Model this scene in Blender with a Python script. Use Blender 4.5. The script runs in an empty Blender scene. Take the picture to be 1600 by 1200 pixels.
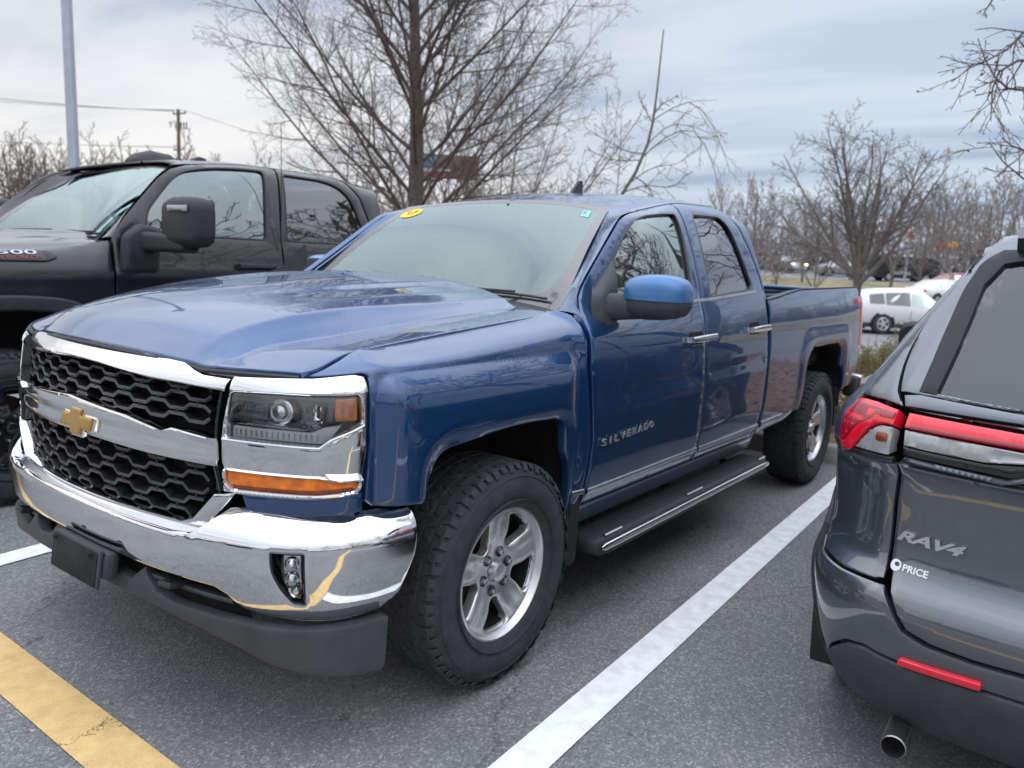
import bpy, bmesh, math, random
import numpy as np
from mathutils import Vector, Matrix, geometry
random.seed(7)
sc=bpy.context.scene
PI=math.pi
# ---------------- camera ----------------
CAM=(-2.1412,-2.5650,1.4961); YAW=0.63867; PITCH=-0.15781; ROLL=0.05081; FPX=1253.0
def _cam():
    cd=bpy.data.cameras.new('camera');co=bpy.data.objects.new('camera',cd);sc.collection.objects.link(co)
    F=Vector((math.cos(PITCH)*math.cos(YAW),math.cos(PITCH)*math.sin(YAW),math.sin(PITCH)))
    R=F.cross(Vector((0,0,1))).normalized();U=R.cross(F)
    R2=R*math.cos(ROLL)+U*math.sin(ROLL);U2=-R*math.sin(ROLL)+U*math.cos(ROLL)
    M=Matrix((( R2.x,U2.x,-F.x,CAM[0]),(R2.y,U2.y,-F.y,CAM[1]),(R2.z,U2.z,-F.z,CAM[2]),(0,0,0,1)))
    co.matrix_world=M
    cd.sensor_width=36;cd.sensor_fit='HORIZONTAL';cd.lens=36*FPX/1600
    cd.clip_start=.05;cd.clip_end=2000
    cd.dof.use_dof=True;cd.dof.focus_distance=2.35;cd.dof.aperture_fstop=cd.lens/1000/.0075
    sc.camera=co
_cam()
# ---------------- sky and light ----------------
def _world():
    w=bpy.data.worlds.new("World");sc.world=w;w.use_nodes=True;nt=w.node_tree;N=nt.nodes;L=nt.links;N.clear()
    out=N.new('ShaderNodeOutputWorld');bg=N.new('ShaderNodeBackground');bg.inputs[1].default_value=.15
    sky=N.new('ShaderNodeTexSky');sky.sky_type='NISHITA';sky.sun_disc=False
    sky.sun_elevation=math.radians(24);sky.sun_rotation=math.radians(-30);sky.air_density=1.2;sky.dust_density=2.5;sky.ozone_density=1.2
    tc=N.new('ShaderNodeTexCoord');sep=N.new('ShaderNodeSeparateXYZ');L.new(tc.outputs['Generated'],sep.inputs[0])
    # cloud deck: project the direction on a plane overhead
    def math_(op,a,b=None,clamp=False):
        n=N.new('ShaderNodeMath');n.operation=op;n.use_clamp=clamp
        for i,v in enumerate((a,b)):
            if v is None: continue
            if isinstance(v,(int,float)): n.inputs[i].default_value=v
            else: L.new(v,n.inputs[i])
        return n.outputs[0]
    zz=math_('ADD',math_('MAXIMUM',sep.outputs[2],0.0),.09)
    px=math_('DIVIDE',sep.outputs[0],zz);py=math_('DIVIDE',sep.outputs[1],zz)
    cmb=N.new('ShaderNodeCombineXYZ');L.new(px,cmb.inputs[0]);L.new(py,cmb.inputs[1])
    mp=N.new('ShaderNodeMapping');mp.inputs['Rotation'].default_value=(0,0,math.radians(32));mp.inputs['Scale'].default_value=(.75,.28,1);L.new(cmb.outputs[0],mp.inputs[0])
    n1=N.new('ShaderNodeTexNoise');n1.inputs['Scale'].default_value=1.5;n1.inputs['Detail'].default_value=7;n1.inputs['Roughness'].default_value=.52;n1.inputs['Distortion'].default_value=.35;L.new(mp.outputs[0],n1.inputs[0])
    r1=N.new('ShaderNodeValToRGB');r1.color_ramp.interpolation='EASE'
    e=r1.color_ramp.elements;e[0].position=.36;e[0].color=(3.45,3.9,4.75,1);e[1].position=.60;e[1].color=(5.75,5.9,6.25,1)
    m=e.new(.47);m.color=(4.75,5.05,5.65,1)
    L.new(n1.outputs[0],r1.inputs[0])
    # cool gap of thin cloud low in the +x direction, warm white low towards +y
    dotb=N.new('ShaderNodeVectorMath');dotb.operation='DOT_PRODUCT';L.new(tc.outputs['Generated'],dotb.inputs[0]);dotb.inputs[1].default_value=(.985,.10,.12)
    bl=N.new('ShaderNodeMapRange');bl.inputs[1].default_value=.80;bl.inputs[2].default_value=.985;bl.interpolation_type='SMOOTHSTEP';L.new(dotb.outputs['Value'],bl.inputs[0])
    mixb=N.new('ShaderNodeMix');mixb.data_type='RGBA';mixb.blend_type='MULTIPLY';mixb.inputs['B'].default_value=(.80,.88,.96,1);L.new(bl.outputs[0],mixb.inputs['Factor']);L.new(r1.outputs[0],mixb.inputs['A'])
    dotw=N.new('ShaderNodeVectorMath');dotw.operation='DOT_PRODUCT';L.new(tc.outputs['Generated'],dotw.inputs[0]);dotw.inputs[1].default_value=(.35,.93,.06)
    wl=N.new('ShaderNodeMapRange');wl.inputs[1].default_value=.70;wl.inputs[2].default_value=1.0;wl.interpolation_type='SMOOTHSTEP';L.new(dotw.outputs['Value'],wl.inputs[0])
    lowz=N.new('ShaderNodeMapRange');lowz.inputs[1].default_value=.26;lowz.inputs[2].default_value=.02;L.new(sep.outputs[2],lowz.inputs[0])
    wf=math_('MULTIPLY',wl.outputs[0],lowz.outputs[0])
    mixw=N.new('ShaderNodeMix');mixw.data_type='RGBA';mixw.inputs['B'].default_value=(7.0,6.75,6.5,1);L.new(math_('MULTIPLY',wf,.85),mixw.inputs['Factor']);L.new(mixb.outputs['Result'],mixw.inputs['A'])
    # brighter overhead
    up=N.new('ShaderNodeMapRange');up.inputs[1].default_value=.30;up.inputs[2].default_value=.95;up.inputs[3].default_value=1.0;up.inputs[4].default_value=3.3;L.new(sep.outputs[2],up.inputs[0])
    vm=N.new('ShaderNodeVectorMath');vm.operation='SCALE';L.new(mixw.outputs['Result'],vm.inputs[0]);L.new(up.outputs[0],vm.inputs['Scale'])
    # the cloud covers nearly all of the clear sky
    fin=N.new('ShaderNodeMix');fin.data_type='RGBA';fin.inputs['Factor'].default_value=.93;L.new(sky.outputs[0],fin.inputs['A']);L.new(vm.outputs[0],fin.inputs['B'])
    L.new(fin.outputs['Result'],bg.inputs[0]);L.new(bg.outputs[0],out.inputs[0])
_world()
def _sun():
    ld=bpy.data.lights.new('sun','SUN');ld.energy=.6;ld.angle=math.radians(170);ld.color=(1,.96,.9)
    o=bpy.data.objects.new('sun',ld);sc.collection.objects.link(o)
    az=math.radians(215);el=math.radians(70)
    d=Vector((math.cos(el)*math.cos(az),math.cos(el)*math.sin(az),math.sin(el)))
    o.rotation_euler=(-d).to_track_quat('-Z','Y').to_euler()
_sun()
sc.view_settings.view_transform='Standard';sc.view_settings.look='None';sc.view_settings.exposure=0;sc.view_settings.gamma=1
sc.cycles.use_denoising=True
sc.cycles.max_bounces=8;sc.cycles.transparent_max_bounces=24;sc.cycles.caustics_reflective=False;sc.cycles.caustics_refractive=False;sc.cycles.sample_clamp_indirect=4
#---GEOM
def pchip(xs,ys):
    xs=np.asarray(xs,float);ys=np.asarray(ys,float)
    h=np.diff(xs);d=np.diff(ys)/h;m=np.zeros_like(ys)
    m[0]=d[0];m[-1]=d[-1]
    for i in range(1,len(xs)-1):
        if d[i-1]*d[i]>0:
            w1=2*h[i]+h[i-1];w2=h[i]+2*h[i-1];m[i]=(w1+w2)/(w1/d[i-1]+w2/d[i])
    def f(x):
        x=np.asarray(x,float);xc=np.clip(x,xs[0],xs[-1])
        i=np.clip(np.searchsorted(xs,xc,side='right')-1,0,len(h)-1)
        t=(xc-xs[i])/h[i]
        return (ys[i]*(2*t**3-3*t**2+1)+ys[i+1]*(-2*t**3+3*t**2)+h[i]*(m[i]*(t**3-2*t**2+t)+m[i+1]*(t**3-t**2)))
    return f
def ss(a,b,x):
    t=np.clip((np.asarray(x,float)-a)/(b-a),0,1);return t*t*(3-2*t)
class Plan:
    # smooth half outline (x,a) of a vehicle seen from above, by arc length u
    def __init__(s,pts,k=25):
        p=np.array(pts,float);t=np.r_[0,np.cumsum(np.hypot(*np.diff(p,axis=0).T))]
        m=np.gradient(p,t,axis=0);m[0]=[0,1]
        tt=np.linspace(0,t[-1],3000)
        i=np.clip(np.searchsorted(t,tt,side='right')-1,0,len(t)-2);h=(t[i+1]-t[i])[:,None];w=((tt-t[i])[:,None])/h
        q=p[i]*(2*w**3-3*w**2+1)+p[i+1]*(-2*w**3+3*w**2)+h*(m[i]*(w**3-2*w**2+w)+m[i+1]*(w**3-w**2))
        L=np.r_[0,np.cumsum(np.hypot(*np.diff(q,axis=0).T))]
        s.L=L;s.q=q;s.len=L[-1]
        d=np.gradient(q,L,axis=0);ker=np.ones(2*k+1)/(2*k+1)
        sm=lambda c,sg:np.convolve(np.r_[sg*c[k:0:-1],c,np.full(k,c[-1])],ker,'valid')
        dx=sm(d[:,0],-1);da=sm(d[:,1],1)
        n=np.hypot(dx,da);s.nx=-da/n;s.na=dx/n
        s.sg=1
    def __call__(s,u,off=0):
        u=np.asarray(u,float)
        x=np.interp(u,s.L,s.q[:,0]);a=np.interp(u,s.L,s.q[:,1]);nx=np.interp(u,s.L,s.nx);na=np.interp(u,s.L,s.na)
        return x+nx*off*s.sg,a+na*off*s.sg
    def u_of_x(s,x):
        k=s.q[:,1]>.6*s.q[:,1].max()
        o=np.argsort(s.q[k,0]);return np.interp(x,s.q[k,0][o],s.L[k][o])
class Shell:
    def __init__(s,plan,sec): s.plan=plan;s.sec=sec
    def p(s,u,v):
        u=np.asarray(u,float);v=np.asarray(v,float)
        off,z=s.sec(np.abs(u),v)
        x,a=s.plan(np.abs(u),off);a=np.maximum(a,0)
        if s.plan is T_PLAN: a=a-np.where(u<0,1,0)*.050*ss(1.24,1.42,v)*(1-ss(.9,1.8,x))*ss(.40,.55,x)*(a>.5)
        return np.stack([x,np.where(u<0,1,-1)*a,z],-1)      # u>0 is the y<0 side
    def P(s,u,v,h=0):
        u=np.asarray(u,float);v=np.asarray(v,float);e=.004
        p=s.p(u,v)
        du=s.p(u+e,v)-s.p(u-e,v);dv=s.p(u,v+e)-s.p(u,v-e)
        n=np.cross(du,dv);n/=np.maximum(np.linalg.norm(n,axis=-1,keepdims=True),1e-9)
        return p+n*np.asarray(h,float)[...,None]
# ---------- blue pickup shells: x runs from the front axle to the rear, driver side is y<0
T_PLAN=Plan([(-.965,0),(-.955,.2),(-.925,.4),(-.875,.6),(-.80,.78),(-.745,.87),(-.67,.94),(-.57,.975),(-.40,.990),(0,.995),(.5,1.0),(1.5,1.0),(2.5,1.0),(3.6,1.0),(4.2,.99),(4.5,.975),(4.70,.955),(4.78,.93),(4.81,.87)])
UX=T_PLAN.u_of_x
_cab=np.array([(.952,1.30),(.941,1.335),(.921,1.40),(.886,1.50),(.846,1.60),(.806,1.685),(.776,1.735),(.748,1.768),(.70,1.793),(.6,1.812),(.45,1.828),(.25,1.840),(0,1.846)])
_cl=1.30+np.r_[0,np.cumsum(np.hypot(*np.diff(_cab,axis=0).T))]
VC=_cl[-1]
_v0=[.3,.4,.5,.6,.65,.8,.9,1.0,1.1,1.16,1.2,1.25]
_do=pchip(_v0+list(_cl)+[_cl[-1]+.3],[-.13,-.085,-.045,-.014,-.006,0,.002,-.001,-.008,-.014,-.020,-.032]+list(_cab[:,0]-1.0)+[-1.3])
_dz=pchip(_v0+list(_cl)+[_cl[-1]+.3],_v0+list(_cab[:,1])+[1.84])
_fo=pchip([.3,.5,.7,.86,.93,1.0,1.06,1.11,1.15,1.165,1.185,1.20,1.22,1.25,1.285,1.32,1.5],[-.07,-.04,-.024,-.020,-.020,-.021,-.024,-.028,-.033,-.034,-.038,-.048,-.070,-.105,-.14,-.175,-.355])
_fz=pchip([.3,1.15,1.185,1.20,1.22,1.25,1.285,1.32,1.5],[.3,1.15,1.186,1.200,1.216,1.234,1.247,1.256,1.27])
_no=pchip([.3,.66,.7,.8,.9,1.0,1.07,1.10,1.13,1.16,1.2,1.3],[0,.0,.004,.012,.012,.006,-.002,-.008,-.026,-.052,-.09,-.2])
_bo=pchip([.3,.5,.6,.7,.8,1.0,1.1,1.2,1.26,1.31,1.36,1.5],[-.09,-.045,-.02,-.005,0,.0,-.004,-.012,-.02,-.032,-.045,-.08])
def _boxd(x,v,x0,x1,ztop,r):
    # depth inside a box open at the bottom with rounded upper corners (negative outside)
    xc=(x0+x1)/2;hw=(x1-x0)/2-r
    dx=np.clip(np.abs(x-xc)-hw,0,None);dz=np.clip(v-(ztop-r),0,None)
    far=np.minimum(hw+r-np.abs(x-xc),ztop-v)
    return np.where((dx>0)&(dz>0),r-np.hypot(dx,dz),far)
def _flare(x,v,f,o,hgt):
    d=_boxd(x,v,*f);q=np.clip(d/.13,0,1);b=hgt*(1-(1-q)**2.2)*ss(-.003,.003,d)+.0*d
    e=_boxd(x,v,*o);return b-.020*np.clip((.055+e)/.055,0,1)**1.6
_fs=pchip([-.9,-.69,-.6,-.5,-.4,-.2,0,.47,.6],[-.03,-.030,-.034,-.038,-.034,-.019,-.002,.038,.05])
def t_sec(u,v):
    u,v=np.broadcast_arrays(np.asarray(u,float),np.asarray(v,float))
    x,_=T_PLAN(u)
    wn=1-ss(.98,1.12,u); wd=ss(.36,.50,x)*(1-ss(2.42,2.44,x)); wb=ss(2.42,2.44,x)
    wf=1-wd-wb
    offr=_fo(v)+0*u
    off=offr*wf+_do(v)*wd+_bo(v)*wb
    z=_fz(v)*wf+_dz(v)*wd+v*wb
    z=z+ss(1.13,1.24,v)*wf*_fs(x)
    z=z+wd*ss(1.15,1.30,v)*.036*(x-1.2)-wd*ss(1.7,1.9,v)*.085*(1-ss(1.0,1.75,x))-wd*ss(1.7,1.85,v)*.05*ss(2.05,2.45,x)
    # taper of the greenhouse in plan
    off=off-wd*ss(1.22,1.42,v)*.066*(1-ss(.6,1.40,x))-wd*ss(1.3,1.7,v)*.008*ss(1.9,2.45,x)
    # rear wheel flare
    off=off+wf*(1-wn)*_flare(x,v,(-.605,.415,1.158,.085),(-.41,.36,.925,.10),.038)
    off=off+wb*_flare(x,v,(3.02,4.28,1.12,.17),(3.18,4.11,.99,.17),.013)
    off=off*(1-wn)+_no(v)*wn
    return off,z
TS=Shell(T_PLAN,t_sec)
B_PLAN=Plan([(-1.005,0),(-.998,.25),(-.975,.45),(-.925,.65),(-.85,.82),(-.75,.93),(-.62,.985),(-.46,1.005),(-.40,1.008)])
_buo=pchip([.25,.40,.45,.50,.56,.62,.665,.684,.70,.72,.745,.77,.8],[-.09,-.05,-.034,-.018,-.004,.003,.003,.0,-.008,-.022,-.045,-.075,-.12])
BS=Shell(B_PLAN,lambda u,v:(_buo(v)+0*u,v+0*u))
_gap=pchip([-.80,-.69,-.45,-.17,.47,.7],[1.172,1.19,1.213,1.238,1.285,1.297])
_rise=pchip([0,.015,.04,.09,.16,.35,.65,1.05,1.4,1.8],[0,.011,.031,.063,.092,.140,.178,.204,.212,.204])
def hoodz(x,y):
    a=np.abs(y)
    nose=T_PLAN.q;xn=np.interp(a,nose[:1700,1],nose[:1700,0])+.050-.022*ss(.48,.58,a)
    dn=np.clip(x-xn,0,None)
    g=_gap(x);g=1.142+(g-1.142)*ss(-.07,.17,dn)
    d=1.171-.020*(a/.5)**2+_rise(dn)+.006*ss(0,.1,dn)-.012*(a/.5)**2*ss(0,.3,dn)
    e0=np.interp(x,[-.9,-.5,.3],[.47,.50,.53]);k=1-np.clip((a-e0)/.075,0,1);k=k+.06*np.sin(2*np.pi*k)
    gw=ss(-.62,.05,x)*(1-ss(.45,.65,x));groove=-.014*np.clip((a-.17)/.05,0,1)*(1-np.clip((a-.33)/.07,0,1))*gw
    d=d+.030*np.clip(y/.5,-1,1)*ss(.1,1.0,dn)-.006*ss(.2,1.0,dn)
    return g*(1-k)+d*k+groove+.003*(1-k)*np.sin(np.clip((a-.6)/.23,0,1)*np.pi)
class HoodS:
    def p(s,u,v): return np.stack([u,v,hoodz(u,v)],-1)
    def P(s,u,v,h=0):
        u=np.asarray(u,float);v=np.asarray(v,float);e=.004;p=s.p(u,v)
        n=np.cross(s.p(u+e,v)-s.p(u-e,v),s.p(u,v+e)-s.p(u,v-e));n/=np.linalg.norm(n,axis=-1,keepdims=True)
        return p+n*np.asarray(h,float)[...,None]
HS=HoodS()

# ---------- black pickup in the next bay (local x from its front axle to the rear, flank facing us is y<0)
R_PLAN=Plan([(-1.02,0),(-1.01,.25),(-.98,.5),(-.90,.75),(-.80,.90),(-.62,.985),(-.40,1.01),(0,1.015),(1,1.015),(2,1.015),(3.5,1.015),(4.6,1.0),(4.85,.96),(4.92,.85)])
_rc=np.array([(.965,1.50),(.957,1.55),(.93,1.66),(.895,1.79),(.86,1.91),(.832,1.975),(.792,2.02),(.70,2.045),(.5,2.060),(.25,2.070),(0,2.072)])
_rl=1.50+np.r_[0,np.cumsum(np.hypot(*np.diff(_rc,axis=0).T))]
RVC=_rl[-1]
_rv0=[.4,.55,.7,.85,1.1,1.22,1.275,1.30,1.38,1.45]
_ro=pchip(_rv0+list(_rl),[-.09,-.03,-.008,0,0,.0,.004,-.006,-.022,-.035]+list(_rc[:,0]-1.015))
_rz=pchip(_rv0+list(_rl),_rv0+list(_rc[:,1]))
_rfo=pchip([.4,.55,.7,.85,1.1,1.22,1.275,1.30,1.36,1.41,1.44,1.48,1.55],[-.09,-.03,-.008,0,0,.0,.004,-.008,-.03,-.065,-.10,-.16,-.25])
_rfz=pchip([.4,1.36,1.41,1.44,1.48,1.55],[.4,1.36,1.405,1.425,1.445,1.46])
def r_sec(u,v):
    u,v=np.broadcast_arrays(np.asarray(u,float),np.asarray(v,float))
    x,_=R_PLAN(u);wd=ss(.40,.60,x)*(1-ss(2.80,2.84,x));wf=1-ss(.40,.60,x);wb=1-wd-wf
    off=_rfo(v)*wf+_ro(np.minimum(v,RVC))*wd+_rfo(np.minimum(v,1.42))*wb
    z=_rfz(v)*wf+_rz(v)*wd+v*wb
    z=z+wf*ss(1.36,1.45,v)*.10*(x-.3)
    z=z-wd*ss(1.85,2.1,v)*.06*(1-ss(.95,1.7,x))-wd*ss(1.85,2.1,v)*.05*ss(2.3,2.8,x)
    off=off-wd*ss(1.5,1.9,v)*.03*(1-ss(.8,1.5,x))
    off=off-.03*ss(.02,.0,0*v)*0
    return off,z
RS=Shell(R_PLAN,r_sec)
# ---------- grey crossover seen from behind: local x runs from its tail to its nose
C_PLAN=Plan([(0,0),(.006,.25),(.022,.45),(.050,.60),(.095,.72),(.175,.82),(.30,.885),(.48,.915),(.8,.925),(2.3,.925),(3.4,.905),(4.0,.84),(4.35,.68),(4.52,.4),(4.56,0)])
_cr_v=[.22,.30,.38,.46,.50,.55,.60,.64,.67,.70,.75,.82,.90,.975,.99,1.03,1.08,1.12,1.15,1.18]
_cr_o=[-.12,-.05,-.005,.020,.030,.040,.046,.040,.012,-.012,-.024,-.022,-.014,-.006,.012,.022,.018,.004,-.012,-.028]
_crg=np.array([(-.028,1.18),(-.075,1.245),(-.165,1.36),(-.255,1.475),(-.335,1.57),(-.385,1.615),(-.45,1.645),(-.6,1.668),(-.8,1.68),(-1.0,1.685)])
_crl=1.18+np.r_[0,np.cumsum(np.hypot(*np.diff(_crg,axis=0).T))]
_cro=pchip(_cr_v+list(_crl[1:]),_cr_o+list(_crg[1:,0]));_crz=pchip(_cr_v+list(_crl[1:]),_cr_v+list(_crg[1:,1]))
_cs_v=[.22,.35,.50,.60,.68,.75,.85,.95,1.03,1.08,1.12,1.18]
_cs_o=[-.09,-.04,-.01,.0,.0,-.006,-.012,-.006,0,-.010,-.024,-.050]
_csg=np.array([(-.050,1.18),(-.080,1.25),(-.135,1.36),(-.195,1.46),(-.250,1.54),(-.290,1.59),(-.335,1.625),(-.42,1.655),(-.6,1.675),(-.75,1.682),(-.925,1.686)])
_csl=1.18+np.r_[0,np.cumsum(np.hypot(*np.diff(_csg,axis=0).T))]
_cso=pchip(_cs_v+list(_csl[1:]),_cs_o+list(_csg[1:,0]));_csz=pchip(_cs_v+list(_csl[1:]),_cs_v+list(_csg[1:,1]))
def c_sec(u,v):
    u,v=np.broadcast_arrays(np.asarray(u,float),np.asarray(v,float))
    w=ss(.72,1.30,u);nose=ss(5.0,5.4,u)
    off=_cro(v)*(1-w)+_cso(v)*w;z=_crz(v)*(1-w)+_csz(v)*w
    x=C_PLAN(u)[0];off=off-w*ss(1.04,1.26,v)*.066*(1-ss(.5,1.9,x))
    return off-nose*ss(.9,1.1,v)*.1,z
CS=Shell(C_PLAN,c_sec)
#---END
# ---------------- materials ----------------
def P_(name,col,rough=.5,metal=0,coat=0,spec=.5,coatr=.03,noise=None,bump=None,ior=None,emit=None):
    m=bpy.data.materials.new(name);m.use_nodes=True;nt=m.node_tree;b=nt.nodes['Principled BSDF']
    b.inputs['Base Color'].default_value=(*col,1);b.inputs['Roughness'].default_value=rough;b.inputs['Metallic'].default_value=metal
    b.inputs['Coat Weight'].default_value=coat;b.inputs['Coat Roughness'].default_value=coatr;b.inputs['Specular IOR Level'].default_value=spec
    if ior: b.inputs['IOR'].default_value=ior
    if emit: b.inputs['Emission Color'].default_value=(*emit[0],1);b.inputs['Emission Strength'].default_value=emit[1]
    tc=nt.nodes.new('ShaderNodeTexCoord')
    if noise:                                      # (scale, amount, rough amount)
        n=nt.nodes.new('ShaderNodeTexNoise');n.inputs['Scale'].default_value=noise[0];n.inputs['Detail'].default_value=6;nt.links.new(tc.outputs['Object'],n.inputs[0])
        r=nt.nodes.new('ShaderNodeMapRange');r.inputs[1].default_value=.3;r.inputs[2].default_value=.7;r.inputs[3].default_value=1-noise[1];r.inputs[4].default_value=1+noise[1];nt.links.new(n.outputs[0],r.inputs[0])
        v=nt.nodes.new('ShaderNodeVectorMath');v.operation='SCALE';v.inputs[0].default_value=col;nt.links.new(r.outputs[0],v.inputs['Scale']);nt.links.new(v.outputs[0],b.inputs['Base Color'])
        if len(noise)>2:
            r2=nt.nodes.new('ShaderNodeMapRange');r2.inputs[1].default_value=.3;r2.inputs[2].default_value=.7;r2.inputs[3].default_value=rough;r2.inputs[4].default_value=rough+noise[2];nt.links.new(n.outputs[0],r2.inputs[0]);nt.links.new(r2.outputs[0],b.inputs['Roughness'])
    if bump:                                       # (scale, strength)
        n=nt.nodes.new('ShaderNodeTexNoise');n.inputs['Scale'].default_value=bump[0];n.inputs['Detail'].default_value=4;nt.links.new(tc.outputs['Object'],n.inputs[0])
        bp=nt.nodes.new('ShaderNodeBump');bp.inputs['Strength'].default_value=bump[1];bp.inputs['Distance'].default_value=.004;nt.links.new(n.outputs[0],bp.inputs['Height']);nt.links.new(bp.outputs[0],b.inputs['Normal'])
    return m
def paint(name,col,metal=.55,rough=.38,dirt=.0,flake=.12,coatior=1.65):
    m=bpy.data.materials.new(name);m.use_nodes=True;nt=m.node_tree;b=nt.nodes['Principled BSDF'];N=nt.nodes;L=nt.links
    tc=N.new('ShaderNodeTexCoord')
    v=N.new('ShaderNodeTexNoise');v.inputs['Scale'].default_value=900;L.new(tc.outputs['Object'],v.inputs[0])
    r=N.new('ShaderNodeMapRange');r.inputs[1].default_value=.35;r.inputs[2].default_value=.65;r.inputs[3].default_value=1-flake;r.inputs[4].default_value=1+flake;L.new(v.outputs[0],r.inputs[0])
    s=N.new('ShaderNodeVectorMath');s.operation='SCALE';s.inputs[0].default_value=col;L.new(r.outputs[0],s.inputs['Scale'])
    # road film: thin dull grey, thicker low down
    sp=N.new('ShaderNodeSeparateXYZ');g=N.new('ShaderNodeNewGeometry');L.new(g.outputs['Position'],sp.inputs[0])
    lo=N.new('ShaderNodeMapRange');lo.inputs[1].default_value=.95;lo.inputs[2].default_value=.40;lo.inputs[3].default_value=.0;lo.inputs[4].default_value=dirt;L.new(sp.outputs[2],lo.inputs[0])
    n2=N.new('ShaderNodeTexNoise');n2.inputs['Scale'].default_value=6;n2.inputs['Detail'].default_value=8;n2.inputs['Roughness'].default_value=.65;L.new(tc.outputs['Object'],n2.inputs[0])
    mu=N.new('ShaderNodeMath');mu.operation='MULTIPLY';L.new(lo.outputs[0],mu.inputs[0]);L.new(n2.outputs[0],mu.inputs[1])
    mx=N.new('ShaderNodeMix');mx.data_type='RGBA';L.new(mu.outputs[0],mx.inputs['Factor']);L.new(s.outputs[0],mx.inputs['A']);mx.inputs['B'].default_value=(.16,.145,.13,1)
    L.new(mx.outputs['Result'],b.inputs['Base Color'])
    b.inputs['Metallic'].default_value=metal;b.inputs['Roughness'].default_value=rough
    b.inputs['Coat Weight'].default_value=1;b.inputs['Coat IOR'].default_value=coatior
    cr=N.new('ShaderNodeMapRange');cr.inputs[1].default_value=.35;cr.inputs[2].default_value=.7;cr.inputs[3].default_value=.008;cr.inputs[4].default_value=.02+dirt*.06;L.new(n2.outputs[0],cr.inputs[0]);L.new(cr.outputs[0],b.inputs['Coat Roughness'])
    # very slight orange peel
    n3=N.new('ShaderNodeTexNoise');n3.inputs['Scale'].default_value=9;L.new(tc.outputs['Object'],n3.inputs[0]);bp=N.new('ShaderNodeBump');bp.inputs['Strength'].default_value=.035;bp.inputs['Distance'].default_value=.01;L.new(n3.outputs[0],bp.inputs['Height']);L.new(bp.outputs[0],b.inputs['Coat Normal'])
    return m
def glass(name,tint,refl=.12,rough=.0,gcol=(1,1,1)):
    # thin sheet: see-through tint plus mirror reflection that grows at grazing angles
    m=bpy.data.materials.new(name);m.use_nodes=True;nt=m.node_tree;N=nt.nodes;L=nt.links;N.clear()
    o=N.new('ShaderNodeOutputMaterial');t=N.new('ShaderNodeBsdfTransparent');t.inputs[0].default_value=(*tint,1)
    g=N.new('ShaderNodeBsdfGlossy');g.inputs['Roughness'].default_value=rough;g.inputs[0].default_value=(*gcol,1)
    lw=N.new('ShaderNodeFresnel');lw.inputs[0].default_value=1.5
    a=N.new('ShaderNodeMath');a.operation='MULTIPLY_ADD';a.inputs[1].default_value=1.6;a.inputs[2].default_value=refl-.06;a.use_clamp=True;L.new(lw.outputs[0],a.inputs[0])
    n=N.new('ShaderNodeTexNoise');n.inputs['Scale'].default_value=3;tc=N.new('ShaderNodeTexCoord');L.new(tc.outputs['Object'],n.inputs[0]);bp=N.new('ShaderNodeBump');bp.inputs['Strength'].default_value=.12;bp.inputs['Distance'].default_value=.01;L.new(n.outputs[0],bp.inputs['Height']);L.new(bp.outputs[0],g.inputs['Normal'])
    x=N.new('ShaderNodeMixShader');L.new(a.outputs[0],x.inputs[0]);L.new(t.outputs[0],x.inputs[1]);L.new(g.outputs[0],x.inputs[2]);L.new(x.outputs[0],o.inputs[0])
    return m
M={}
M['blue']=paint('blue_paint',(.003,.052,.170),metal=.62,rough=.40,dirt=.35,coatior=1.78)
M['black_paint']=paint('black_paint',(.005,.006,.009),metal=.0,rough=.4,dirt=.15,flake=.3,coatior=1.42)
M['grey_paint']=paint('grey_paint',(.075,.092,.118),metal=.6,rough=.38,dirt=.35,coatior=1.9)
M['white_paint']=paint('white_paint',(.72,.73,.74),metal=0,rough=.4,dirt=.2,flake=.01)
M['silver_paint']=paint('silver_paint',(.42,.43,.45),metal=.6,rough=.35,dirt=.3)
M['red_paint']=paint('red_paint',(.35,.02,.02),metal=.1,rough=.35)
M['chrome']=P_('chrome',(.78,.79,.80),.045,1,noise=(5,.04,.03))
M['chrome_dull']=P_('chrome_dull',(.42,.44,.47),.16,1,noise=(8,.1,.1))
M['black_plastic']=P_('black_plastic',(.022,.024,.028),.55,noise=(20,.2,.1),bump=(350,.25))
M['grey_plastic']=P_('grey_plastic',(.045,.050,.058),.5,noise=(14,.2,.12),bump=(300,.3))
M['gloss_black']=P_('gloss_black',(.008,.009,.012),.12,coat=.5,noise=(6,.2,.05))
M['grille_black']=P_('grille_black',(.012,.013,.017),.34,noise=(12,.3,.15))
M['dark']=P_('dark_void',(.004,.004,.005),.9,noise=(4,.3))
M['trim_black']=P_('trim_black',(.012,.014,.018),.30,spec=.35,noise=(9,.2,.1))
M['liner']=P_('wheel_liner',(.010,.011,.012),.85,noise=(9,.5),bump=(40,.6))
M['rubber']=P_('rubber',(.030,.032,.037),.72,noise=(25,.35,.12),bump=(120,.35))
M['alloy']=P_('alloy',(.62,.62,.635),.24,.78,noise=(9,.10,.15))
M['alloy_dark']=P_('alloy_dark',(.03,.031,.034),.4,.4,noise=(9,.2))
M['rust']=P_('rusty_rotor',(.17,.075,.035),.75,.3,noise=(22,.6,.1),bump=(60,.5))
M['steel']=P_('steel',(.35,.35,.36),.35,1,noise=(20,.2,.1))
M['gold']=P_('gold_emblem',(.50,.31,.10),.38,.5,noise=(15,.08,.05))
M['amber']=P_('amber_lens',(.82,.20,.012),.2,coat=.7,noise=(34,.3))
M['amber_dark']=P_('amber_dark',(.20,.032,.006),.2,coat=.8,noise=(30,.3))
M['red_lens']=P_('red_lens',(.78,.010,.035),.16,coat=1)
M['red_dark']=P_('red_lens_dark',(.30,.004,.014),.15,coat=1)
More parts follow.
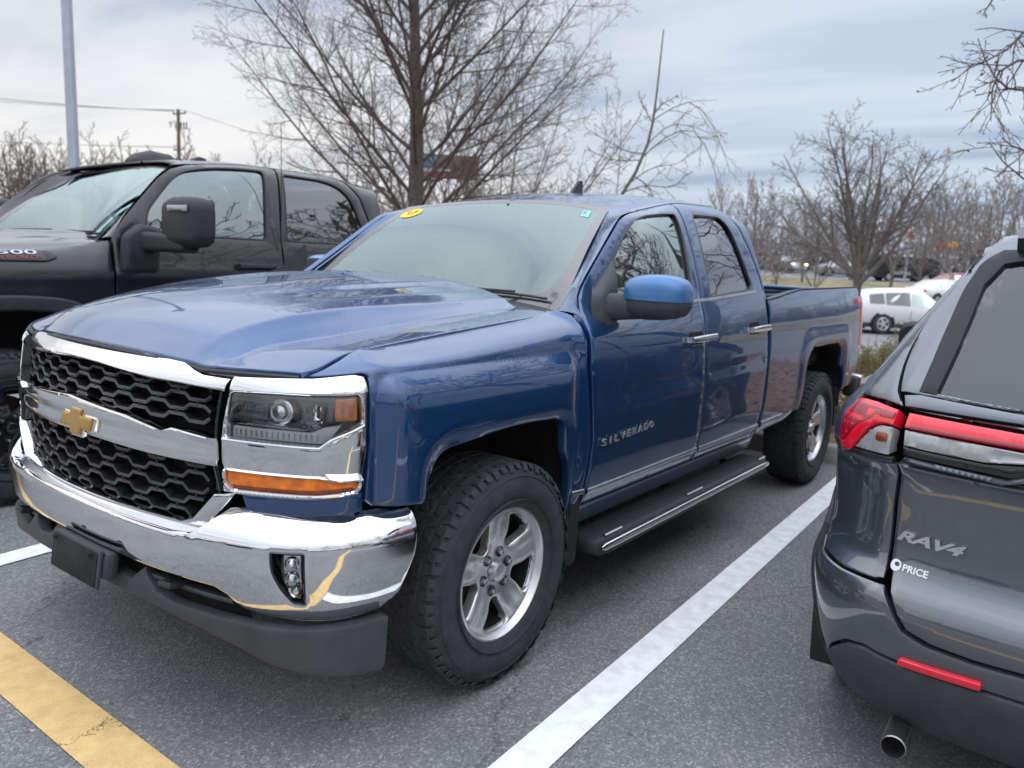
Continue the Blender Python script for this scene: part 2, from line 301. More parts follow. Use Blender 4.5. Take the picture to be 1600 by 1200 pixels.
M['lamp_dark']=P_('lamp_housing',(.03,.032,.036),.25,.3,coat=.6,noise=(14,.5))
M['lamp_silver']=P_('lamp_reflector',(.60,.62,.63),.12,1,noise=(40,.2,.2))
M['white_lens']=P_('white_lens',(.33,.345,.36),.2,.15,coat=.8)
M['badge_silver']=P_('badge_silver',(.30,.32,.35),.35,.35)
M['drl']=P_('daytime_lens',(.80,.82,.84),.3)
M['clear']=glass('clear_lens',(.90,.92,.93),.075)
M['windscreen']=glass('windscreen',(.62,.72,.70),.175,gcol=(.78,.93,.93))
M['side_glass']=glass('side_glass',(.22,.28,.27),.24,gcol=(.86,.98,.98))
M['tint_glass']=glass('tint_glass',(.05,.055,.06),.17,gcol=(.93,.95,1))
M['rear_tint']=glass('rear_tint',(.16,.165,.175),.075,gcol=(.92,.95,1))
M['frit']=P_('frit',(.045,.042,.048),.18,coat=1,coatr=.05,noise=(3,.1))
M['interior']=P_('interior',(.06,.06,.062),.8,noise=(8,.3))
M['seat']=P_('seat_fabric',(.12,.12,.125),.85,noise=(30,.3))
M['mirror']=P_('mirror_glass',(.8,.82,.84),.02,1)
M['skyblue']=P_('skylit_cap_blue',(.035,.15,.36),.38,.3,coat=.7,noise=(10,.05))  # body blue made lighter: sky reflection put into the mirror cap colour
M['bright_yellow']=P_('yellow_sticker',(.85,.62,.02),.5,noise=(30,.05))
M['pale_green']=P_('green_sticker',(.28,.70,.55),.5,noise=(30,.1))
M['white_decal']=P_('white_decal',(.78,.80,.82),.45,noise=(30,.04))
M['red_decal']=P_('red_decal',(.50,.02,.02),.4,noise=(30,.05))
M['dark_decal']=P_('dark_decal',(.03,.03,.03),.5)
# ---------------- mesh helpers ----------------
COL=sc.collection
class MB:
    def __init__(s): s.v=[];s.f=[];s.m=[];s.n=0
    def add(s,V,Fc,mi=0,flip=False):
        V=np.asarray(V,float).reshape(-1,3);s.v.append(V)
        for f in Fc:
            f=[int(i)+s.n for i in f]
            s.f.append(f[::-1] if flip else f);s.m.append(mi)
        s.n+=len(V)
    def build(s,name,mat,parent=None,angle=32,smooth=True,loc=None,sep=False):
        if sep:
            V=np.concatenate(s.v);par=list(range(len(V)))
            def find(a):
                while par[a]!=a: par[a]=par[par[a]];a=par[a]
                return a
            for f in s.f:
                r=find(f[0])
                for i in f[1:]: par[find(i)]=r
            gr={}
            for f,m in zip(s.f,s.m): gr.setdefault(find(f[0]),[]).append(f)
            last=None
            for fs in gr.values():
                ids=sorted({i for f in fs for i in f});mp={i:k for k,i in enumerate(ids)}
                q=MB();q.add(V[ids],[[mp[i] for i in f] for f in fs]);last=q.build(name,mat,parent,angle,smooth,loc)
            return last
        me=bpy.data.meshes.new(name)
        V=np.concatenate(s.v) if s.v else np.zeros((0,3))
        me.from_pydata(V.tolist(),[],s.f)
        mats=mat if isinstance(mat,(list,tuple)) else [mat]
        for k in mats: me.materials.append(M[k] if isinstance(k,str) else k)
        if len(mats)>1: me.polygons.foreach_set('material_index',s.m)
        if smooth:
            me.polygons.foreach_set('use_smooth',[True]*len(me.polygons))
            me.update();me.set_sharp_from_angle(angle=math.radians(angle))
        else: me.polygons.foreach_set('use_smooth',[False]*len(me.polygons))
        me.update()
        o=bpy.data.objects.new(name,me);COL.objects.link(o)
        if parent: o.parent=parent
        if loc is not None: o.location=loc
        return o
def tag(o,label=None,cat=None,group=None,kind=None):
    if label:o['label']=label
    if cat:o['category']=cat
    if group:o['group']=group
    if kind:o['kind']=kind
    return o
def thing(name,label,cat,loc=(0,0,0),rot=0,group=None,tilt=(0,0)):
    o=bpy.data.objects.new(name,None);COL.objects.link(o);o.location=loc;o.rotation_euler=(tilt[0],tilt[1],rot);o.empty_display_size=.2
    return tag(o,label,cat,group)
def copy_tree(o,parent=None):
    c=o.copy();COL.objects.link(c)
    if parent is not None:c.parent=parent
    for ch in [k for k in bpy.data.objects if k.parent==o]: copy_tree(ch,c)
    return c
def resample(pts,step,closed=True):
    pts=np.asarray(pts,float);out=[]
    n=len(pts)
    for i in range(n if closed else n-1):
        a=pts[i];b=pts[(i+1)%n];k=max(1,int(math.ceil(np.hypot(*(b-a))/step)))
        for j in range(k): out.append(a+(b-a)*j/k)
    if not closed: out.append(pts[-1])
    return np.array(out)
def rnd(pts,r,n=5):
    # round the corners of a polygon; r may be a list
    pts=[np.asarray(q,float) for q in pts];out=[];N=len(pts)
    for i in range(N):
        p=pts[i];a=pts[i-1];b=pts[(i+1)%N];rr=r[i] if isinstance(r,(list,tuple)) else r
        if rr<=0: out.append(p);continue
        la=np.linalg.norm(a-p);lb=np.linalg.norm(b-p);d=min(rr,la*.48,lb*.48)
        A=p+(a-p)/la*d;B=p+(b-p)/lb*d
        for j in range(n+1):
            t=j/n;out.append((1-t)**2*A+2*t*(1-t)*p+t*t*B)
    return np.array(out)
def spl(pts,n=6,closed=False):
    pts=np.asarray(pts,float);N=len(pts);out=[]
    idx=lambda i:pts[i%N] if closed else pts[min(max(i,0),N-1)]
    for i in range(N if closed else N-1):
        p0,p1,p2,p3=idx(i-1),idx(i),idx(i+1),idx(i+2)
        for j in range(n):
            t=j/n;out.append(.5*((2*p1)+(-p0+p2)*t+(2*p0-5*p1+4*p2-p3)*t*t+(-p0+3*p1-3*p2+p3)*t**3))
    if not closed: out.append(pts[-1])
    return np.array(out)
def inpoly(P,poly):
    x,y=P[:,0],P[:,1];c=np.zeros(len(P),bool);n=len(poly)
    for i in range(n):
        x1,y1=poly[i];x2,y2=poly[(i+1)%n]
        k=((y1>y)!=(y2>y));
        if y2!=y1: c^=k&(x<(x2-x1)*(y-y1)/(y2-y1)+x1)
    return c
def distpoly(P,poly):
    d=np.full(len(P),1e9);n=len(poly)
    for i in range(n):
        a=poly[i];b=poly[(i+1)%n];ab=b-a;L=(ab@ab)+1e-15
        t=np.clip(((P-a)@ab)/L,0,1);q=a+t[:,None]*ab;d=np.minimum(d,np.hypot(*(P-q).T))
    return d
def area(poly):
    x,y=np.asarray(poly).T;return .5*np.sum(x*np.roll(y,-1)-np.roll(x,-1)*y)
def panel(mb,S,poly,holes=(),grid=.03,step=.02,fil=.004,depth=.018,h=0,mi=0,mir=False,hfun=None,sx=1,extra=None):
    """a skin cut from shell S by a polygon in its (u,v) plane, edges rolled over and returned inward"""
    loops=[]
    for k,q in enumerate([poly]+list(holes)):
        q=resample(q,step)
        if (area(q)<0)!=(k>0): q=q[::-1]
        loops.append(q)
    pts=[];edges=[]
    for q in loops:
        s=len(pts);pts+=list(q);edges+=[(s+i,s+(i+1)%len(q)) for i in range(len(q))]
    nb=len(pts)
    allp=loops
    def dist(P):
        d=distpoly(P,allp[0])
        for q in allp[1:]: d=np.minimum(d,distpoly(P,q))
        return d
    def inside(P):
        c=inpoly(P,allp[0])
        for q in allp[1:]: c&=~inpoly(P,q)
        return c
    if fil>0:
        for kk in (.3,1.0):
            rr=[]
            for q in loops:
                t=np.roll(q,-1,0)-np.roll(q,1,0);t/=np.maximum(np.hypot(t[:,0],t[:,1])[:,None],1e-9)
                rr.append(q+np.stack([-t[:,1],t[:,0]],1)*fil*kk)
            rr=np.concatenate(rr);ok=inside(rr);rr=rr[ok];rr=rr[dist(rr)>fil*kk*.85]
            pts+=list(rr)
    if extra is not None:
        ex=np.asarray(extra,float);ex=ex[inside(ex)];ex=ex[dist(ex)>max(fil*1.3,.003)];pts+=list(ex)
    q=loops[0];lo=q.min(0);hi=q.max(0)
    gx=np.arange(lo[0]+grid/2,hi[0],grid);gy=np.arange(lo[1]+grid/2,hi[1],grid)
    if len(gx) and len(gy):
        G=np.stack(np.meshgrid(gx,gy,indexing='ij'),-1).reshape(-1,2)
        G=G[inside(G)]
        if len(G): G=G[dist(G)>max(fil*1.8,grid*.35)];pts+=list(G)
    r=geometry.delaunay_2d_cdt([Vector((float(a),float(b))) for a,b in pts],edges,[],0,1e-6)
    V2=np.array([[v.x,v.y] for v in r[0]]);T=[t for t in r[2]]
    cen=np.array([V2[list(t)].mean(0) for t in T]);ok=inside(cen)
    T=[t for t,k in zip(T,ok) if k]
    d=dist(V2);hh=np.full(len(V2),float(h))
    if hfun is not None: hh+=hfun(V2[:,0],V2[:,1],d)
    if fil>0:
        w=np.clip(fil-d,0,fil);hh-=(fil-np.sqrt(np.maximum(fil*fil-w*w,0)))*.9
    uu=V2[:,0]*sx
    V=S.P(uu,V2[:,1],hh)
    if mir: V=V*np.array([1,-1,1])
    # orientation: triangles are ccw in (u,v)
    T2=[]
    for t in T:
        if area(V2[list(t)])<0: t=t[::-1]
        T2.append(t)
    base=len(V)
    faces=list(T2)
    # return walls along constraint boundaries: edges used by one triangle
    cnt={}
    for t in T2:
        for i in range(len(t)):
            e=(t[i],t[(i+1)%len(t)]);cnt[e]=1
    bd=[e for e in cnt if (e[1],e[0]) not in cnt]
    if depth>0:
        ids=sorted({i for e in bd for i in e});mp={i:base+k for k,i in enumerate(ids)}
        W=S.P(uu[ids],V2[ids,1],hh[ids]-depth)
        if mir: W=W*np.array([1,-1,1])
        V=np.concatenate([V,W])
        for a,b in bd: faces.append((b,a,mp[a],mp[b]))
    mb.add(V,faces,mi,flip=(mir!=(sx<0)))
    return mb
def ribbon(mb,S,path,w,h0,h1,mi=0,sx=1,step=.03,closed=False,taper=0,rounded=True):
    """a raised bar following a path on the shell; w = width, from height h0 to h1"""
    path=resample(path,step,closed);n=len(path)
    t=(np.roll(path,-1,0)-np.roll(path,1,0)) if closed else np.gradient(path,axis=0)
    t/=np.maximum(np.hypot(t[:,0],t[:,1])[:,None],1e-9);nn=np.stack([-t[:,1],t[:,0]],1)
    prof=[(-.5,h0),(-.5,h0+(h1-h0)*.6),(-.36,h0+(h1-h0)*.92),(0,h1),(.36,h0+(h1-h0)*.92),(.5,h0+(h1-h0)*.6),(.5,h0)] if rounded else [(-.5,h0),(-.5,h1),(.5,h1),(.5,h0)]
    k=len(prof);V=[];ww=np.full(n,w) if np.isscalar(w) else np.interp(np.linspace(0,1,n),np.linspace(0,1,len(w)),w)
    for a,hh in prof:
        q=path+nn*(a*ww)[:,None];V.append(S.P(q[:,0]*sx,q[:,1],np.full(n,hh)))
    V=np.stack(V,1).reshape(-1,3);Fc=[]
    for i in range(n if closed else n-1):
        for j in range(k-1):
            a=i*k+j;b=((i+1)%n)*k+j;Fc.append((a,b,b+1,a+1))
    if not closed: Fc.append(tuple(range(k)));Fc.append(tuple(range((n-1)*k+k-1,(n-1)*k-1,-1)))
    mb.add(V,Fc,mi,flip=(sx>0))
def rbox(mb,c,s,b=.01,seg=2,rot=None,mi=0,taper=None):
    bm=bmesh.new();bmesh.ops.create_cube(bm,size=1)
    for v in bm.verts:
        v.co=Vector((v.co.x*s[0],v.co.y*s[1],v.co.z*s[2]))
        if taper and v.co.z>0: v.co.x*=taper[0];v.co.y*=taper[1]
    if b>0: bmesh.ops.bevel(bm,geom=list(bm.edges),offset=min(b,min(s)*.49),segments=seg,affect='EDGES',profile=.5)
    if rot is not None: bmesh.ops.transform(bm,matrix=rot.to_4x4(),verts=bm.verts)
    mb.add([[v.co.x+c[0],v.co.y+c[1],v.co.z+c[2]] for v in bm.verts],[[v.index for v in f.verts] for f in bm.faces],mi);bm.free()
def tube(mb,pts,rad,n=8,mi=0,cap=True):
    pts=[Vector(q) for q in pts];N=len(pts);rad=[rad]*N if isinstance(rad,(int,float)) else rad
    V=[];ref=None
    for i,q in enumerate(pts):
        t=(pts[min(i+1,N-1)]-pts[max(i-1,0)]).normalized()
        if ref is None: ref=t.orthogonal().normalized()
        ref=(ref-t*ref.dot(t));ref=ref.normalized() if ref.length>1e-6 else t.orthogonal().normalized()
        b=t.cross(ref)
        for j in range(n):
            a=2*PI*j/n;V.append(q+(ref*math.cos(a)+b*math.sin(a))*rad[i])
    Fc=[(i*n+j,i*n+(j+1)%n,(i+1)*n+(j+1)%n,(i+1)*n+j) for i in range(N-1) for j in range(n)]
    if cap: Fc+=[tuple(range(n-1,-1,-1)),tuple(range((N-1)*n,N*n))]
    mb.add(V,Fc,mi)
def lathe(mb,prof,n=48,mi=0,axis='y',c=(0,0,0),close=False,flip=False):
    # prof: (r, h) ; axis y
    V=[]
    for r,h in prof:
        for j in range(n):
            a=2*PI*j/n
            p=(r*math.cos(a),h,r*math.sin(a)) if axis=='y' else ((h,r*math.cos(a),r*math.sin(a)) if axis=='x' else (r*math.cos(a),r*math.sin(a),h))
            V.append((p[0]+c[0],p[1]+c[1],p[2]+c[2]))
    m=len(prof);Fc=[(i*n+j,i*n+(j+1)%n,((i+1)%m)*n+(j+1)%n,((i+1)%m)*n+j) for i in range(m if close else m-1) for j in range(n)]
    mb.add(V,Fc,mi,flip=flip)
def loft(mb,secs,mi=0,cap=True,closed=True):
    k=len(secs[0]);V=np.concatenate([np.asarray(s,float) for s in secs]);Fc=[]
    for i in range(len(secs)-1):
        for j in range(k if closed else k-1):
            Fc.append((i*k+j,i*k+(j+1)%k,(i+1)*k+(j+1)%k,(i+1)*k+j))
    if cap: Fc+=[tuple(range(k-1,-1,-1)),tuple(range((len(secs)-1)*k,len(secs)*k))]
    mb.add(V,Fc,mi)
def rrect(w,h,r,n=4):
    r=min(r,w/2*.99,h/2*.99);out=[]
    for cx,cy,a0 in ((w/2-r,h/2-r,0),(-w/2+r,h/2-r,90),(-w/2+r,-h/2+r,180),(w/2-r,-h/2+r,270)):
        for j in range(n+1):
            a=math.radians(a0+90*j/n);out.append((cx+r*math.cos(a),cy+r*math.sin(a)))
    return np.array(out)
def sheet(mb,G,mi=0,flip=False):
    G=np.asarray(G,float);a,b=G.shape[:2]
    mb.add(G.reshape(-1,3),[(i*b+j,(i+1)*b+j,(i+1)*b+j+1,i*b+j+1) for i in range(a-1) for j in range(b-1)],mi,flip)
def extr(mb,poly,fn,t,mi=0):
    """extrude polygon poly (2D) by t; fn maps (a,b,c)->3D"""
    n=len(poly);V=[fn(a,b,0) for a,b in poly]+[fn(a,b,t) for a,b in poly]
    mb.add(V,[tuple(range(n-1,-1,-1)),tuple(range(n,2*n))]+[(i,(i+1)%n,n+(i+1)%n,n+i) for i in range(n)],mi)
def textmesh(txt,size=1,ext=.02,bev=0,res=3,shear=0,space=1.0,bold=0):
    c=bpy.data.curves.new('t','FONT');c.body=txt;c.size=size;c.extrude=ext;c.bevel_depth=bev;c.resolution_u=res;c.shear=shear;c.space_character=space;c.offset=bold
    o=bpy.data.objects.new('t',c);COL.objects.link(o);bpy.context.view_layer.update()
    me=bpy.data.meshes.new_from_object(o.evaluated_get(bpy.context.evaluated_depsgraph_get()))
    V=np.array([v.co[:] for v in me.vertices]).reshape(-1,3);Fc=[list(f.vertices) for f in me.polygons]
    bpy.data.objects.remove(o);bpy.data.curves.remove(c);bpy.data.meshes.remove(me)
    return V,Fc
def text_on(mb,txt,fn,w=None,h=None,ext=.002,mi=0,shear=0,space=1.0,bold=0):
    """fn maps (a,b,c): a along 0..w, b up 0..h, c height -> 3D arrays"""
    V,Fc=textmesh(txt,1,.5,shear=shear,space=space,bold=bold)
    lo=V.min(0);hi=V.max(0);a=(V[:,0]-lo[0])/(hi[0]-lo[0])*w;b=(V[:,1]-lo[1])/(hi[1]-lo[1])*h;c=(V[:,2]-lo[2])/(hi[2]-lo[2])*ext
    mb.add(fn(a,b,c),Fc,mi)
# ---------------- wheels ----------------
class Flat:
    def __init__(s,fn=None): s.fn=fn
    def P(s,u,v,h=0):
        u=np.asarray(u,float);v=np.asarray(v,float);h=np.asarray(h,float)+0*u
        return np.stack([u,-(h+(s.fn(u,v) if s.fn else 0)),v],-1)
def make_wheel(parent,R,W,rr,style,loc,side=-1,steer=0,mats=('alloy','alloy_dark')):
    """axle along y; face towards -y (side=-1) or +y"""
    F=W/2
    rb=MB()                                             # rim barrel, lip and spokes
    lathe(rb,[(rr,-F+.012),(rr-.003,-F+.004),(rr-.010,-F+.002),(rr-.017,-F+.010),(rr-.024,-F+.03),(rr-.032,-F+.045)],64)
    bl=MB();lathe(bl,[(rr-.031,-F+.040),(rr-.034,-F+.12),(rr-.03,F-.03),(rr,F-.01)],48)
    if style=='five':
        dish=lambda u,v:(F-.030)-.020*(1-ss(.05,.16,np.hypot(u,v)))*1-.0+.004*ss(.12,.2,np.hypot(u,v))
        holes=[]
        for k in range(5):
            a0=math.radians(90+36+72*k)
            q=[(.100,-.16),(.150,-.26),(.205,-.350),(.217,-.17),(.217,.17),(.205,.350),(.150,.26),(.100,.16)]
            holes.append(rnd([(r*math.cos(a0+t),r*math.sin(a0+t)) for r,t in q],.012,3))
        def hf(u,v,d):
            r=np.hypot(u,v);th=np.arctan2(v,u);k=(th-PI/2)/(2*PI/5);da=(k-np.round(k))*(2*PI/5)*np.maximum(r,.02)
            edge=np.clip(d/.022,0,1)
            w=ss(.10,.15,r)
            return -.010*(1-edge)**1.3*ss(.08,.12,r)*(1-ss(.205,.214,r))-.005*w*np.clip(1-np.abs(da)/.03,0,1)*(1-ss(.19,.21,r))
        panel(rb,Flat(dish),[(.226*math.cos(t),.226*math.sin(t)) for t in np.linspace(0,2*PI,48,endpoint=False)],holes,grid=.008,step=.008,fil=.004,depth=.032,hfun=hf)
    else:
        dish=lambda u,v:(F-.035)-.02*(1-ss(.05,.16,np.hypot(u,v)))
        holes=[];n=8 if style=='eight' else 5
        for k in range(n):
            a0=2*PI*(k+.5)/n+.3;wd_=PI/n*.62
            q=[(.105,-wd_*.7),(rr-.04,-wd_),(rr-.036,0),(rr-.04,wd_),(.105,wd_*.7)]
            holes.append(rnd([(r*math.cos(a0+t),r*math.sin(a0+t)) for r,t in q],.015,2))
        panel(rb,Flat(dish),[((rr-.018)*math.cos(t),(rr-.018)*math.sin(t)) for t in np.linspace(0,2*PI,40,endpoint=False)],holes,grid=.02,step=.015,fil=.004,depth=.03)
    w=rb.build('wheel',mats[0],parent,angle=40)
    bl.build('rim_barrel','alloy_dark',w)
    tb=MB()                                             # tyre
    H=R-rr
    prof=[(rr-.004,-F+.006),(rr+.010,-F-.006),(rr+H*.30,-F-.016),(rr+H*.34,-F-.0185),(rr+H*.55,-F-.017),(rr+H*.78,-F-.006),(R-.020,-F+.006),(R-.009,-F+.020),(R-.0065,-F+.05),(R-.0055,0),(R-.0065,F-.05),(R-.009,F-.020),(R-.022,F-.006),(rr+H*.5,F+.014),(rr,F-.006)]
    lathe(tb,prof,96)
    nb=60
    rows=[(-F+.022,.034,0,1),(-F+.068,.030,.5,0),(-F+.108,.028,0,0),(F-.110,.028,.5,0),(F-.066,.030,0,0),(F-.022,.034,.5,1)]
    for yc,wy,ph,sh in rows:
        for k in range(nb):
            a=2*PI*(k+ph)/nb;da=2*PI/nb*.42;sk=.35*da*(1 if k%2 else -1)
            V=[]
            for rad,dy,dd in ((R-.009,.0,0),(R-.002,.0015,.05)):
                for sy,sa in ((-1,-1),(1,-1),(1,1),(-1,1)):
                    y=yc+sy*(wy/2-dy);aa=a+sa*da*(1-dd)+sk*sy
                    V.append((rad*math.cos(aa),y,rad*math.sin(aa)))
            tb.add(V,[(4,5,6,7),(0,1,5,4),(1,2,6,5),(2,3,7,6),(3,0,4,7)])
            if sh and yc<0:                             # shoulder lug running down the sidewall
                V=[]
                L=.030 if k%2 else .020
                for (r0,y0) in ((R-.004,-F+.013),(R-.012,-F+.002),(R-L,-F-.0055)):
                    for up in (0,1):
                        for sa in (-1,1):
                            aa=a+sa*da*(.8)*(1-.15*up);V.append((r0*math.cos(aa),y0-.005*up*(1 if r0<R-.02 else .8),r0*math.sin(aa)))
                Fq=[]
                for i in range(2):
                    o=i*4;Fq+=[(o+2,o+3,o+7,o+6),(o,o+2,o+6,o+4),(o+3,o+1,o+5,o+7)]
                Fq.append((8,10,11,9));tb.add(V,Fq)
    # sidewall ribs and a ring of raised lettering blocks
    for rr_ in (rr+H*.18,rr+H*.70):
        lathe(tb,[(rr_-.002,-F-.010 if rr_<rr+H*.4 else -F-.010),(rr_,-F-.0205 if rr_<rr+H*.4 else -F-.014),(rr_+.002,-F-.010)],64)
    t=tb.build('tyre','rubber',w,angle=30)
    db=MB();lathe(db,[(.03,.03),(.165,.03),(.165,.055),(.03,.055)],40,close=True)
    for k in range(1):
        rbox(db,(-.10,.035,.11),(.10,.10,.12),.012)
    db.build('brake_disc','rust',w)
    nl=6 if style!='cross' else 5
    pr=.070 if style=='five' else .068
    yd=-(F-.030-.018) if style=='five' else -(F-.052)
    for k in range(nl):
        a=2*PI*k/nl+.26;lb=MB()
        lathe(lb,[(.0195,yd-.001),(.0195,yd-.0045),(.013,yd-.002),(.0115,yd+.004)],12,1,c=(pr*math.cos(a),0,pr*math.sin(a)))
        lathe(lb,[(0.0001,yd-.020),(.007,yd-.019),(.0105,yd-.014),(.0105,yd)],6,0,c=(pr*math.cos(a),0,pr*math.sin(a)),flip=True)
        lb.build('wheel_nut',['steel' if mats[0]!='gloss_black' else 'chrome','alloy_dark'],w)
    cb=MB();lathe(cb,[(.0001,yd-.030),(.022,yd-.029),(.032,yd-.024),(.037,yd-.012),(.039,yd)],28,flip=True)
    cb.build('centre_cap',mats[0],w)
    w.location=loc;w.rotation_euler=(0,0,steer+(PI if side>0 else 0))
    return w
# ---------------- the blue pickup ----------------
def u_at_a(a,x):
    # place on the fender shell at station x where the half width is a
    U,V=np.meshgrid(np.arange(.84,2.2,.005),np.arange(1.12,1.36,.004),indexing='ij');p=TS.p(U,V)
    i=np.unravel_index(np.hypot(p[...,0]-x,-p[...,1]-a).argmin(),U.shape);return float(U[i]),float(V[i])
def build_truck():
    T=thing('pickup_truck','blue four-door pickup with chrome grille and bumper, parked in the middle bay','pickup truck')
    both=((1,False),(-1,False))
    G=.004
    # --- fenders
    gap=[u_at_a(.836,x) for x in (-.69,-.62,-.55,-.45,-.3,-.15,0,.15,.3,.42)]
    fend=[(1.066,1.150),(1.048,1.160),(1.0,1.157),(.93,1.150),(.868,1.144),(.882,1.152)]+gap+[(2.150,1.31),(2.156,1.27),(2.150,1.09),(2.170,.912),(2.190,.794),(2.176,.66),(2.170,.60),(2.15,.52),(2.12,.50)]
    op=rnd([(2.085,.50),(2.078,.65),(2.040,.80),(2.005,.918),(1.745,.935),(1.546,.922),(1.318,.905),(1.272,.80),(1.262,.757)],[0,.05,.1,.07,.1,.1,.07,.05,0],4)
    fend+=list(op)+[(1.204,.765),(1.08,.776),(1.054,.80),(1.064,.97)]
    # extra points hugging the flare crease keep it crisp
    flx=[]
    for dd in (-.004,.0035,.012):
        q=rnd([(-.605+dd,.76),(-.605+dd,1.158-dd),(.415-dd,1.158-dd),(.415-dd,.60)],[0,.125,.125,0],10)
        for x,v in resample(q,.010,False): flx.append((float(UX(x)),v))
    for s,_ in both:
        mb=MB();panel(mb,TS,fend,grid=.018,step=.016,fil=.006,depth=.03,sx=s,extra=flx);mb.build('fender','blue',T)
    # --- lower wing below the lamps
    mb=MB()
    for s,_ in both: panel(mb,TS,[(.70,.806),(.89,.812),(1.046,.826),(1.046,.770),(.89,.757),(.72,.752)],grid=.02,fil=.004,depth=.03,h=-.003,sx=s)
    mb.build('lamp_filler_panel','blue',T,sep=True)
    # --- doors
    fd=[(2.20,.535),(2.192,.60),(2.200,.66),(2.214,.794),(2.194,.912),(2.174,1.09),(2.182,1.26),(2.192,1.32),(2.242,1.380),(2.474,1.552),(2.680,1.705),(2.82,1.790),(2.945,1.838),(3.09,1.850),(3.292,1.852),(3.275,1.72),(3.235,1.32),(3.235,.535)]
    fg=rnd([(2.312,1.345),(2.530,1.505),(2.690,1.645),(2.756,1.688),(2.83,1.730),(2.92,1.762),(3.05,1.774),(3.222,1.772),(3.215,1.66),(3.185,1.52),(3.145,1.325),(2.312,1.325)],[.01,.1,.05,.05,.05,.05,.05,.025,.1,.1,.02,.01],3)
    rd=[(3.247,.535),(3.247,1.32),(3.287,1.72),(3.304,1.852),(3.72,1.850),(3.86,1.838),(3.94,1.795),(3.985,1.70),(4.035,1.55),(4.072,1.40),(4.085,1.331),(4.112,1.20),(4.112,.963),(4.100,.777),(4.078,.603),(4.03,.535)]
    rg=rnd([(3.355,1.330),(3.380,1.55),(3.412,1.772),(3.76,1.768),(3.845,1.70),(3.885,1.55),(3.935,1.348)],[.02,.1,.03,.09,.06,.1,.04],3)
    dents=lambda u,v,d:-.006*np.exp(-((v-.955-.02*(u-2.2))/.022)**2)*ss(.02,.08,d)+.004*np.exp(-((v-.70)/.03)**2)
    for s,_ in both:
        for nm,poly,gl,hz in (('front',fd,fg,(3.02,3.30,1.150)),('rear',rd,rg,(3.79,4.06,1.163))):
            mb=MB();panel(mb,TS,poly,[gl],grid=.028,step=.02,fil=.006,depth=.03,hfun=dents,sx=s)
            dr=mb.build('door','blue',T)
            g=MB();gg=[np.asarray(q) for q in gl]
            c=np.mean(gg,0);gl2=[c+(q-c)*1.012 for q in gg]
            panel(g,TS,gl2,grid=.06,step=.03,fil=0,depth=0,h=-.014,sx=s)
            g.build('window_glass','side_glass' if nm=='front' else 'tint_glass',dr)
            t=MB();ribbon(t,TS,np.array(list(gl)+[gl[0]]),.013,-.012,.0015,sx=s,step=.03)
            t.build('window_seal','gloss_black',dr)
            # belt moulding
            b=MB();ribbon(b,TS,[(gl[0][0],1.318),(hz[1]+.12 if nm=='front' else 3.97,1.318)] if nm=='front' else [(3.36,1.318),(3.97,1.330)],.016,-.002,.005,sx=s,step=.06);b.build('belt_moulding','chrome_dull',dr)
            hb=MB()
            ribbon(hb,TS,[(hz[0],hz[2]),(hz[1],hz[2]+.004)],[.026,.030,.030,.028],.026,.040,sx=s,step=.03)
            for uu in (hz[0]+.012,hz[1]-.014): ribbon(hb,TS,[(uu,hz[2]-.012),(uu,hz[2]+.014)],.024,-.004,.036,sx=s,step=.02)
            hb.build('handle','chrome',dr)
            cu=MB();panel(cu,TS,rnd([(hz[0]+.03,hz[2]-.024),(hz[0]+.03,hz[2]+.034),(hz[1]-.09,hz[2]+.034),(hz[1]-.09,hz[2]-.024)],.02,3),grid=.03,fil=.002,depth=.001,h=.0015,sx=s);cu.build('handle_cup','dark',dr)
            if nm=='front':
                sl=MB();panel(sl,TS,[(2.305,1.340),(2.515,1.500),(2.49,1.328),(2.305,1.328)],grid=.05,step=.03,fil=.003,depth=.01,h=.002,sx=s);sl.build('mirror_sail','black_plastic',dr)
            # chrome strip of the door
            st=MB();a_,b_=((2.200,3.229) if nm=='front' else (3.253,4.076));ribbon(st,TS,[(a_,.594),(b_,.597)],.026,-.001,.011,sx=s,step=.06);st.build('side_moulding','chrome_dull',dr)
    # side letters
    mb=MB()
    for s in (1,):
        n=9;word='SILVERADO';u0,u1=2.262,2.700
        for i,chh in enumerate(word):
            cw=.034 if chh!='I' else .010
            uc=u0+.018+(u1-u0-.036)*i/(n-1)
            fn=lambda a,b,c,uc=uc,cw=cw:TS.P(uc-cw/2+a,.768+b+(uc-u0)*.045,c+.005)
            text_on(mb,chh,fn,cw,.030,.007,bold=.008)
    mb.build('name_letters','badge_silver',T,smooth=False)
    # small badge low on the fender and on the bed
    mb=MB();fn=lambda a,b,c:TS.P(6.02+a,1.268+b,c+.0005)
    text_on(mb,'4x4',fn,.15,.045,.003,bold=.01);mb.build('drive_badge','red_decal',T,smooth=False)
    # --- rocker, strips, under-body
    for s,_ in both:
        mb=MB();panel(mb,TS,[(2.16,.50),(2.19,.526),(4.03,.526),(4.075,.59),(4.12,.60),(4.12,.44),(2.16,.43)],grid=.05,fil=.008,depth=.04,h=-.004,sx=s);mb.build('rocker_panel','blue',T)
        mb=MB();ribbon(mb,TS,[(2.100,.600),(2.172,.600)],.026,-.001,.011,sx=s,step=.04);ribbon(mb,TS,[(4.145,.598),(4.50,.606)],.026,-.001,.011,sx=s,step=.06);ribbon(mb,TS,[(4.10,.560),(4.56,.566),(4.70,.60)],.018,-.004,.004,sx=s,step=.06);mb.build('side_moulding','chrome_dull',T,sep=True)
    # --- bed sides
    top=lambda u:1.315+.058*ss(4.0,4.85,u)+.016*(u-4.1)/2
    bo=rnd([(4.815,.61),(4.822,.80),(4.850,.955),(4.98,.995),(5.335,1.0),(5.64,.995),(5.765,.93),(5.80,.80),(5.845,.625)],[0,.08,.12,.12,.1,.12,.12,.08,0],4)
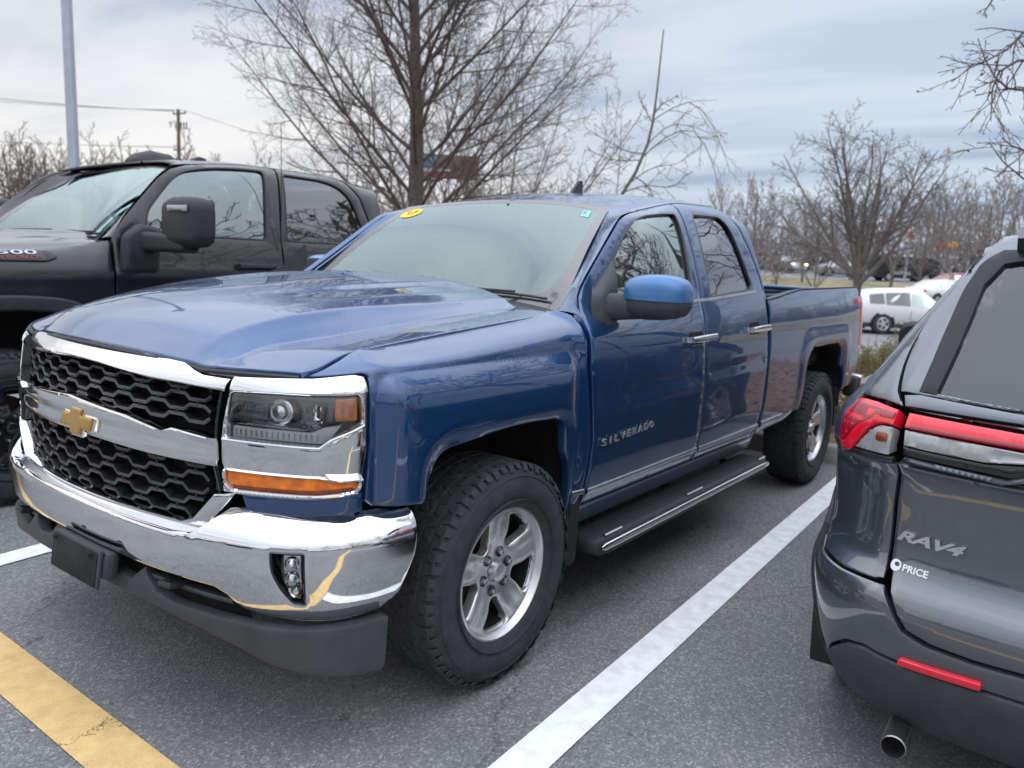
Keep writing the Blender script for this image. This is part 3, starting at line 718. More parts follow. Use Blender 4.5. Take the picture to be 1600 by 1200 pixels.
    bs=[(4.124,.60),(4.124,1.20),(4.124,float(top(4.124)))]+[(u,float(top(u))) for u in np.linspace(4.3,6.25,10)]+[(6.27,1.30),(6.27,.93),(6.36,.90),(6.36,.66),(6.20,.625)]+list(bo[::-1])+[(4.60,.575),(4.2,.56)]
    for s,_ in both:
        mb=MB();panel(mb,TS,bs,grid=.028,step=.02,fil=.008,depth=.03,sx=s)
        b=mb.build('bed_side','blue',T)
        mb=MB();ribbon(mb,TS,[(u,float(top(u))+.006) for u in np.linspace(4.13,6.25,12)],.012,-.070,.003,sx=s,step=.08);mb.build('bed_rail_cap','grey_plastic',b)
        tl=MB();panel(tl,TS,rnd([(6.276,.935),(6.276,1.292),(6.30,1.32),(6.47,1.32),(6.47,.935)],.012,3),grid=.03,fil=.008,depth=.05,h=.002,sx=s)
        tl.build('tail_light','red_lens',T)
    # bed inside, tailgate, back of cab
    mb=MB()
    for y in (-.79,.79): rbox(mb,(3.52,y,1.09),(2.15,.06,.50),.01)
    rbox(mb,(3.52,0,.83),(2.15,1.6,.05),.01);rbox(mb,(2.47,0,1.08),(.05,1.56,.5),.01);mb.build('bed_liner','black_plastic',T)
    mb=MB();rbox(mb,(4.70,0,1.10),(.06,1.52,.50),.02,3);rbox(mb,(4.665,0,1.352),(.10,1.50,.03),.012);tg=mb.build('tailgate','blue',T)
    mb=MB();rbox(mb,(4.735,0,1.24),(.02,.22,.05),.008);mb.build('handle','black_plastic',tg)
    mb=MB();sec=[]
    for y in np.linspace(-.99,.99,15):
        x=4.80+.10*(1-(abs(y)/.99)**3)
        r=rrect(.10,.17,.025,3);sec.append([(x-.05+a,y,.60+b) for a,b in r])
    loft(mb,sec);mb.build('rear_bumper','chrome',T)
    mb=MB()
    for y in (-.93,.93): rbox(mb,(4.70,y,.60),(.22,.10,.16),.02)
    mb.build('rear_bumper_end','black_plastic',T,sep=True)
    # cab back with window
    mb=MB();pl=[(-.95,.60),(-.955,1.33),(-.87,1.55),(-.79,1.72),(-.70,1.775),(0,1.80)];pl=pl+[(-a,b) for a,b in pl[:-1][::-1]]
    class Bk:
        def P(s_,u,v,h=0): return np.stack([2.430-.10*ss(1.3,1.8,v)*1+np.asarray(h),-np.asarray(u,float),np.asarray(v,float)],-1)
    panel(mb,Bk(),pl,[rnd([(-.70,1.38),(-.64,1.66),(.64,1.66),(.70,1.38)],.04,3)],grid=.1,step=.06,fil=.005,depth=.02);cb=mb.build('cab_back','blue',T)
    mb=MB();panel(mb,Bk(),[(-.71,1.37),(-.65,1.67),(.65,1.67),(.71,1.37)],grid=.2,step=.1,fil=0,depth=0,h=-.005);mb.build('rear_window','tint_glass',cb)
    # --- roof and pillars
    vr=1.858
    hx=lambda a:1.232-.27*a*a
    front=[]
    for v in np.linspace(1.90,VC,9):
        x=1.2
        for _ in range(4):
            a=abs(float(TS.p(float(UX(x)),v)[1]));x=float(hx(a))
        front.append((float(UX(x)),float(v)))
    roof=[(2.995,vr),(3.4,vr),(3.73,vr),(3.87,1.846),(3.955,1.80),(4.0,1.70),(4.05,1.55),(4.085,1.40),(4.092,1.335),(4.112,1.335),(4.112,1.6),(4.105,1.80),(4.10,1.95),(4.10,VC)]+front[::-1]+[(2.90,1.872)]
    mb=MB()
    for s,_ in both: panel(mb,TS,roof,grid=.05,step=.025,fil=.003,depth=.012,hfun=lambda u,v,d:-.008*np.exp(-((v-1.955)/.010)**2)*ss(2.9,3.0,u)+.005*np.exp(-((v-1.99)/.02)**2),sx=s)
    rf=mb.build('roof','blue',T)
    A=spl([(.520,.800,1.292),(.66,.762,1.395),(.80,.725,1.500),(.94,.690,1.604),(1.06,.655,1.690),(1.135,.612,1.728)],5)
    Bq=[(2.188,1.30),(2.234,1.386),(2.467,1.559),(2.673,1.712),(2.813,1.797),(2.945,1.846)]
    for s,_ in both:
        Bp=TS.p(np.array([q[0]*s for q in spl(Bq,5)[:,0:1]]).ravel(),spl(Bq,5)[:,1])
        n=len(A);rows=[]
        for i in range(n):
            a=np.array(A[i])*np.array([1,-s,1]);b=Bp[min(i,len(Bp)-1)]
            row=[]
            nrm=np.array([-.45,-s*.8,.35]);nrm/=np.linalg.norm(nrm)
            for t in np.linspace(0,1,9):
                row.append(a+(b-a)*t+nrm*.020*math.sin(PI*t)**.8)
            row=[row[0]-nrm*.02]+row+[row[-1]-nrm*.02]
            rows.append(row)
        mb=MB();sheet(mb,rows,flip=(s<0));mb.build('windscreen_pillar','blue',T,angle=60)
    # --- windscreen
    class WS:
        def P(s_,u,v,h=0):
            u=np.asarray(u,float);v=np.asarray(v,float)
            xb=.785-.335*np.abs(u)**2.2*.8;yb=.812*u;zb=1.300-.02*np.abs(u)**2
            xt=1.236-.105*np.abs(u)**2.0;yt=.640*u;zt=1.784-.048*np.abs(u)**2
            b=np.stack([xb,-yb,zb],-1);t=np.stack([xt,-yt,zt],-1);q=b+(t-b)*v[...,None]
            n=np.stack([-.70+0*u,-.12*u,.70+0*u],-1)
            return q+n*(np.asarray(h,float)+.035*np.sin(PI*np.clip(v,0,1))*(1-.4*u*u))[...,None]
    W=WS()
    inner=rnd([(-.93,.10),(-.93,.90),(-.90,.955),(.90,.955),(.93,.90),(.89,.30),(.80,.13),(.66,.075),(-.66,.075),(-.80,.085)],[.03,.03,.03,.03,.03,.2,.1,.1,.1,.05],4)
    mb=MB();panel(mb,W,inner,grid=.08,step=.04,fil=0,depth=0);ws=mb.build('windscreen','windscreen',T)
    mb=MB();panel(mb,W,[(-1,-.02),(-1,1),(1,1),(1,-.02)],[inner],grid=.08,step=.04,fil=0,depth=0,h=.0005);mb.build('windscreen_border','frit',ws)
    mb=MB()
    # stickers: a yellow oval top corner, a pale green square on the driver side
    mb=MB();ov=[(-.852+.080*math.cos(t),.875+.062*math.sin(t)) for t in np.linspace(0,2*PI,28,endpoint=False)];panel(mb,W,ov,grid=.03,step=.03,fil=0,depth=0,h=.003);mb.build('yellow_sticker','bright_yellow',ws)
    mb=MB();text_on(mb,"'17",lambda a,b,c:W.P(-.900+a,.845+b,c+.0035),.09,.062,.001);mb.build('year_digits','dark_decal',ws,smooth=False)
    mb=MB();panel(mb,W,[(.775,.855),(.775,.925),(.855,.925),(.855,.855)],grid=.05,step=.05,fil=0,depth=0,h=.002);mb.build('green_sticker','pale_green',ws)
    mb=MB();panel(mb,W,[(.785,.885),(.785,.918),(.812,.918),(.812,.885)],grid=.05,step=.05,fil=0,depth=0,h=.003);mb.build('sticker_print','skyblue',ws)
    # cowl, wipers
    mb=MB();G_=[]
    for y in np.linspace(-.86,.86,25):
        a=abs(y);u=y/.812;e=W.P(-np.array(u).clip(-1,1),np.array(0.),.004)
        xh=.665-.17*ss(.25,.62,a);G_.append([(xh-.01,y,float(hoodz(xh,y))-.022),(xh+.03,y,float(hoodz(xh,y))-.03),(e[0]-.015,y,e[2]-.006),(e[0]+.01,y,e[2]+.004)])
    sheet(mb,G_);mb.build('cowl','black_plastic',T)
    for (y0,y1) in ((.52,-.06),(-.10,-.66)):
        b=MB();pp=[]
        for t in np.linspace(0,1,8):
            y=y0+(y1-y0)*t;pp.append(W.P(-np.array(y/.80),np.array(.030+.03*t),.016))
        tube(b,pp,[.006]*8,6);q0=np.array(pp[1]);tube(b,[q0+(-.07,.02,-.02),q0+(-.05,0,.01),np.array(pp[4])+(0,0,.012)],[.010,.008,.005],6);rbox(b,q0+np.array((-.07,.02,-.015)),(.05,.05,.03),.01)
        b.build('wiper','black_plastic',T)
    # roof aerial fin
    mb=MB();secs=[]
    for t,w,hgt in ((0,.004,.002),(.10,.030,.016),(.25,.044,.024),(.5,.050,.030),(.75,.042,.028),(.93,.022,.014),(1,.004,.003)):
        secs.append([(1.60+.20*t,a*w,b) for a,b in ((-1,-.01),(-.9,hgt*.5),(-.5,hgt*.95),(0,hgt),(.5,hgt*.95),(.9,hgt*.5),(1,-.01))])
    loft(mb,secs);extr(mb,[(1.655,.02),(1.745,.105),(1.775,.105),(1.785,.02)],lambda a,b,c:(a,-.008+c,b),.016)
    mb.build('roof_aerial','grey_plastic',T,loc=(.05,-.04,1.832))
    # --- bonnet
    lipu=spl([(0,1.178),(.296,1.172),(.485,1.160),(.548,1.140),(.644,1.137),(.853,1.137)],4)
    lip=[]
    for u,v in [(0,1.19),(.15,1.188),(.30,1.182),(.42,1.174),(.50,1.166),(.525,1.155),(.56,1.145),(.66,1.142),(.76,1.140),(.862,1.140)]:
        q=TS.p(u,min(v,1.160)-.004);lip.append((q[0]-.004,abs(q[1]),v))
    hp=[(l[0],l[1]) for l in lip]+[(-.725,.825),(-.69,.832),(-.55,.832),(-.3,.832),(0,.832),(.3,.832),(.49,.832),(.495,.70),(.50,.62),(.53,.52),(.60,.36),(.655,.15),(.665,0)]
    full=[(x,-y) for x,y in hp][::-1]+[(x,y) for x,y in hp[1:-1]]
    full=[(x,y) for x,y in full]
    mb=MB()
    hx_=[]
    for x in np.arange(-.86,.62,.011):
        e0=float(np.interp(x,[-.9,-.5,.3],[.47,.50,.53]))
        for a in (e0-.004,e0+.004,e0+.071,e0+.079,.166,.174,.218,.226,.326,.334,.396,.404):
            for sg in (1,-1): hx_.append((x,sg*a))
    panel(mb,HS,full,h=.003,grid=.022,step=.016,fil=.006,depth=.022,extra=hx_)
    mb.build('bonnet','blue',T)
    # black seam under the bonnet lip
    mb=MB();pp=[(x-.006,y,float(hoodz(x+.002,y))-.0125) for x,y in [(l[0],-l[1]) for l in lip[::-1]]+[(l[0],l[1]) for l in lip[1:]]]
    pp=[tuple(q) for q in spl(pp,3)];tube(mb,pp,.0075,6)
    for s in (1,-1): ribbon(mb,TS,[(0,1.178)]+[(u,v-.012) for u,v in [(.15,1.188),(.30,1.182),(.42,1.174),(.50,1.166),(.53,1.152),(.565,1.143),(.66,1.141),(.76,1.139),(.87,1.138)]],.016,-.03,-.009,sx=s,step=.03,rounded=False)
    mb.build('bonnet_seal','black_plastic',T)
    # --- grille: chrome frame and bars on a black mesh
    gv=lambda u:1.172-.012*(abs(u)/.6)**2
    topb=[(0,1.163),(.30,1.157),(.47,1.147),(.525,1.130),(.56,1.122),(.650,1.119),(.640,1.088),(.483,1.094),(.363,1.096),(.1,1.112),(0,1.114)]
    sy=lambda q:q+[(-a,b) for a,b in q[::-1] if abs(a)>1e-6]
    def sym(q):
        r=[p for p in q];m=[(-a,b) for a,b in q if a>1e-6]
        # q goes along the top outward then back along the bottom
        return r+m[::-1]
    mb=MB();panel(mb,TS,sym(topb),grid=.02,step=.018,fil=.006,depth=.03,h=.010);gr=mb.build('grille_top_bar','chrome',T)
    mid=[(0,1.005),(.14,.996),(.30,.985),(.445,.960),(.485,.974),(.56,.967),(.634,.960),(.630,.878),(.38,.881),(.165,.889),(0,.893)]
    def midh(u,v,d): 
        t=(v-.878)/.11;return .012*ss(.55,.75,t)-.012*(1-ss(.0,.3,t))*.4
    mb=MB();panel(mb,TS,sym(mid),grid=.015,step=.016,fil=.006,depth=.04,h=.014,hfun=midh);mb.build('grille_centre_bar','chrome',T)
    low=[(0,.708),(.281,.706),(.502,.702),(.545,.718),(.626,.803),(.690,.810),(.588,.690),(.536,.668),(.274,.670),(0,.672)]
    mb=MB();panel(mb,TS,sym(low),grid=.015,step=.016,fil=.006,depth=.04,h=.016);mb.build('grille_lower_bar','chrome',T)
    mb=MB()
    for s in (1,-1):
        ribbon(mb,TS,[(.630,1.088),(.622,1.0),(.622,.96)],.012,-.03,.008,sx=s,step=.03);ribbon(mb,TS,[(.622,.88),(.640,.81)],.02,-.03,.008,sx=s,step=.03)
    mb.build('grille_side_trim','gloss_black',T,sep=True)
    # mesh
    mb=MB();panel(mb,TS,sym([(0,1.15),(.64,1.12),(.64,.80),(.54,.69),(0,.69)]),grid=.06,step=.04,fil=0,depth=0,h=-.075);mb.build('grille_backing','dark',T)
    mb=MB()
    def honey(v0,v1,rows,sl):
        pitch=.155;hh=(v1-v0)/rows
        for r in range(rows+1):
            path=[];k=0
            u=-.66-(pitch/2 if r%2 else 0)
            while u<.70:
                # long flat then a step down and up: stretched hexagons
                path+=[(u,v0+hh*r+hh*.24),(u+pitch*.36,v0+hh*r+hh*.24),(u+pitch*.5,v0+hh*r-hh*.24),(u+pitch*.86,v0+hh*r-hh*.24)]
                u+=pitch
            path=[q for q in path if abs(q[0])<=.632]
            path=[(a,min(max(b,v0-.012),v1+.012)) for a,b in path]
            lim=[q for q in path if not(q[1]<.80 and abs(q[0])>.535+(q[1]-.70)*.9)]
            ribbon(mb,TS,lim,.0145,-.055,-.018,step=.035)
            for q,(a,b) in enumerate(zip(lim[:-1],lim[1:])):
                pass
            # connectors
            if r<rows:
                u=-.66-(pitch/2 if r%2 else 0);k=0
                while u<.70:
                    x0,y0=u+pitch*.36+.0,v0+hh*r+hh*.24
                    x1,y1=u+pitch*.36-.02*0,v0+hh*(r+1)-hh*.24
                    uu=u+pitch*.18
                    if abs(uu)<.62 and not(y0<.80 and abs(uu)>.52+(y0-.70)*.9): ribbon(mb,TS,[(uu,y0),(uu+.0,y1)],.012,-.058,-.018,step=.05)
                    u+=pitch
    honey(.998,1.092,3,0);honey(.712,.872,4,0)
    mb.build('grille_mesh','grille_black',T,angle=25)
    # bow-shaped gold emblem
    mb=MB()
    cross=[(-.112,-.024),(-.094,.024),(-.038,.024),(-.032,.047),(.042,.047),(.036,.024),(.112,.024),(.094,-.024),(.038,-.024),(.032,-.047),(-.042,-.047),(-.036,-.024)]
    plan=[(a*.84+.055,.930+b*.84) for a,b in cross]
    panel(mb,TS,plan,grid=.02,step=.012,fil=.004,depth=.016,h=.032,mi=0)
    em=mb.build('emblem','gold',T)
    mb=MB();c=[(a*.96+.058,.930+b*1.03) for a,b in cross];panel(mb,TS,c,grid=.02,step=.012,fil=.004,depth=.03,h=.025);mb.build('emblem_frame','chrome',em)
    # --- headlamps
    for s,_ in both:
        hl=[(.664,1.124),(.76,1.128),(.90,1.134),(1.02,1.146),(1.046,1.142),(1.052,1.12),(1.050,.97),(1.040,.850),(1.026,.826),(.894,.812),(.700,.808),(.650,.812),(.640,.90),(.645,1.0)]
        lu=rnd([(.664,1.088),(.83,1.092),(.948,1.095),(1.030,1.098),(1.034,1.022),(.955,.985),(.928,.962),(.81,.964),(.658,.967)],[.008,0,0,.012,.012,.01,.01,0,.008],3)
        ll=rnd([(.655,.872),(.925,.872),(.975,.862),(1.028,.862),(1.024,.838),(.92,.826),(.672,.822),(.655,.84)],[.004,0,.01,.01,.01,0,.01,.005],3)
        def hh_(u,v,d):
            return .006*ss(1.09,1.10,v)-.010*((v>.874)&(v<.96))*np.clip((.955-v)/.08,0,1)
        mb=MB();panel(mb,TS,hl,[lu,ll],grid=.014,step=.014,fil=.006,depth=.035,h=.010,hfun=hh_,sx=s);H=mb.build('headlight','chrome',T)
        mb=MB();panel(mb,TS,lu,grid=.03,step=.02,fil=.003,depth=.0,h=.004,sx=s);mb.build('lens','clear',H)
        # housing
        mb=MB();panel(mb,TS,[(.655,1.095),(1.036,1.105),(1.04,1.02),(.955,.975),(.93,.955),(.655,.955)],grid=.03,step=.02,fil=0,depth=0,h=-.07,sx=s);mb.build('lamp_bowl','lamp_dark',H)
        mb=MB();ribbon(mb,TS,[(.672,1.008),(.885,1.004),(.925,1.030),(.925,1.075)],.009,-.05,-.004,sx=s,step=.02);ribbon(mb,TS,[(.905,1.072),(.905,1.035),(.925,1.022)],.016,-.05,-.016,sx=s,step=.02);mb.build('lamp_trim','chrome',H)
        mb=MB();panel(mb,TS,[(.665,.998),(.90,.996),(.935,1.012),(.98,1.018),(.952,.982),(.928,.966),(.665,.968)],grid=.02,step=.02,fil=.002,depth=.02,h=-.012,sx=s)
        for i in range(16): ribbon(mb,TS,[(.675+.016*i,.975),(.675+.016*i,.990)],.005,-.012,-.003,sx=s,step=.01)
        mb.build('daytime_strip','drl',H)
        mb=MB();cc=TS.P(np.array(.80*s),np.array(1.045),-.05);n_=TS.P(np.array(.80*s),np.array(1.045),0)-cc;n_/=np.linalg.norm(n_)
        V=[];ns=20
        b1=np.cross(n_,(0,0,1));b1/=np.linalg.norm(b1);b2=np.cross(b1,n_)
        prof=[(.036,0),(.036,.02),(.030,.022),(.026,.018),(.018,.032),(.0001,.038)]
        for r,h in prof:
            for j in range(ns): V.append(cc+n_*h+(b1*math.cos(2*PI*j/ns)+b2*math.sin(2*PI*j/ns))*r)
        mb.add(V,[(i*ns+j,i*ns+(j+1)%ns,(i+1)*ns+(j+1)%ns,(i+1)*ns+j) for i in range(len(prof)-1) for j in range(ns)]);mb.build('projector','lamp_silver',H)
        mb=MB();panel(mb,TS,rnd([(.962,1.090),(1.024,1.093),(1.026,1.030),(.962,1.030)],.006,2),grid=.02,step=.015,fil=.003,depth=.03,h=-.004,sx=s);mb.build('side_marker','amber',H)
        mb=MB();panel(mb,TS,ll,grid=.02,step=.02,fil=.003,depth=.02,h=-.002,hfun=lambda u,v,d:.0022*np.sin(u*420)*(v>.848)*(d>.004),sx=s);mb.build('indicator','amber',H)
        mb=MB();panel(mb,TS,[(.672,.832),(.92,.836),(1.01,.846),(1.02,.840),(.92,.829),(.68,.825)],grid=.02,step=.02,fil=0,depth=.0,h=.0005,sx=s);mb.build('indicator_base','amber_dark',H)
        # horizontal ledge between lamp and lower chrome
        mb=MB();ribbon(mb,TS,[(.650,.960),(.926,.957),(.955,.980),(1.036,1.018)],.010,.004,.018,sx=s,step=.02);mb.build('lamp_ledge','chrome',H)
        mb=MB();panel(mb,TS,[(.638,1.128),(.64,.80),(1.06,.80),(1.062,1.13)],grid=.05,step=.04,fil=0,depth=0,h=-.078,sx=s);mb.build('lamp_backing','dark',H)
    # --- front bumper
    bp=[(0,.690),(.30,.684),(.50,.680),(.575,.690),(.632,.722),(.68,.762),(.724,.770),(.836,.762),(.98,.758),(1.15,.762),(1.296,.770),(1.300,.756),(1.280,.616),(1.232,.470),(1.20,.446),(1.056,.440),(.912,.446),(.80,.462),(.745,.478),(.70,.520),(.66,.540),(.496,.548),(.25,.556),(0,.560)]
    fog=rnd([(.842,.668),(.932,.668),(.936,.512),(.905,.516),(.870,.560),(.845,.615)],[.006,.006,.006,.01,.02,.02],3)
    fogm=[(-a,b) for a,b in fog]
    creas=lambda u,v,d:-.010*np.exp(-((v-.700)/.010)**2)*(np.abs(u)<.60)-.012*((v<.50)*np.clip((.50-v)/.05,0,1))
    mb=MB();panel(mb,BS,sym(bp),[fog,fogm],grid=.016,step=.016,fil=.007,depth=.05,hfun=creas);B_=mb.build('front_bumper','chrome',T,angle=40)
    for s,_ in both:
        mb=MB();panel(mb,BS,fog,grid=.03,step=.02,fil=0,depth=0,h=-.06,sx=s);ribbon(mb,BS,np.array(list(fog)+[fog[0]]),.010,-.04,.002,sx=s,step=.02);F_=mb.build('fog_light','gloss_black',T)
        mb=MB();f2=rnd([(.872,.655),(.924,.655),(.926,.530),(.905,.535),(.880,.575),(.872,.61)],[.004,.004,.004,.01,.02,.01],3)
        panel(mb,BS,f2,grid=.02,step=.015,fil=.004,depth=.04,h=-.022,sx=s);mb.build('fog_reflector','lamp_silver',F_)
        mb=MB()
        for vv in (.635,.590,.552):
            cc=BS.P(np.array((.898 if vv>.56 else .910)*s),np.array(vv),-.018);n_=BS.P(np.array(.90*s),np.array(vv),0)-cc;n_/=np.linalg.norm(n_);b1=np.cross(n_,(0,0,1));b1/=np.linalg.norm(b1);b2=np.cross(b1,n_);V=[];ns=14
            prof=[(.020,0),(.019,.012),(.014,.008),(.006,.014),(.0001,.016)]
            for r,h in prof:
                for j in range(ns): V.append(cc+n_*h+(b1*math.cos(2*PI*j/ns)+b2*math.sin(2*PI*j/ns))*r)
            mb.add(V,[(i*ns+j,i*ns+(j+1)%ns,(i+1)*ns+(j+1)%ns,(i+1)*ns+j) for i in range(len(prof)-1) for j in range(ns)])
        mb.build('fog_bulb','chrome',F_)
        mb=MB();panel(mb,BS,f2,grid=.03,step=.02,fil=.002,depth=0,h=-.004,sx=s);mb.build('lens','clear',F_)
    # step pad in the bumper top, below the grille
    mb=MB();G_=[]
    for y in np.linspace(-.60,.60,21):
        xg=-.965+.25*y*y*.9;xb=-1.005+.19*y*y
        G_.append([(xb+.012,y,.676),(xb+.03,y,.692),(xg+.015,y,.694),(xg+.05,y,.70)])
    sheet(mb,G_,flip=True);mb.build('bumper_top_pad','chrome_dull',T)
    # --- valance / air dam / plate bracket
    D_=[( -.985,0),(-.98,.25),(-.955,.45),(-.91,.65),(-.84,.82),(-.745,.92),(-.62,.972),(-.50,.985)]
    DP=Plan(D_);doff=pchip([.2,.28,.40,.44,.50,.56,.6],[-.025,-.012,-.004,.0,-.004,-.02,-.03])
    DS=Shell(DP,lambda u,v:(doff(v)+0*u,v+0*u))
    dam=[(0,.556),(.16,.552),(.20,.500),(.30,.480),(.36,.530),(.42,.470),(.50,.455),(.62,.452),(.75,.448),(.90,.440),(1.05,.436),(1.16,.436),(1.185,.43),(1.185,.262),(1.10,.270),(.98,.286),(.84,.325),(.74,.362),(.60,.395),(.45,.42),(.25,.435),(0,.44)]
    mb=MB();panel(mb,DS,sym(dam),grid=.025,step=.02,fil=.008,depth=.03);mb.build('air_dam','grey_plastic',T)
    mb=MB();panel(mb,DS,sym([(.0,.58),(.70,.56),(.74,.42),(0,.44)]),grid=.05,step=.05,fil=0,depth=0,h=-.06);mb.build('bumper_opening','dark',T)
    mb=MB()
    for s in (1,-1): ribbon(mb,DS,[(.38,.505),(.55,.500),(.70,.495)],.02,-.05,-.015,sx=s,step=.05)
    mb.build('lower_slat','grey_plastic',T,sep=True)
    mb=MB()
    for s in (1,-1): tube(mb,[(-.90,-s*.50,.50),(-.96,-s*.50,.51),(-.965,-s*.46,.51),(-.90,-s*.46,.50)],.010,8)
    mb.build('tow_hook','black_plastic',T,sep=True)
    mb=MB()
    pr=[(-.158,.462),(.158,.462),(.165,.565),(-.165,.565)]
    tq=Matrix.Rotation(math.radians(8),3,'Y');rbox(mb,(-1.036,-.10,.508),(.012,.300,.120),.004,rot=tq);rbox(mb,(-1.006,-.10,.515),(.044,.335,.085),.015,rot=tq)
    pb=mb.build('plate_bracket','grey_plastic',T)
    mb=MB();rbox(mb,(-1.0435,-.10,.507),(.003,.280,.104),.001,rot=tq);mb.build('plate_backing','liner',pb)
    mb=MB()
    for y in (-.11,.11): rbox(mb,(-1.049,y-.10,.552),(.006,.022,.014),.003)
    mb.build('plate_clip','dark',pb,sep=True)
    # --- mirrors
    for s,_ in both:
        Y=lambda y:-s*(.918+(y-.925)*.945)
        mb=MB()
        # shell of the head: lofted outward from the door
        secs=[]
        for y,w,z0,z1,xc in ((.985,.075,1.285,1.372,.815),(1.000,.13,1.272,1.440,.82),(1.045,.165,1.268,1.458,.82),(1.10,.175,1.268,1.464,.82),(1.16,.175,1.272,1.466,.82),(1.205,.168,1.280,1.460,.822),(1.235,.150,1.294,1.448,.826),(1.252,.115,1.315,1.428,.832),(1.258,.06,1.34,1.40,.838)):
            r=rrect(w,z1-z0,min(w,z1-z0)*.36,5);secs.append([(xc-.055+a,Y(y),1.362+((z0+z1)/2+b-1.367)*.90) for a,b in r])
        loft(mb,secs)
        mr=mb.build('wing_mirror','grey_plastic',T,angle=50)
        mb=MB();secs=[]
        for y,w,z0,z1,xc in ((1.004,.138,1.272,1.444,.82),(1.045,.165,1.268,1.460,.82),(1.10,.175,1.268,1.466,.82),(1.16,.175,1.272,1.468,.82),(1.205,.168,1.280,1.462,.822),(1.235,.150,1.294,1.450,.826),(1.2525,.118,1.314,1.430,.832),(1.2600,.064,1.338,1.404,.838)):
            r=rrect(w,z1-z0,min(w,z1-z0)*.36,5);zc=(z0+z1)/2;secs.append([(xc-.055-.002+a*1.03,Y(y),1.362+(max(zc+b*1.02,1.356)-1.367)*.90) for a,b in r])
        loft(mb,secs);mb.build('mirror_cap','skyblue',mr,angle=50)
        mb=MB();secs=[]
        for y,x,z,w,h in ((.93,.67,1.318,.15,.125),(.95,.685,1.316,.13,.112),(.98,.72,1.316,.115,.105),(1.02,.745,1.318,.11,.10),(1.06,.76,1.32,.10,.095)):
            r=rrect(w,h,min(w,h)*.4,4);secs.append([(x+a,Y(y),z+b) for a,b in r])
        loft(mb,secs);mb.build('mirror_arm','grey_plastic',mr,angle=50)
        mb=MB()
        secs=[]
        for y,x0,x1,z0,z1 in ((.925,.575,.76,1.235,1.50),(.945,.585,.745,1.24,1.47),(.962,.61,.73,1.245,1.42)):
            q=rnd([(x0,z0),(x1-.02,z0-.01),(x1,z0+.06),(x1,z1),(x1-.012,z1),(x0,z0+.12)],.03,3)
            secs.append([(a,Y(y-.012*(b-1.30)/.1),b) for a,b in q])
        loft(mb,secs);mb.build('mirror_base','grey_plastic',mr,angle=50)
        mb=MB();r=rrect(.20,.15,.035,4);mb.add([(.852,Y(1.125)+a,1.363+b) for a,b in r],[tuple(range(len(r)))],flip=(s>0));mb.build('mirror_glass','mirror',mr,smooth=False)
        if s<0:                             # folded back against the door
            A_=math.radians(-68);px_,py_=.74,.985;c_,s_=math.cos(A_),math.sin(A_);mr.rotation_euler=(0,0,A_);mr.location=(px_-(c_*px_-s_*py_),py_-(s_*px_+c_*py_),0)
    # --- side steps
    for s,_ in both:
        Y=lambda y:-s*y
        mb=MB();secs=[]
        for x,sc_ in ((.560,.25),(.572,.7),(.60,.95),(.66,1),(1.2,1),(1.9,1),(2.42,1),(2.47,.95),(2.50,.7),(2.51,.25)):
            r=rrect(.165*sc_+.01,.075*sc_+.01,.03*sc_,4);secs.append([(x,Y(.955)+a*1,.352+b+.006*(x-1.5)) for a,b in r])
        loft(mb,secs);sp=mb.build('side_step','black_plastic',T,angle=50)
        mb=MB()
        for x0,x1 in ((.66,1.42),(1.50,2.42)):
            for k in range(9): tube(mb,[(x0,Y(.895+.013*k),.391+.006*(x0-1.5)),(x1,Y(.895+.013*k),.391+.006*(x1-1.5))],.0035,5)
        mb.build('step_tread','liner',sp)
        mb=MB();secs=[]
        for x,q in ((.575,.4),(.60,.9),(.7,1),(1.5,1),(2.4,1),(2.48,.9),(2.50,.4)):
            r=rrect(.020*q,.034*q,.008*q,3);secs.append([(x,Y(1.040)+a,.358+b+.006*(x-1.5)) for a,b in r])
        loft(mb,secs);mb.build('step_edge','chrome',sp)
        mb=MB()
        for x0,x1 in ((.62,.76),(1.40,1.58),(2.37,2.47)): 
            tube(mb,[(x0,Y(1.022),.396+.006*(x0-1.5)),(x1,Y(1.022),.396+.006*(x1-1.5))],.0075,6)
        mb.build('step_clip','chrome_dull',sp,sep=True)
        mb=MB()
        for x in (.8,1.5,2.25): tube(mb,[(x,Y(.93),.34),(x,Y(.80),.42),(x,Y(.60),.50)],.02,6)
        mb.build('step_bracket','liner',sp,sep=True)
    # --- wheel wells, frame, underside
    mb=MB()
    for xc,x0,x1 in ((0,-.44,.40),(3.645,3.15,4.14)):
        for s in (1,-1):
            pth=[];n=14
            for i in range(n+1):
                a=PI*i/n;hx_=(x1-x0)/2+.02;pth.append(((x0+x1)/2-hx_*math.copysign(abs(math.cos(a))**.6,math.cos(a)),.50+.50*abs(math.sin(a))**.55))
            G_=[[(a,-s*.975,b) for a,b in pth],[(a,-s*.55,b) for a,b in pth]]
            sheet(mb,G_,flip=(s<0))
            mb.add([(a,-s*.56,b) for a,b in pth],[tuple(range(n+1))])
    rbox(mb,(2.0,0,.50),(5.0,1.0,.16),.03)
    rbox(mb,(1.35,0,.56),(2.1,1.86,.12),.02);rbox(mb,(3.5,0,.70),(2.2,1.1,.12),.02);rbox(mb,(-.45,0,.62),(.6,1.2,.20),.03)
    mb.build('underbody','liner',T)
    mb=MB()
    for s in (1,-1):
        extr(mb,rnd([(.42,.30),(.40,.62),(.46,.66),(.50,.60),(.49,.30)],.02,2),lambda a,b,c,s=s:(a,-s*(.80+c),b),.17)
        extr(mb,rnd([(4.14,.34),(4.12,.62),(4.18,.66),(4.20,.60),(4.19,.34)],.02,2),lambda a,b,c,s=s:(a,-s*(.80+c),b),.16)
    mb.build('mud_guard','liner',T,sep=True)
    # --- interior
    mb=MB()
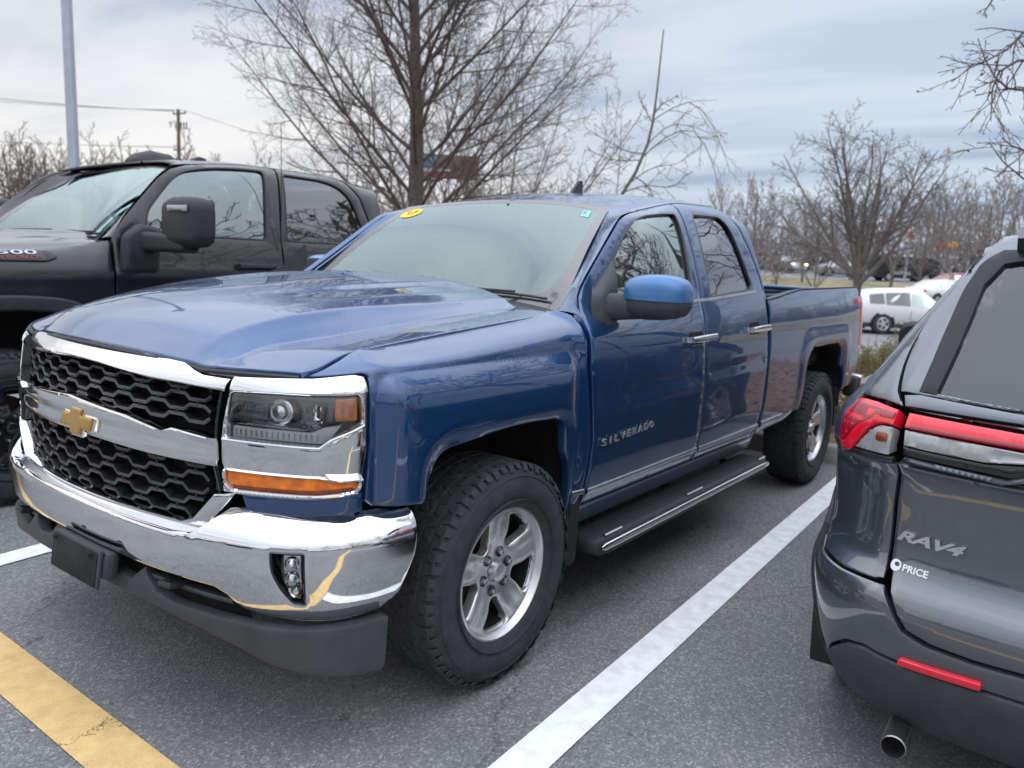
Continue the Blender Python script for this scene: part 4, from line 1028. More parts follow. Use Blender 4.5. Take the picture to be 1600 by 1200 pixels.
    rbox(mb,(.95,0,1.22),(.50,1.62,.16),.06,3);mb.build('dashboard','interior',T)
    mb=MB();pts=[(1.16+.05*math.sin(t)*0+.09*math.sin(t)*.5,-.42+.185*math.cos(t),1.26+.17*math.sin(t)) for t in np.linspace(0,2*PI,25)];tube(mb,pts,.014,8,cap=False);tube(mb,[(1.0,-.42,1.20),(1.16,-.42,1.26)],.035,8);rbox(mb,(1.15,-.42,1.26),(.03,.30,.05),.01);mb.build('steering_wheel','interior',T)
    for (x,y) in ((1.55,-.42),(1.55,.42),(2.2,-.38),(2.2,.38)):
        mb=MB();rbox(mb,(x-.05,y,.98),(.5,.52,.16),.05,3);rbox(mb,(x+.20,y,1.26),(.13,.50,.56),.05,3,rot=Matrix.Rotation(math.radians(12),3,'Y'));rbox(mb,(x+.27,y,1.60),(.09,.26,.16),.04,3);mb.build('seat','seat',T)
    mb=MB();rbox(mb,(1.25,0,1.665),(.04,.24,.075),.015);tube(mb,[(1.25,0,1.69),(1.20,0,1.76)],.008,6);mb.build('rear_view_mirror','interior',T)
    mb=MB();rbox(mb,(1.5,0,.72),(2.0,1.8,.06),.02)
    for s in (1,-1):
        for x0,x1 in ((.62,1.50),(1.60,2.30)): rbox(mb,((x0+x1)/2,s*.905,1.03),(x1-x0,.05,.50),.02)
        rbox(mb,(1.60,s*.80,1.45),(.08,.03,.36),.01)
    rbox(mb,(1.85,0,1.755),(.9,1.1,.02),.008)
    mb.build('cabin_trim','interior',T)
    # --- wheels
    for x,st in ((0,math.radians(0)),(3.645,0)):
        for s,_ in both:
            make_wheel(T,.400,.245,.240,'five',(x,-s*(.867 if x<1 else .853),.400),side=-s,steer=st)
    return T
build_truck()
def mat_asphalt(name='asphalt',dark=1.0):
    m=bpy.data.materials.new(name);m.use_nodes=True;nt=m.node_tree;N=nt.nodes;L=nt.links;b=N['Principled BSDF']
    g=N.new('ShaderNodeNewGeometry')
    def noise(s,d=2,r=.5):
        n=N.new('ShaderNodeTexNoise');n.inputs['Scale'].default_value=s;n.inputs['Detail'].default_value=d;n.inputs['Roughness'].default_value=r;L.new(g.outputs['Position'],n.inputs[0]);return n.outputs[0]
    def ramp(i,ps):
        r=N.new('ShaderNodeValToRGB');e=r.color_ramp.elements
        while len(e)<len(ps): e.new(.5)
        for k,(p,c) in enumerate(ps): e[k].position=p;e[k].color=(*[x*dark for x in c],1)
        L.new(i,r.inputs[0]);return r.outputs[0]
    def mix(a,b_,f,bt='MIX'):
        x=N.new('ShaderNodeMix');x.data_type='RGBA';x.blend_type=bt
        for s,v in (('A',a),('B',b_),('Factor',f)):
            if isinstance(v,(int,float)): x.inputs[s].default_value=v
            elif isinstance(v,tuple): x.inputs[s].default_value=(*v,1)
            else: L.new(v,x.inputs[s])
        return x.outputs['Result']
    vo=N.new('ShaderNodeTexVoronoi');vo.inputs['Scale'].default_value=130;L.new(g.outputs['Position'],vo.inputs[0])
    vs=N.new('ShaderNodeSeparateXYZ');L.new(vo.outputs['Color'],vs.inputs[0])
    stones=ramp(vs.outputs[0],[(0,(.105,.109,.116)),(.45,(.185,.189,.197)),(.80,(.26,.263,.27)),(.93,(.40,.40,.40)),(1,(.52,.51,.49))])
    fine=ramp(noise(420,3),[(.35,(.12,.124,.131)),(.65,(.30,.303,.31))])
    c=mix(stones,fine,.45)
    big=ramp(noise(.9,6,.6),[(.3,(.80,.81,.83)),(.7,(1.14,1.13,1.11))])
    # (ramp is scaled by dark, undone here)
    c=mix(c,big,1.0,'MULTIPLY')
    med=N.new('ShaderNodeMapRange');med.inputs[1].default_value=.62;med.inputs[2].default_value=.72;L.new(noise(2.3,7,.6),med.inputs[0])
    st=N.new('ShaderNodeMapRange');st.inputs[1].default_value=.60;st.inputs[2].default_value=.78;st.inputs[4].default_value=.35;L.new(noise(1.1,3,.55),st.inputs[0])
    c=mix(c,(.075,.077,.082),st.outputs[0])
    pt=N.new('ShaderNodeMapRange');pt.inputs[1].default_value=.66;pt.inputs[2].default_value=.70;pt.inputs[4].default_value=.75;L.new(noise(9,5,.6),pt.inputs[0])
    c=mix(c,(.085,.087,.092),pt.outputs[0])
    # hairline cracks
    cv=N.new('ShaderNodeTexVoronoi');cv.feature='DISTANCE_TO_EDGE';cv.inputs['Scale'].default_value=.55
    wn=N.new('ShaderNodeTexNoise');wn.inputs['Scale'].default_value=3.5;wn.inputs['Detail'].default_value=8;wn.inputs['Roughness'].default_value=.7;L.new(g.outputs['Position'],wn.inputs[0])
    wx=N.new('ShaderNodeMix');wx.data_type='RGBA';wx.inputs['Factor'].default_value=.25;L.new(g.outputs['Position'],wx.inputs['A']);L.new(wn.outputs['Color'],wx.inputs['B']);L.new(wx.outputs['Result'],cv.inputs[0])
    ck=N.new('ShaderNodeMapRange');ck.inputs[1].default_value=.0008;ck.inputs[2].default_value=.0028;ck.inputs[3].default_value=.5;ck.inputs[4].default_value=0;L.new(cv.outputs['Distance'],ck.inputs[0])
    c=mix(c,(.035,.034,.034),ck.outputs[0])
    L.new(c,b.inputs['Base Color']);b.inputs['Roughness'].default_value=.86;b.inputs['Specular IOR Level'].default_value=.35
    bp=N.new('ShaderNodeBump');bp.inputs['Strength'].default_value=.55;bp.inputs['Distance'].default_value=.004;L.new(vo.outputs['Distance'],bp.inputs['Height'])
    L.new(bp.outputs[0],b.inputs['Normal'])
    return m
def mat_line(name,col,wear=.5,cracks=False):
    m=bpy.data.materials.new(name);m.use_nodes=True;nt=m.node_tree;N=nt.nodes;L=nt.links;b=N['Principled BSDF'];o=N['Material Output']
    g=N.new('ShaderNodeNewGeometry')
    def noise(s,d=4,r=.6):
        n=N.new('ShaderNodeTexNoise');n.inputs['Scale'].default_value=s;n.inputs['Detail'].default_value=d;n.inputs['Roughness'].default_value=r;L.new(g.outputs['Position'],n.inputs[0]);return n
    r=N.new('ShaderNodeMapRange');r.inputs[1].default_value=.3;r.inputs[2].default_value=.7;r.inputs[3].default_value=.80;r.inputs[4].default_value=1.08;L.new(noise(14).outputs[0],r.inputs[0])
    r2=N.new('ShaderNodeMapRange');r2.inputs[1].default_value=.35;r2.inputs[2].default_value=.65;r2.inputs[3].default_value=.78;r2.inputs[4].default_value=1.12;L.new(noise(260,2).outputs[0],r2.inputs[0])
    mu=N.new('ShaderNodeMath');mu.operation='MULTIPLY';L.new(r.outputs[0],mu.inputs[0]);L.new(r2.outputs[0],mu.inputs[1])
    s=N.new('ShaderNodeVectorMath');s.operation='SCALE';s.inputs[0].default_value=col;L.new(mu.outputs[0],s.inputs['Scale'])
    src=s.outputs[0]
    if cracks:
        w=N.new('ShaderNodeTexVoronoi');w.feature='DISTANCE_TO_EDGE';w.inputs['Scale'].default_value=1.15
        ns=noise(7,5,.7);mv=N.new('ShaderNodeMix');mv.data_type='RGBA';mv.inputs['Factor'].default_value=.22;L.new(g.outputs['Position'],mv.inputs['A']);L.new(ns.outputs['Color'],mv.inputs['B']);L.new(mv.outputs['Result'],w.inputs[0])
        c=N.new('ShaderNodeMapRange');c.inputs[1].default_value=.0010;c.inputs[2].default_value=.0042;L.new(w.outputs['Distance'],c.inputs[0])
        mx=N.new('ShaderNodeMix');mx.data_type='RGBA';mx.inputs['A'].default_value=(.20,.13,.06,1);L.new(s.outputs[0],mx.inputs['B']);L.new(c.outputs[0],mx.inputs['Factor']);src=mx.outputs['Result']
    L.new(src,b.inputs['Base Color']);b.inputs['Roughness'].default_value=.8
    # chips and soft worn edges let the asphalt show
    uv=N.new('ShaderNodeAttribute');uv.attribute_name='edge'
    e=N.new('ShaderNodeMath');e.operation='MULTIPLY_ADD';e.inputs[1].default_value=3.2;L.new(uv.outputs['Fac'],e.inputs[0]);L.new(noise(60,6,.7).outputs[0],e.inputs[2])
    th=N.new('ShaderNodeMapRange');th.inputs[1].default_value=.50+.12*wear;th.inputs[2].default_value=.60+.12*wear;L.new(e.outputs[0],th.inputs[0])
    ch=N.new('ShaderNodeMapRange');ch.inputs[1].default_value=.30;ch.inputs[2].default_value=.36;L.new(noise(33,8,.75).outputs[0],ch.inputs[0])
    mm=N.new('ShaderNodeMath');mm.operation='MULTIPLY';L.new(th.outputs[0],mm.inputs[0]);L.new(ch.outputs[0],mm.inputs[1])
    t=N.new('ShaderNodeBsdfTransparent');x=N.new('ShaderNodeMixShader');L.new(mm.outputs[0],x.inputs[0]);L.new(t.outputs[0],x.inputs[1]);L.new(b.outputs[0],x.inputs[2]);L.new(x.outputs[0],o.inputs[0])
    return m
M['asphalt']=mat_asphalt();M['yellow_line']=mat_line('yellow_line',(.82,.57,.25),.3,True);M['white_line']=mat_line('white_line',(.97,.99,1.0),.2)
def struct(o): o['kind']='structure';return o
def plane(name,x0,x1,y0,y1,z,mat):
    mb=MB();mb.add([(x0,y0,z),(x1,y0,z),(x1,y1,z),(x0,y1,z)],[(0,1,2,3)]);return struct(mb.build(name,mat,smooth=False))
def stripe(name,a,b,w,z,mat,label,cat='road marking',group=None):
    a=np.array(a,float);b=np.array(b,float);t=b-a;L=np.hypot(*t);t/=L;n=np.array([-t[1],t[0]])
    k=max(2,int(L/.25));V=[];E=[]
    for i in range(k+1):
        c=a+t*L*i/k
        for f in (-.53,-.42,.42,.53): V.append((*(c+n*w*f),z));E.append(0.0 if abs(f)>.5 else 1.0)
    Fc=[(i*4+j,(i+1)*4+j,(i+1)*4+j+1,i*4+j+1) for i in range(k) for j in range(3)]
    mb=MB();mb.add(V,Fc);o=mb.build(name,mat,smooth=False)
    at=o.data.attributes.new('edge','FLOAT','POINT');at.data.foreach_set('value',E)
    return struct(o)
plane('ground',-300,600,-400,500,-.006,'asphalt')
stripe('parking_line',(-.985,-1.360),(4.38,-1.118),.135,.0,'white_line','')
stripe('parking_line',(-.985,1.35),(4.38,1.86),.13,.0,'white_line','')
stripe('parking_line',(-.985,-4.4),(4.38,-4.2),.13,.0,'white_line','')
stripe('edge_line',(-1.06,7.5),(-1.10,-7.5),.165,.0,'yellow_line','')
# ---------------- black pickup in the bay behind ----------------
def build_black_truck():
    T=thing('pickup_truck','black crew-cab pickup with tow mirror and black wheels, parked behind the blue pickup','pickup truck',loc=(-.32,3.165,0))
    UR=R_PLAN.u_of_x
    both=(1,-1)
    hoodgap=[(.66,1.330),(1.0,1.390),(1.3,1.405),(1.78,1.430),(2.10,1.440),(2.27,1.462)]
    arch=rnd([(2.30,.55),(2.295,.78),(2.22,1.02),(2.05,1.09),(1.77,1.11),(1.49,1.09),(1.32,1.02),(1.25,.78),(1.24,.55)],[0,.12,.12,.1,.1,.1,.12,.12,0],4)
    fend=[(.98,.75)]+[(.93,1.30)]+hoodgap[1:]+[(2.330,1.47),(2.336,1.30),(2.345,.55)]+list(arch)+[(1.1,.60)]
    fd=[(2.350,.55),(2.349,1.30),(2.350,1.50),(2.45,1.62),(2.66,1.830),(2.81,1.985),(2.93,2.045),(3.08,2.075),(3.62,2.080),(3.600,1.90),(3.548,1.52),(3.545,.55)]
    fg=rnd([(2.560,1.520),(2.595,1.66),(2.77,1.850),(2.886,1.965),(3.0,2.005),(3.12,2.02),(3.505,2.02),(3.49,1.90),(3.43,1.52)],[.01,.06,.05,.05,.05,.05,.04,.05,.02],3)
    rd=[(3.557,.55),(3.560,1.52),(3.612,1.90),(3.632,2.080),(4.10,2.075),(4.26,2.03),(4.36,1.90),(4.44,1.62),(4.46,1.3),(4.44,.80),(4.38,.60)]
    rg=rnd([(3.602,1.52),(3.64,1.80),(3.662,2.015),(4.03,2.01),(4.20,1.96),(4.29,1.85),(4.36,1.60),(4.36,1.52)],[.02,.1,.04,.1,.08,.08,.05,.02],3)
    for s in both:
        mb=MB();panel(mb,RS,fend,grid=.05,step=.03,fil=.008,depth=.03,sx=s);mb.build('fender','black_paint',T)
        mb=MB();ribbon(mb,RS,arch[4:-4],.085,-.01,.028,sx=s,step=.04);mb.build('wheel_arch_flare','black_plastic',T)
        for nm,poly,gl,hz in (('front',fd,fg,(3.17,3.46,1.335)),('rear',rd,rg,(4.02,4.30,1.345))):
            mb=MB();panel(mb,RS,poly,[gl],grid=.05,step=.03,fil=.008,depth=.03,hfun=lambda u,v,d:-.006*ss(1.275,1.262,v),sx=s);dr=mb.build('door','black_paint',T)
            g=MB();c=np.mean(np.asarray(gl),0);panel(g,RS,[c+(q-c)*1.012 for q in np.asarray(gl)],grid=.1,step=.05,fil=0,depth=0,h=-.014,sx=s);g.build('window_glass','side_glass' if nm=='front' else 'tint_glass',dr)
            t=MB();ribbon(t,RS,np.array(list(gl)+[gl[0]]),.014,-.012,.002,sx=s,step=.05);t.build('window_seal','black_plastic',dr)
            hb=MB();ribbon(hb,RS,[(hz[0],hz[2]),(hz[1],hz[2]+.002)],.038,.014,.045,sx=s,step=.04)
            for uu in (hz[0]+.02,hz[1]-.02): ribbon(hb,RS,[(uu,hz[2]-.014),(uu,hz[2]+.014)],.034,-.004,.036,sx=s,step=.02)
            hb.build('handle','black_plastic',dr)
        mb=MB();panel(mb,RS,[(2.35,.545),(4.38,.545),(4.45,.75),(4.56,.75),(4.56,.45),(2.35,.45)],grid=.1,fil=.01,depth=.05,h=-.004,sx=s);mb.build('rocker_panel','black_paint',T)
        bo=rnd([(5.10,.6),(5.12,.85),(5.22,1.03),(5.57,1.10),(5.92,1.03),(6.02,.85),(6.04,.6)],[0,.1,.12,.2,.12,.1,0],3)
        mb=MB();panel(mb,RS,[(4.590,.6),(4.590,1.47),(6.70,1.49),(6.72,.62)]+list(bo[::-1]),grid=.08,step=.04,fil=.01,depth=.04,sx=s);mb.build('bed_side','black_paint',T)
    # roof, pillars
    hx=lambda a:1.30-.30*a*a
    front=[]
    for v in np.linspace(2.13,RVC,8):
        x=1.25
        for _ in range(4): a=abs(float(RS.p(float(UR(x)),v)[1]));x=float(hx(a))
        front.append((float(UR(x)),float(v)))
    roof=[(2.95,2.086),(3.4,2.088),(4.10,2.083),(4.275,2.037),(4.375,1.90),(4.455,1.62),(4.47,1.48),(4.565,1.48),(4.562,1.9),(4.555,RVC)]+front[::-1]+[(2.83,2.05)]
    mb=MB()
    for s in both: panel(mb,RS,roof,grid=.08,step=.04,fil=.004,depth=.012,hfun=lambda u,v,d:-.008*np.exp(-((v-2.16)/.014)**2)*ss(2.95,3.05,u),sx=s)
    rf=mb.build('roof','black_paint',T)
    A=spl([(.56,.86,1.47),(.72,.815,1.60),(.88,.775,1.72),(1.02,.735,1.83),(1.13,.695,1.91),(1.19,.66,1.955)],5)
    Bq=spl([(2.352,1.49),(2.452,1.635),(2.66,1.845),(2.80,1.995),(2.92,2.055),(3.0,2.083)],5)
    for s in both:
        Bp=RS.p(Bq[:,0]*s,Bq[:,1]);rows=[]
        for i in range(len(A)):
            a=np.array(A[i])*np.array([1,-s,1]);b=Bp[i];nrm=np.array([-.45,-s*.8,.35]);nrm/=np.linalg.norm(nrm)
            rows.append([a-nrm*.02]+[a+(b-a)*t+nrm*.022*math.sin(PI*t)**.8 for t in np.linspace(0,1,8)]+[b-nrm*.02])
        mb=MB();sheet(mb,rows,flip=(s<0));mb.build('windscreen_pillar','black_paint',T,angle=60)
    class WS:
        def P(s_,u,v,h=0):
            u=np.asarray(u,float);v=np.asarray(v,float)
            b=np.stack([.80-.26*np.abs(u)**2,-.87*u,1.475-.012*u*u],-1);t=np.stack([1.305-.125*u*u,-.69*u,2.005-.06*u*u],-1)
            n=np.stack([-.72+0*u,-.12*u,.68+0*u],-1);return b+(t-b)*v[...,None]+n*(np.asarray(h,float)+.04*np.sin(PI*np.clip(v,0,1))*(1-.4*u*u))[...,None]
    W=WS();inner=rnd([(-.93,.06),(-.93,.95),(.93,.95),(.93,.06)],.05,3)
    mb=MB();panel(mb,W,inner,grid=.1,step=.05,fil=0,depth=0);ws=mb.build('windscreen','windscreen',T)
    mb=MB();panel(mb,W,[(-1,-.03),(-1,1),(1,1),(1,-.03)],[inner],grid=.1,step=.05,fil=0,depth=0,h=.0005);mb.build('windscreen_border','frit',ws)
    mb=MB();panel(mb,W,[(.70,.84),(.70,.90),(.79,.925),(.79,.865)],grid=.05,step=.05,fil=0,depth=0,h=.003);mb.build('green_sticker','pale_green',ws)
    # bonnet with side bulge and badge
    class HR:
        def p(s_,u,v):
            a=np.abs(v);z=pchip([-1.0,-.92,-.8,-.5,0,.5,.9],[1.30,1.345,1.385,1.42,1.448,1.475,1.49])(u)
            z=z+.035*(1-ss(.50,.62,a))*ss(-1.0,-.7,u)-.012*(a/.8)**2-.05*ss(.80,.90,a)
            return np.stack([u,v,z],-1)
        P=HoodS.P
    HRs=HR()
    hp=[(-.975,0),(-.95,.4),(-.88,.68),(-.76,.86),(-.5,.905),(0,.915),(.52,.895),(.56,.84),(.62,.6),(.72,.3),(.76,0)]
    full=[(x,-y) for x,y in hp][::-1]+[(x,y) for x,y in hp[1:-1]]
    mb=MB();panel(mb,HRs,full,grid=.05,step=.03,fil=.01,depth=.03);mb.build('bonnet','black_paint',T)
    for s in (1,-1):
        mb=MB();badge=rnd([(1.30,1.330),(1.30,1.385),(1.90,1.405),(2.015,1.400),(2.04,1.36),(1.97,1.335)],.02,3)
        panel(mb,RS,badge,grid=.05,step=.03,fil=.006,depth=.01,h=.010,sx=s);bd=mb.build('bonnet_badge','gloss_black',T)
        if s>0:
            mb=MB();text_on(mb,'2500',lambda a,b,c:RS.P(1.66+a,1.366+b+a*.02,.0105+c),.27,.028,.002,bold=.01);mb.build('badge_number','chrome_dull',bd,smooth=False)
            mb=MB();text_on(mb,'HEAVY DUTY',lambda a,b,c:RS.P(1.64+a,1.346+b+a*.02,.0105+c),.30,.012,.002,bold=.01);mb.build('badge_words','red_decal',bd,smooth=False)
    mb=MB()
    for k,(y0,y1) in enumerate(((.62,-.02),(-.06,-.74))):
        pp=[W.P(-np.array((y0+(y1-y0)*t)/.87),np.array(.02+.03*t),.018) for t in np.linspace(0,1,8)];b=MB();tube(b,pp,.008,6);tube(b,[pp[1]+np.array((-.09,.02,-.01)),pp[1]+np.array((-.05,0,.01)),pp[4]+np.array((0,0,.012))],[.014,.010,.006],6);b.build('wiper','black_plastic',T)
    mb=MB();G_=[]
    for y in np.linspace(-.90,.90,17):
        u=max(-1,min(1,y/.87));e=W.P(np.array(-u),np.array(0.),.004);xh=.74-.2*ss(.3,.9,abs(y));G_.append([(xh-.02,y,1.44),(xh+.02,y,1.445),(e[0]-.01,y,e[2]-.006),(e[0]+.02,y,e[2]+.004)])
    sheet(mb,G_);mb.build('cowl','black_plastic',T)
    # front end (out of the frame, plain)
    mb=MB();panel(mb,RS,[(-.95,.70),(-.95,1.30),(0,1.34),(.95,1.30),(.95,.70)],grid=.08,fil=.01,depth=.05,h=-.01);
    for v in (.82,.93,1.04,1.15): ribbon(mb,RS,[(-.62,v),(.62,v)],.035,-.01,.025,step=.08)
    ribbon(mb,RS,[(0,.76),(0,1.26)],.06,-.01,.03,step=.08);mb.build('grille','gloss_black',T)
    for s in both:
        mb=MB();panel(mb,RS,rnd([(.66,.95),(.66,1.18),(.98,1.20),(1.05,1.10),(1.0,.96)],.02,3),grid=.05,fil=.008,depth=.03,h=.006,sx=s);mb.build('headlight','white_lens',T)
    mb=MB();sec=[]
    for y in np.linspace(-1.0,1.0,15):
        x=-1.10+.42*abs(y)**3;sec.append([(x+.06+a,y,.62+b) for a,b in rrect(.16,.26,.04,3)])
    loft(mb,sec);mb.build('front_bumper','black_paint',T)
    mb=MB();rbox(mb,(5.0,0,1.15),(.06,1.7,.55),.02);rbox(mb,(4.93,0,.66),(.18,1.8,.20),.03);rbox(mb,(3.9,0,.85),(2.1,1.8,.1),.02);rbox(mb,(2.85,0,1.2),(.06,1.8,1.0),.02);mb.build('tailgate','black_paint',T)
    mb=MB();rbox(mb,(2.80,0,1.74),(.02,1.5,.45),.008);mb.build('rear_window','tint_glass',T)
    # roof clearance lights and hump
    mb=MB()
    for y in (-.42,-.14,.14,.42):
        secs=[[(1.42+.11*t,y+a*w,b+2.052-.02*(1-t)) for a,b in ((-1,-.01),(-.8,h),(0,h*1.25),(.8,h),(1,-.01))] for t,w,h in ((0,.02,.004),(.2,.045,.02),(.6,.055,.028),(1,.04,.012))];loft(mb,secs)
    mb.build('roof_light','black_plastic',T)
    mb=MB();secs=[[(1.30+.42*t,.18+a*w,b+2.05) for a,b in ((-1,-.01),(-.85,h*.6),(-.45,h),(0,h*1.06),(.45,h),(.85,h*.6),(1,-.01))] for t,w,h in ((0,.06,.004),(.12,.115,.05),(.35,.14,.082),(.7,.13,.07),(1,.06,.01))];loft(mb,secs);mb.build('roof_sensor_hump','black_plastic',T,angle=50)
    # tow mirror
    for s in both:
        Y=lambda y:-s*y
        mb=MB();secs=[]
        for y,w,z0,z1,xc in ((1.145,.10,1.50,1.70,.86),(1.17,.155,1.465,1.725,.855),(1.25,.175,1.452,1.740,.85),(1.38,.178,1.450,1.742,.85),(1.455,.165,1.456,1.733,.855),(1.49,.13,1.48,1.71,.86),(1.50,.07,1.52,1.67,.865)):
            secs.append([(xc+a,Y(y),(z0+z1)/2+b) for a,b in rrect(w,z1-z0,min(.06,w*.4),5)])
        loft(mb,secs);mr=mb.build('tow_mirror','black_plastic',T,angle=50)
        mb=MB();secs=[[(x+a,Y(y),z+b) for a,b in rrect(w,h,.03,4)] for y,x,z,w,h in ((.97,.74,1.475,.16,.13),(1.03,.76,1.475,.12,.115),(1.15,.80,1.472,.10,.11),(1.38,.835,1.470,.10,.105))];loft(mb,secs);mb.build('mirror_arm','black_plastic',mr,angle=50)
        mb=MB();secs=[[(a,Y(y),b) for a,b in rnd([(.60+d,1.28+d),(.84-d,1.28+d),(.86-d,1.56-d),(.72+d,1.58-d),(.62+d,1.50)],.03,3)] for y,d in ((1.0,0),(1.035,.01),(1.05,.03))];loft(mb,secs);mb.build('mirror_base','black_plastic',mr,angle=50)
        mb=MB();rbox(mb,(.762,Y(1.36),1.672),(.012,.20,.036),.005)
        mb.build('mirror_lamp','white_lens',mr)
        mb=MB()
        for k in range(5): rbox(mb,(.7545,Y(1.30+.026*k),1.661),(.004,.016,.010),.002)
        mb.build('lamp_segment','lamp_dark',mr)
        mb=MB();r=rrect(.27,.26,.04,4);mb.add([(.944,Y(1.32)+a,1.607+b) for a,b in r],[tuple(range(len(r)))],flip=(s>0));mb.build('mirror_glass','mirror',mr,smooth=False)
    mb=MB();pp=[(1.76,-.995,1.46),(1.755,-1.0,1.9),(1.75,-1.0,2.33)];tube(mb,pp,[.0035,.003,.002],5)
    mb.build('whip_aerial','black_plastic',T)
    # inside, underside
    mb=MB();rbox(mb,(1.05,0,1.36),(.5,1.7,.2),.06,3);mb.build('dashboard','interior',T)
    for x,y in ((1.75,-.45),(1.75,.45),(2.45,-.42),(2.45,.42)):
        mb=MB();rbox(mb,(x,y,1.08),(.5,.55,.16),.05);rbox(mb,(x+.22,y,1.42),(.14,.54,.62),.05,3,rot=Matrix.Rotation(math.radians(12),3,'Y'));rbox(mb,(x+.30,y,1.80),(.09,.26,.16),.04);mb.build('seat','seat',T)
    mb=MB()
    for xc,x0,x1 in ((0,-.54,.54),(3.8,3.30,4.28)):
        for s in both:
            pth=[((x0+x1)/2-((x1-x0)/2+.02)*math.copysign(abs(math.cos(PI*i/12))**.6,math.cos(PI*i/12)),.58+.56*abs(math.sin(PI*i/12))**.55) for i in range(13)]
            sheet(mb,[[(a,-s*.99,b) for a,b in pth],[(a,-s*.55,b) for a,b in pth]],flip=(s<0));mb.add([(a,-s*.56,b) for a,b in pth],[tuple(range(13))])
    rbox(mb,(2.0,0,.62),(5.4,1.0,.2),.03);rbox(mb,(1.7,0,.68),(2.3,1.9,.16),.02);rbox(mb,(1.7,0,.85),(2.2,1.86,.1),.02)
    mb.build('underbody','liner',T)
    for s in both:
        mb=MB();tube(mb,[(.75,-s*1.03,.50),(.85,-s*1.06,.47),(2.6,-s*1.06,.47),(2.7,-s*1.03,.50)],.045,10);mb.build('side_step','black_plastic',T)
        for x in (0,3.8): make_wheel(T,.425,.27,.250,'eight',(x,-s*.875,.425),side=-s,mats=('gloss_black','alloy_dark'))
    return T
build_black_truck()
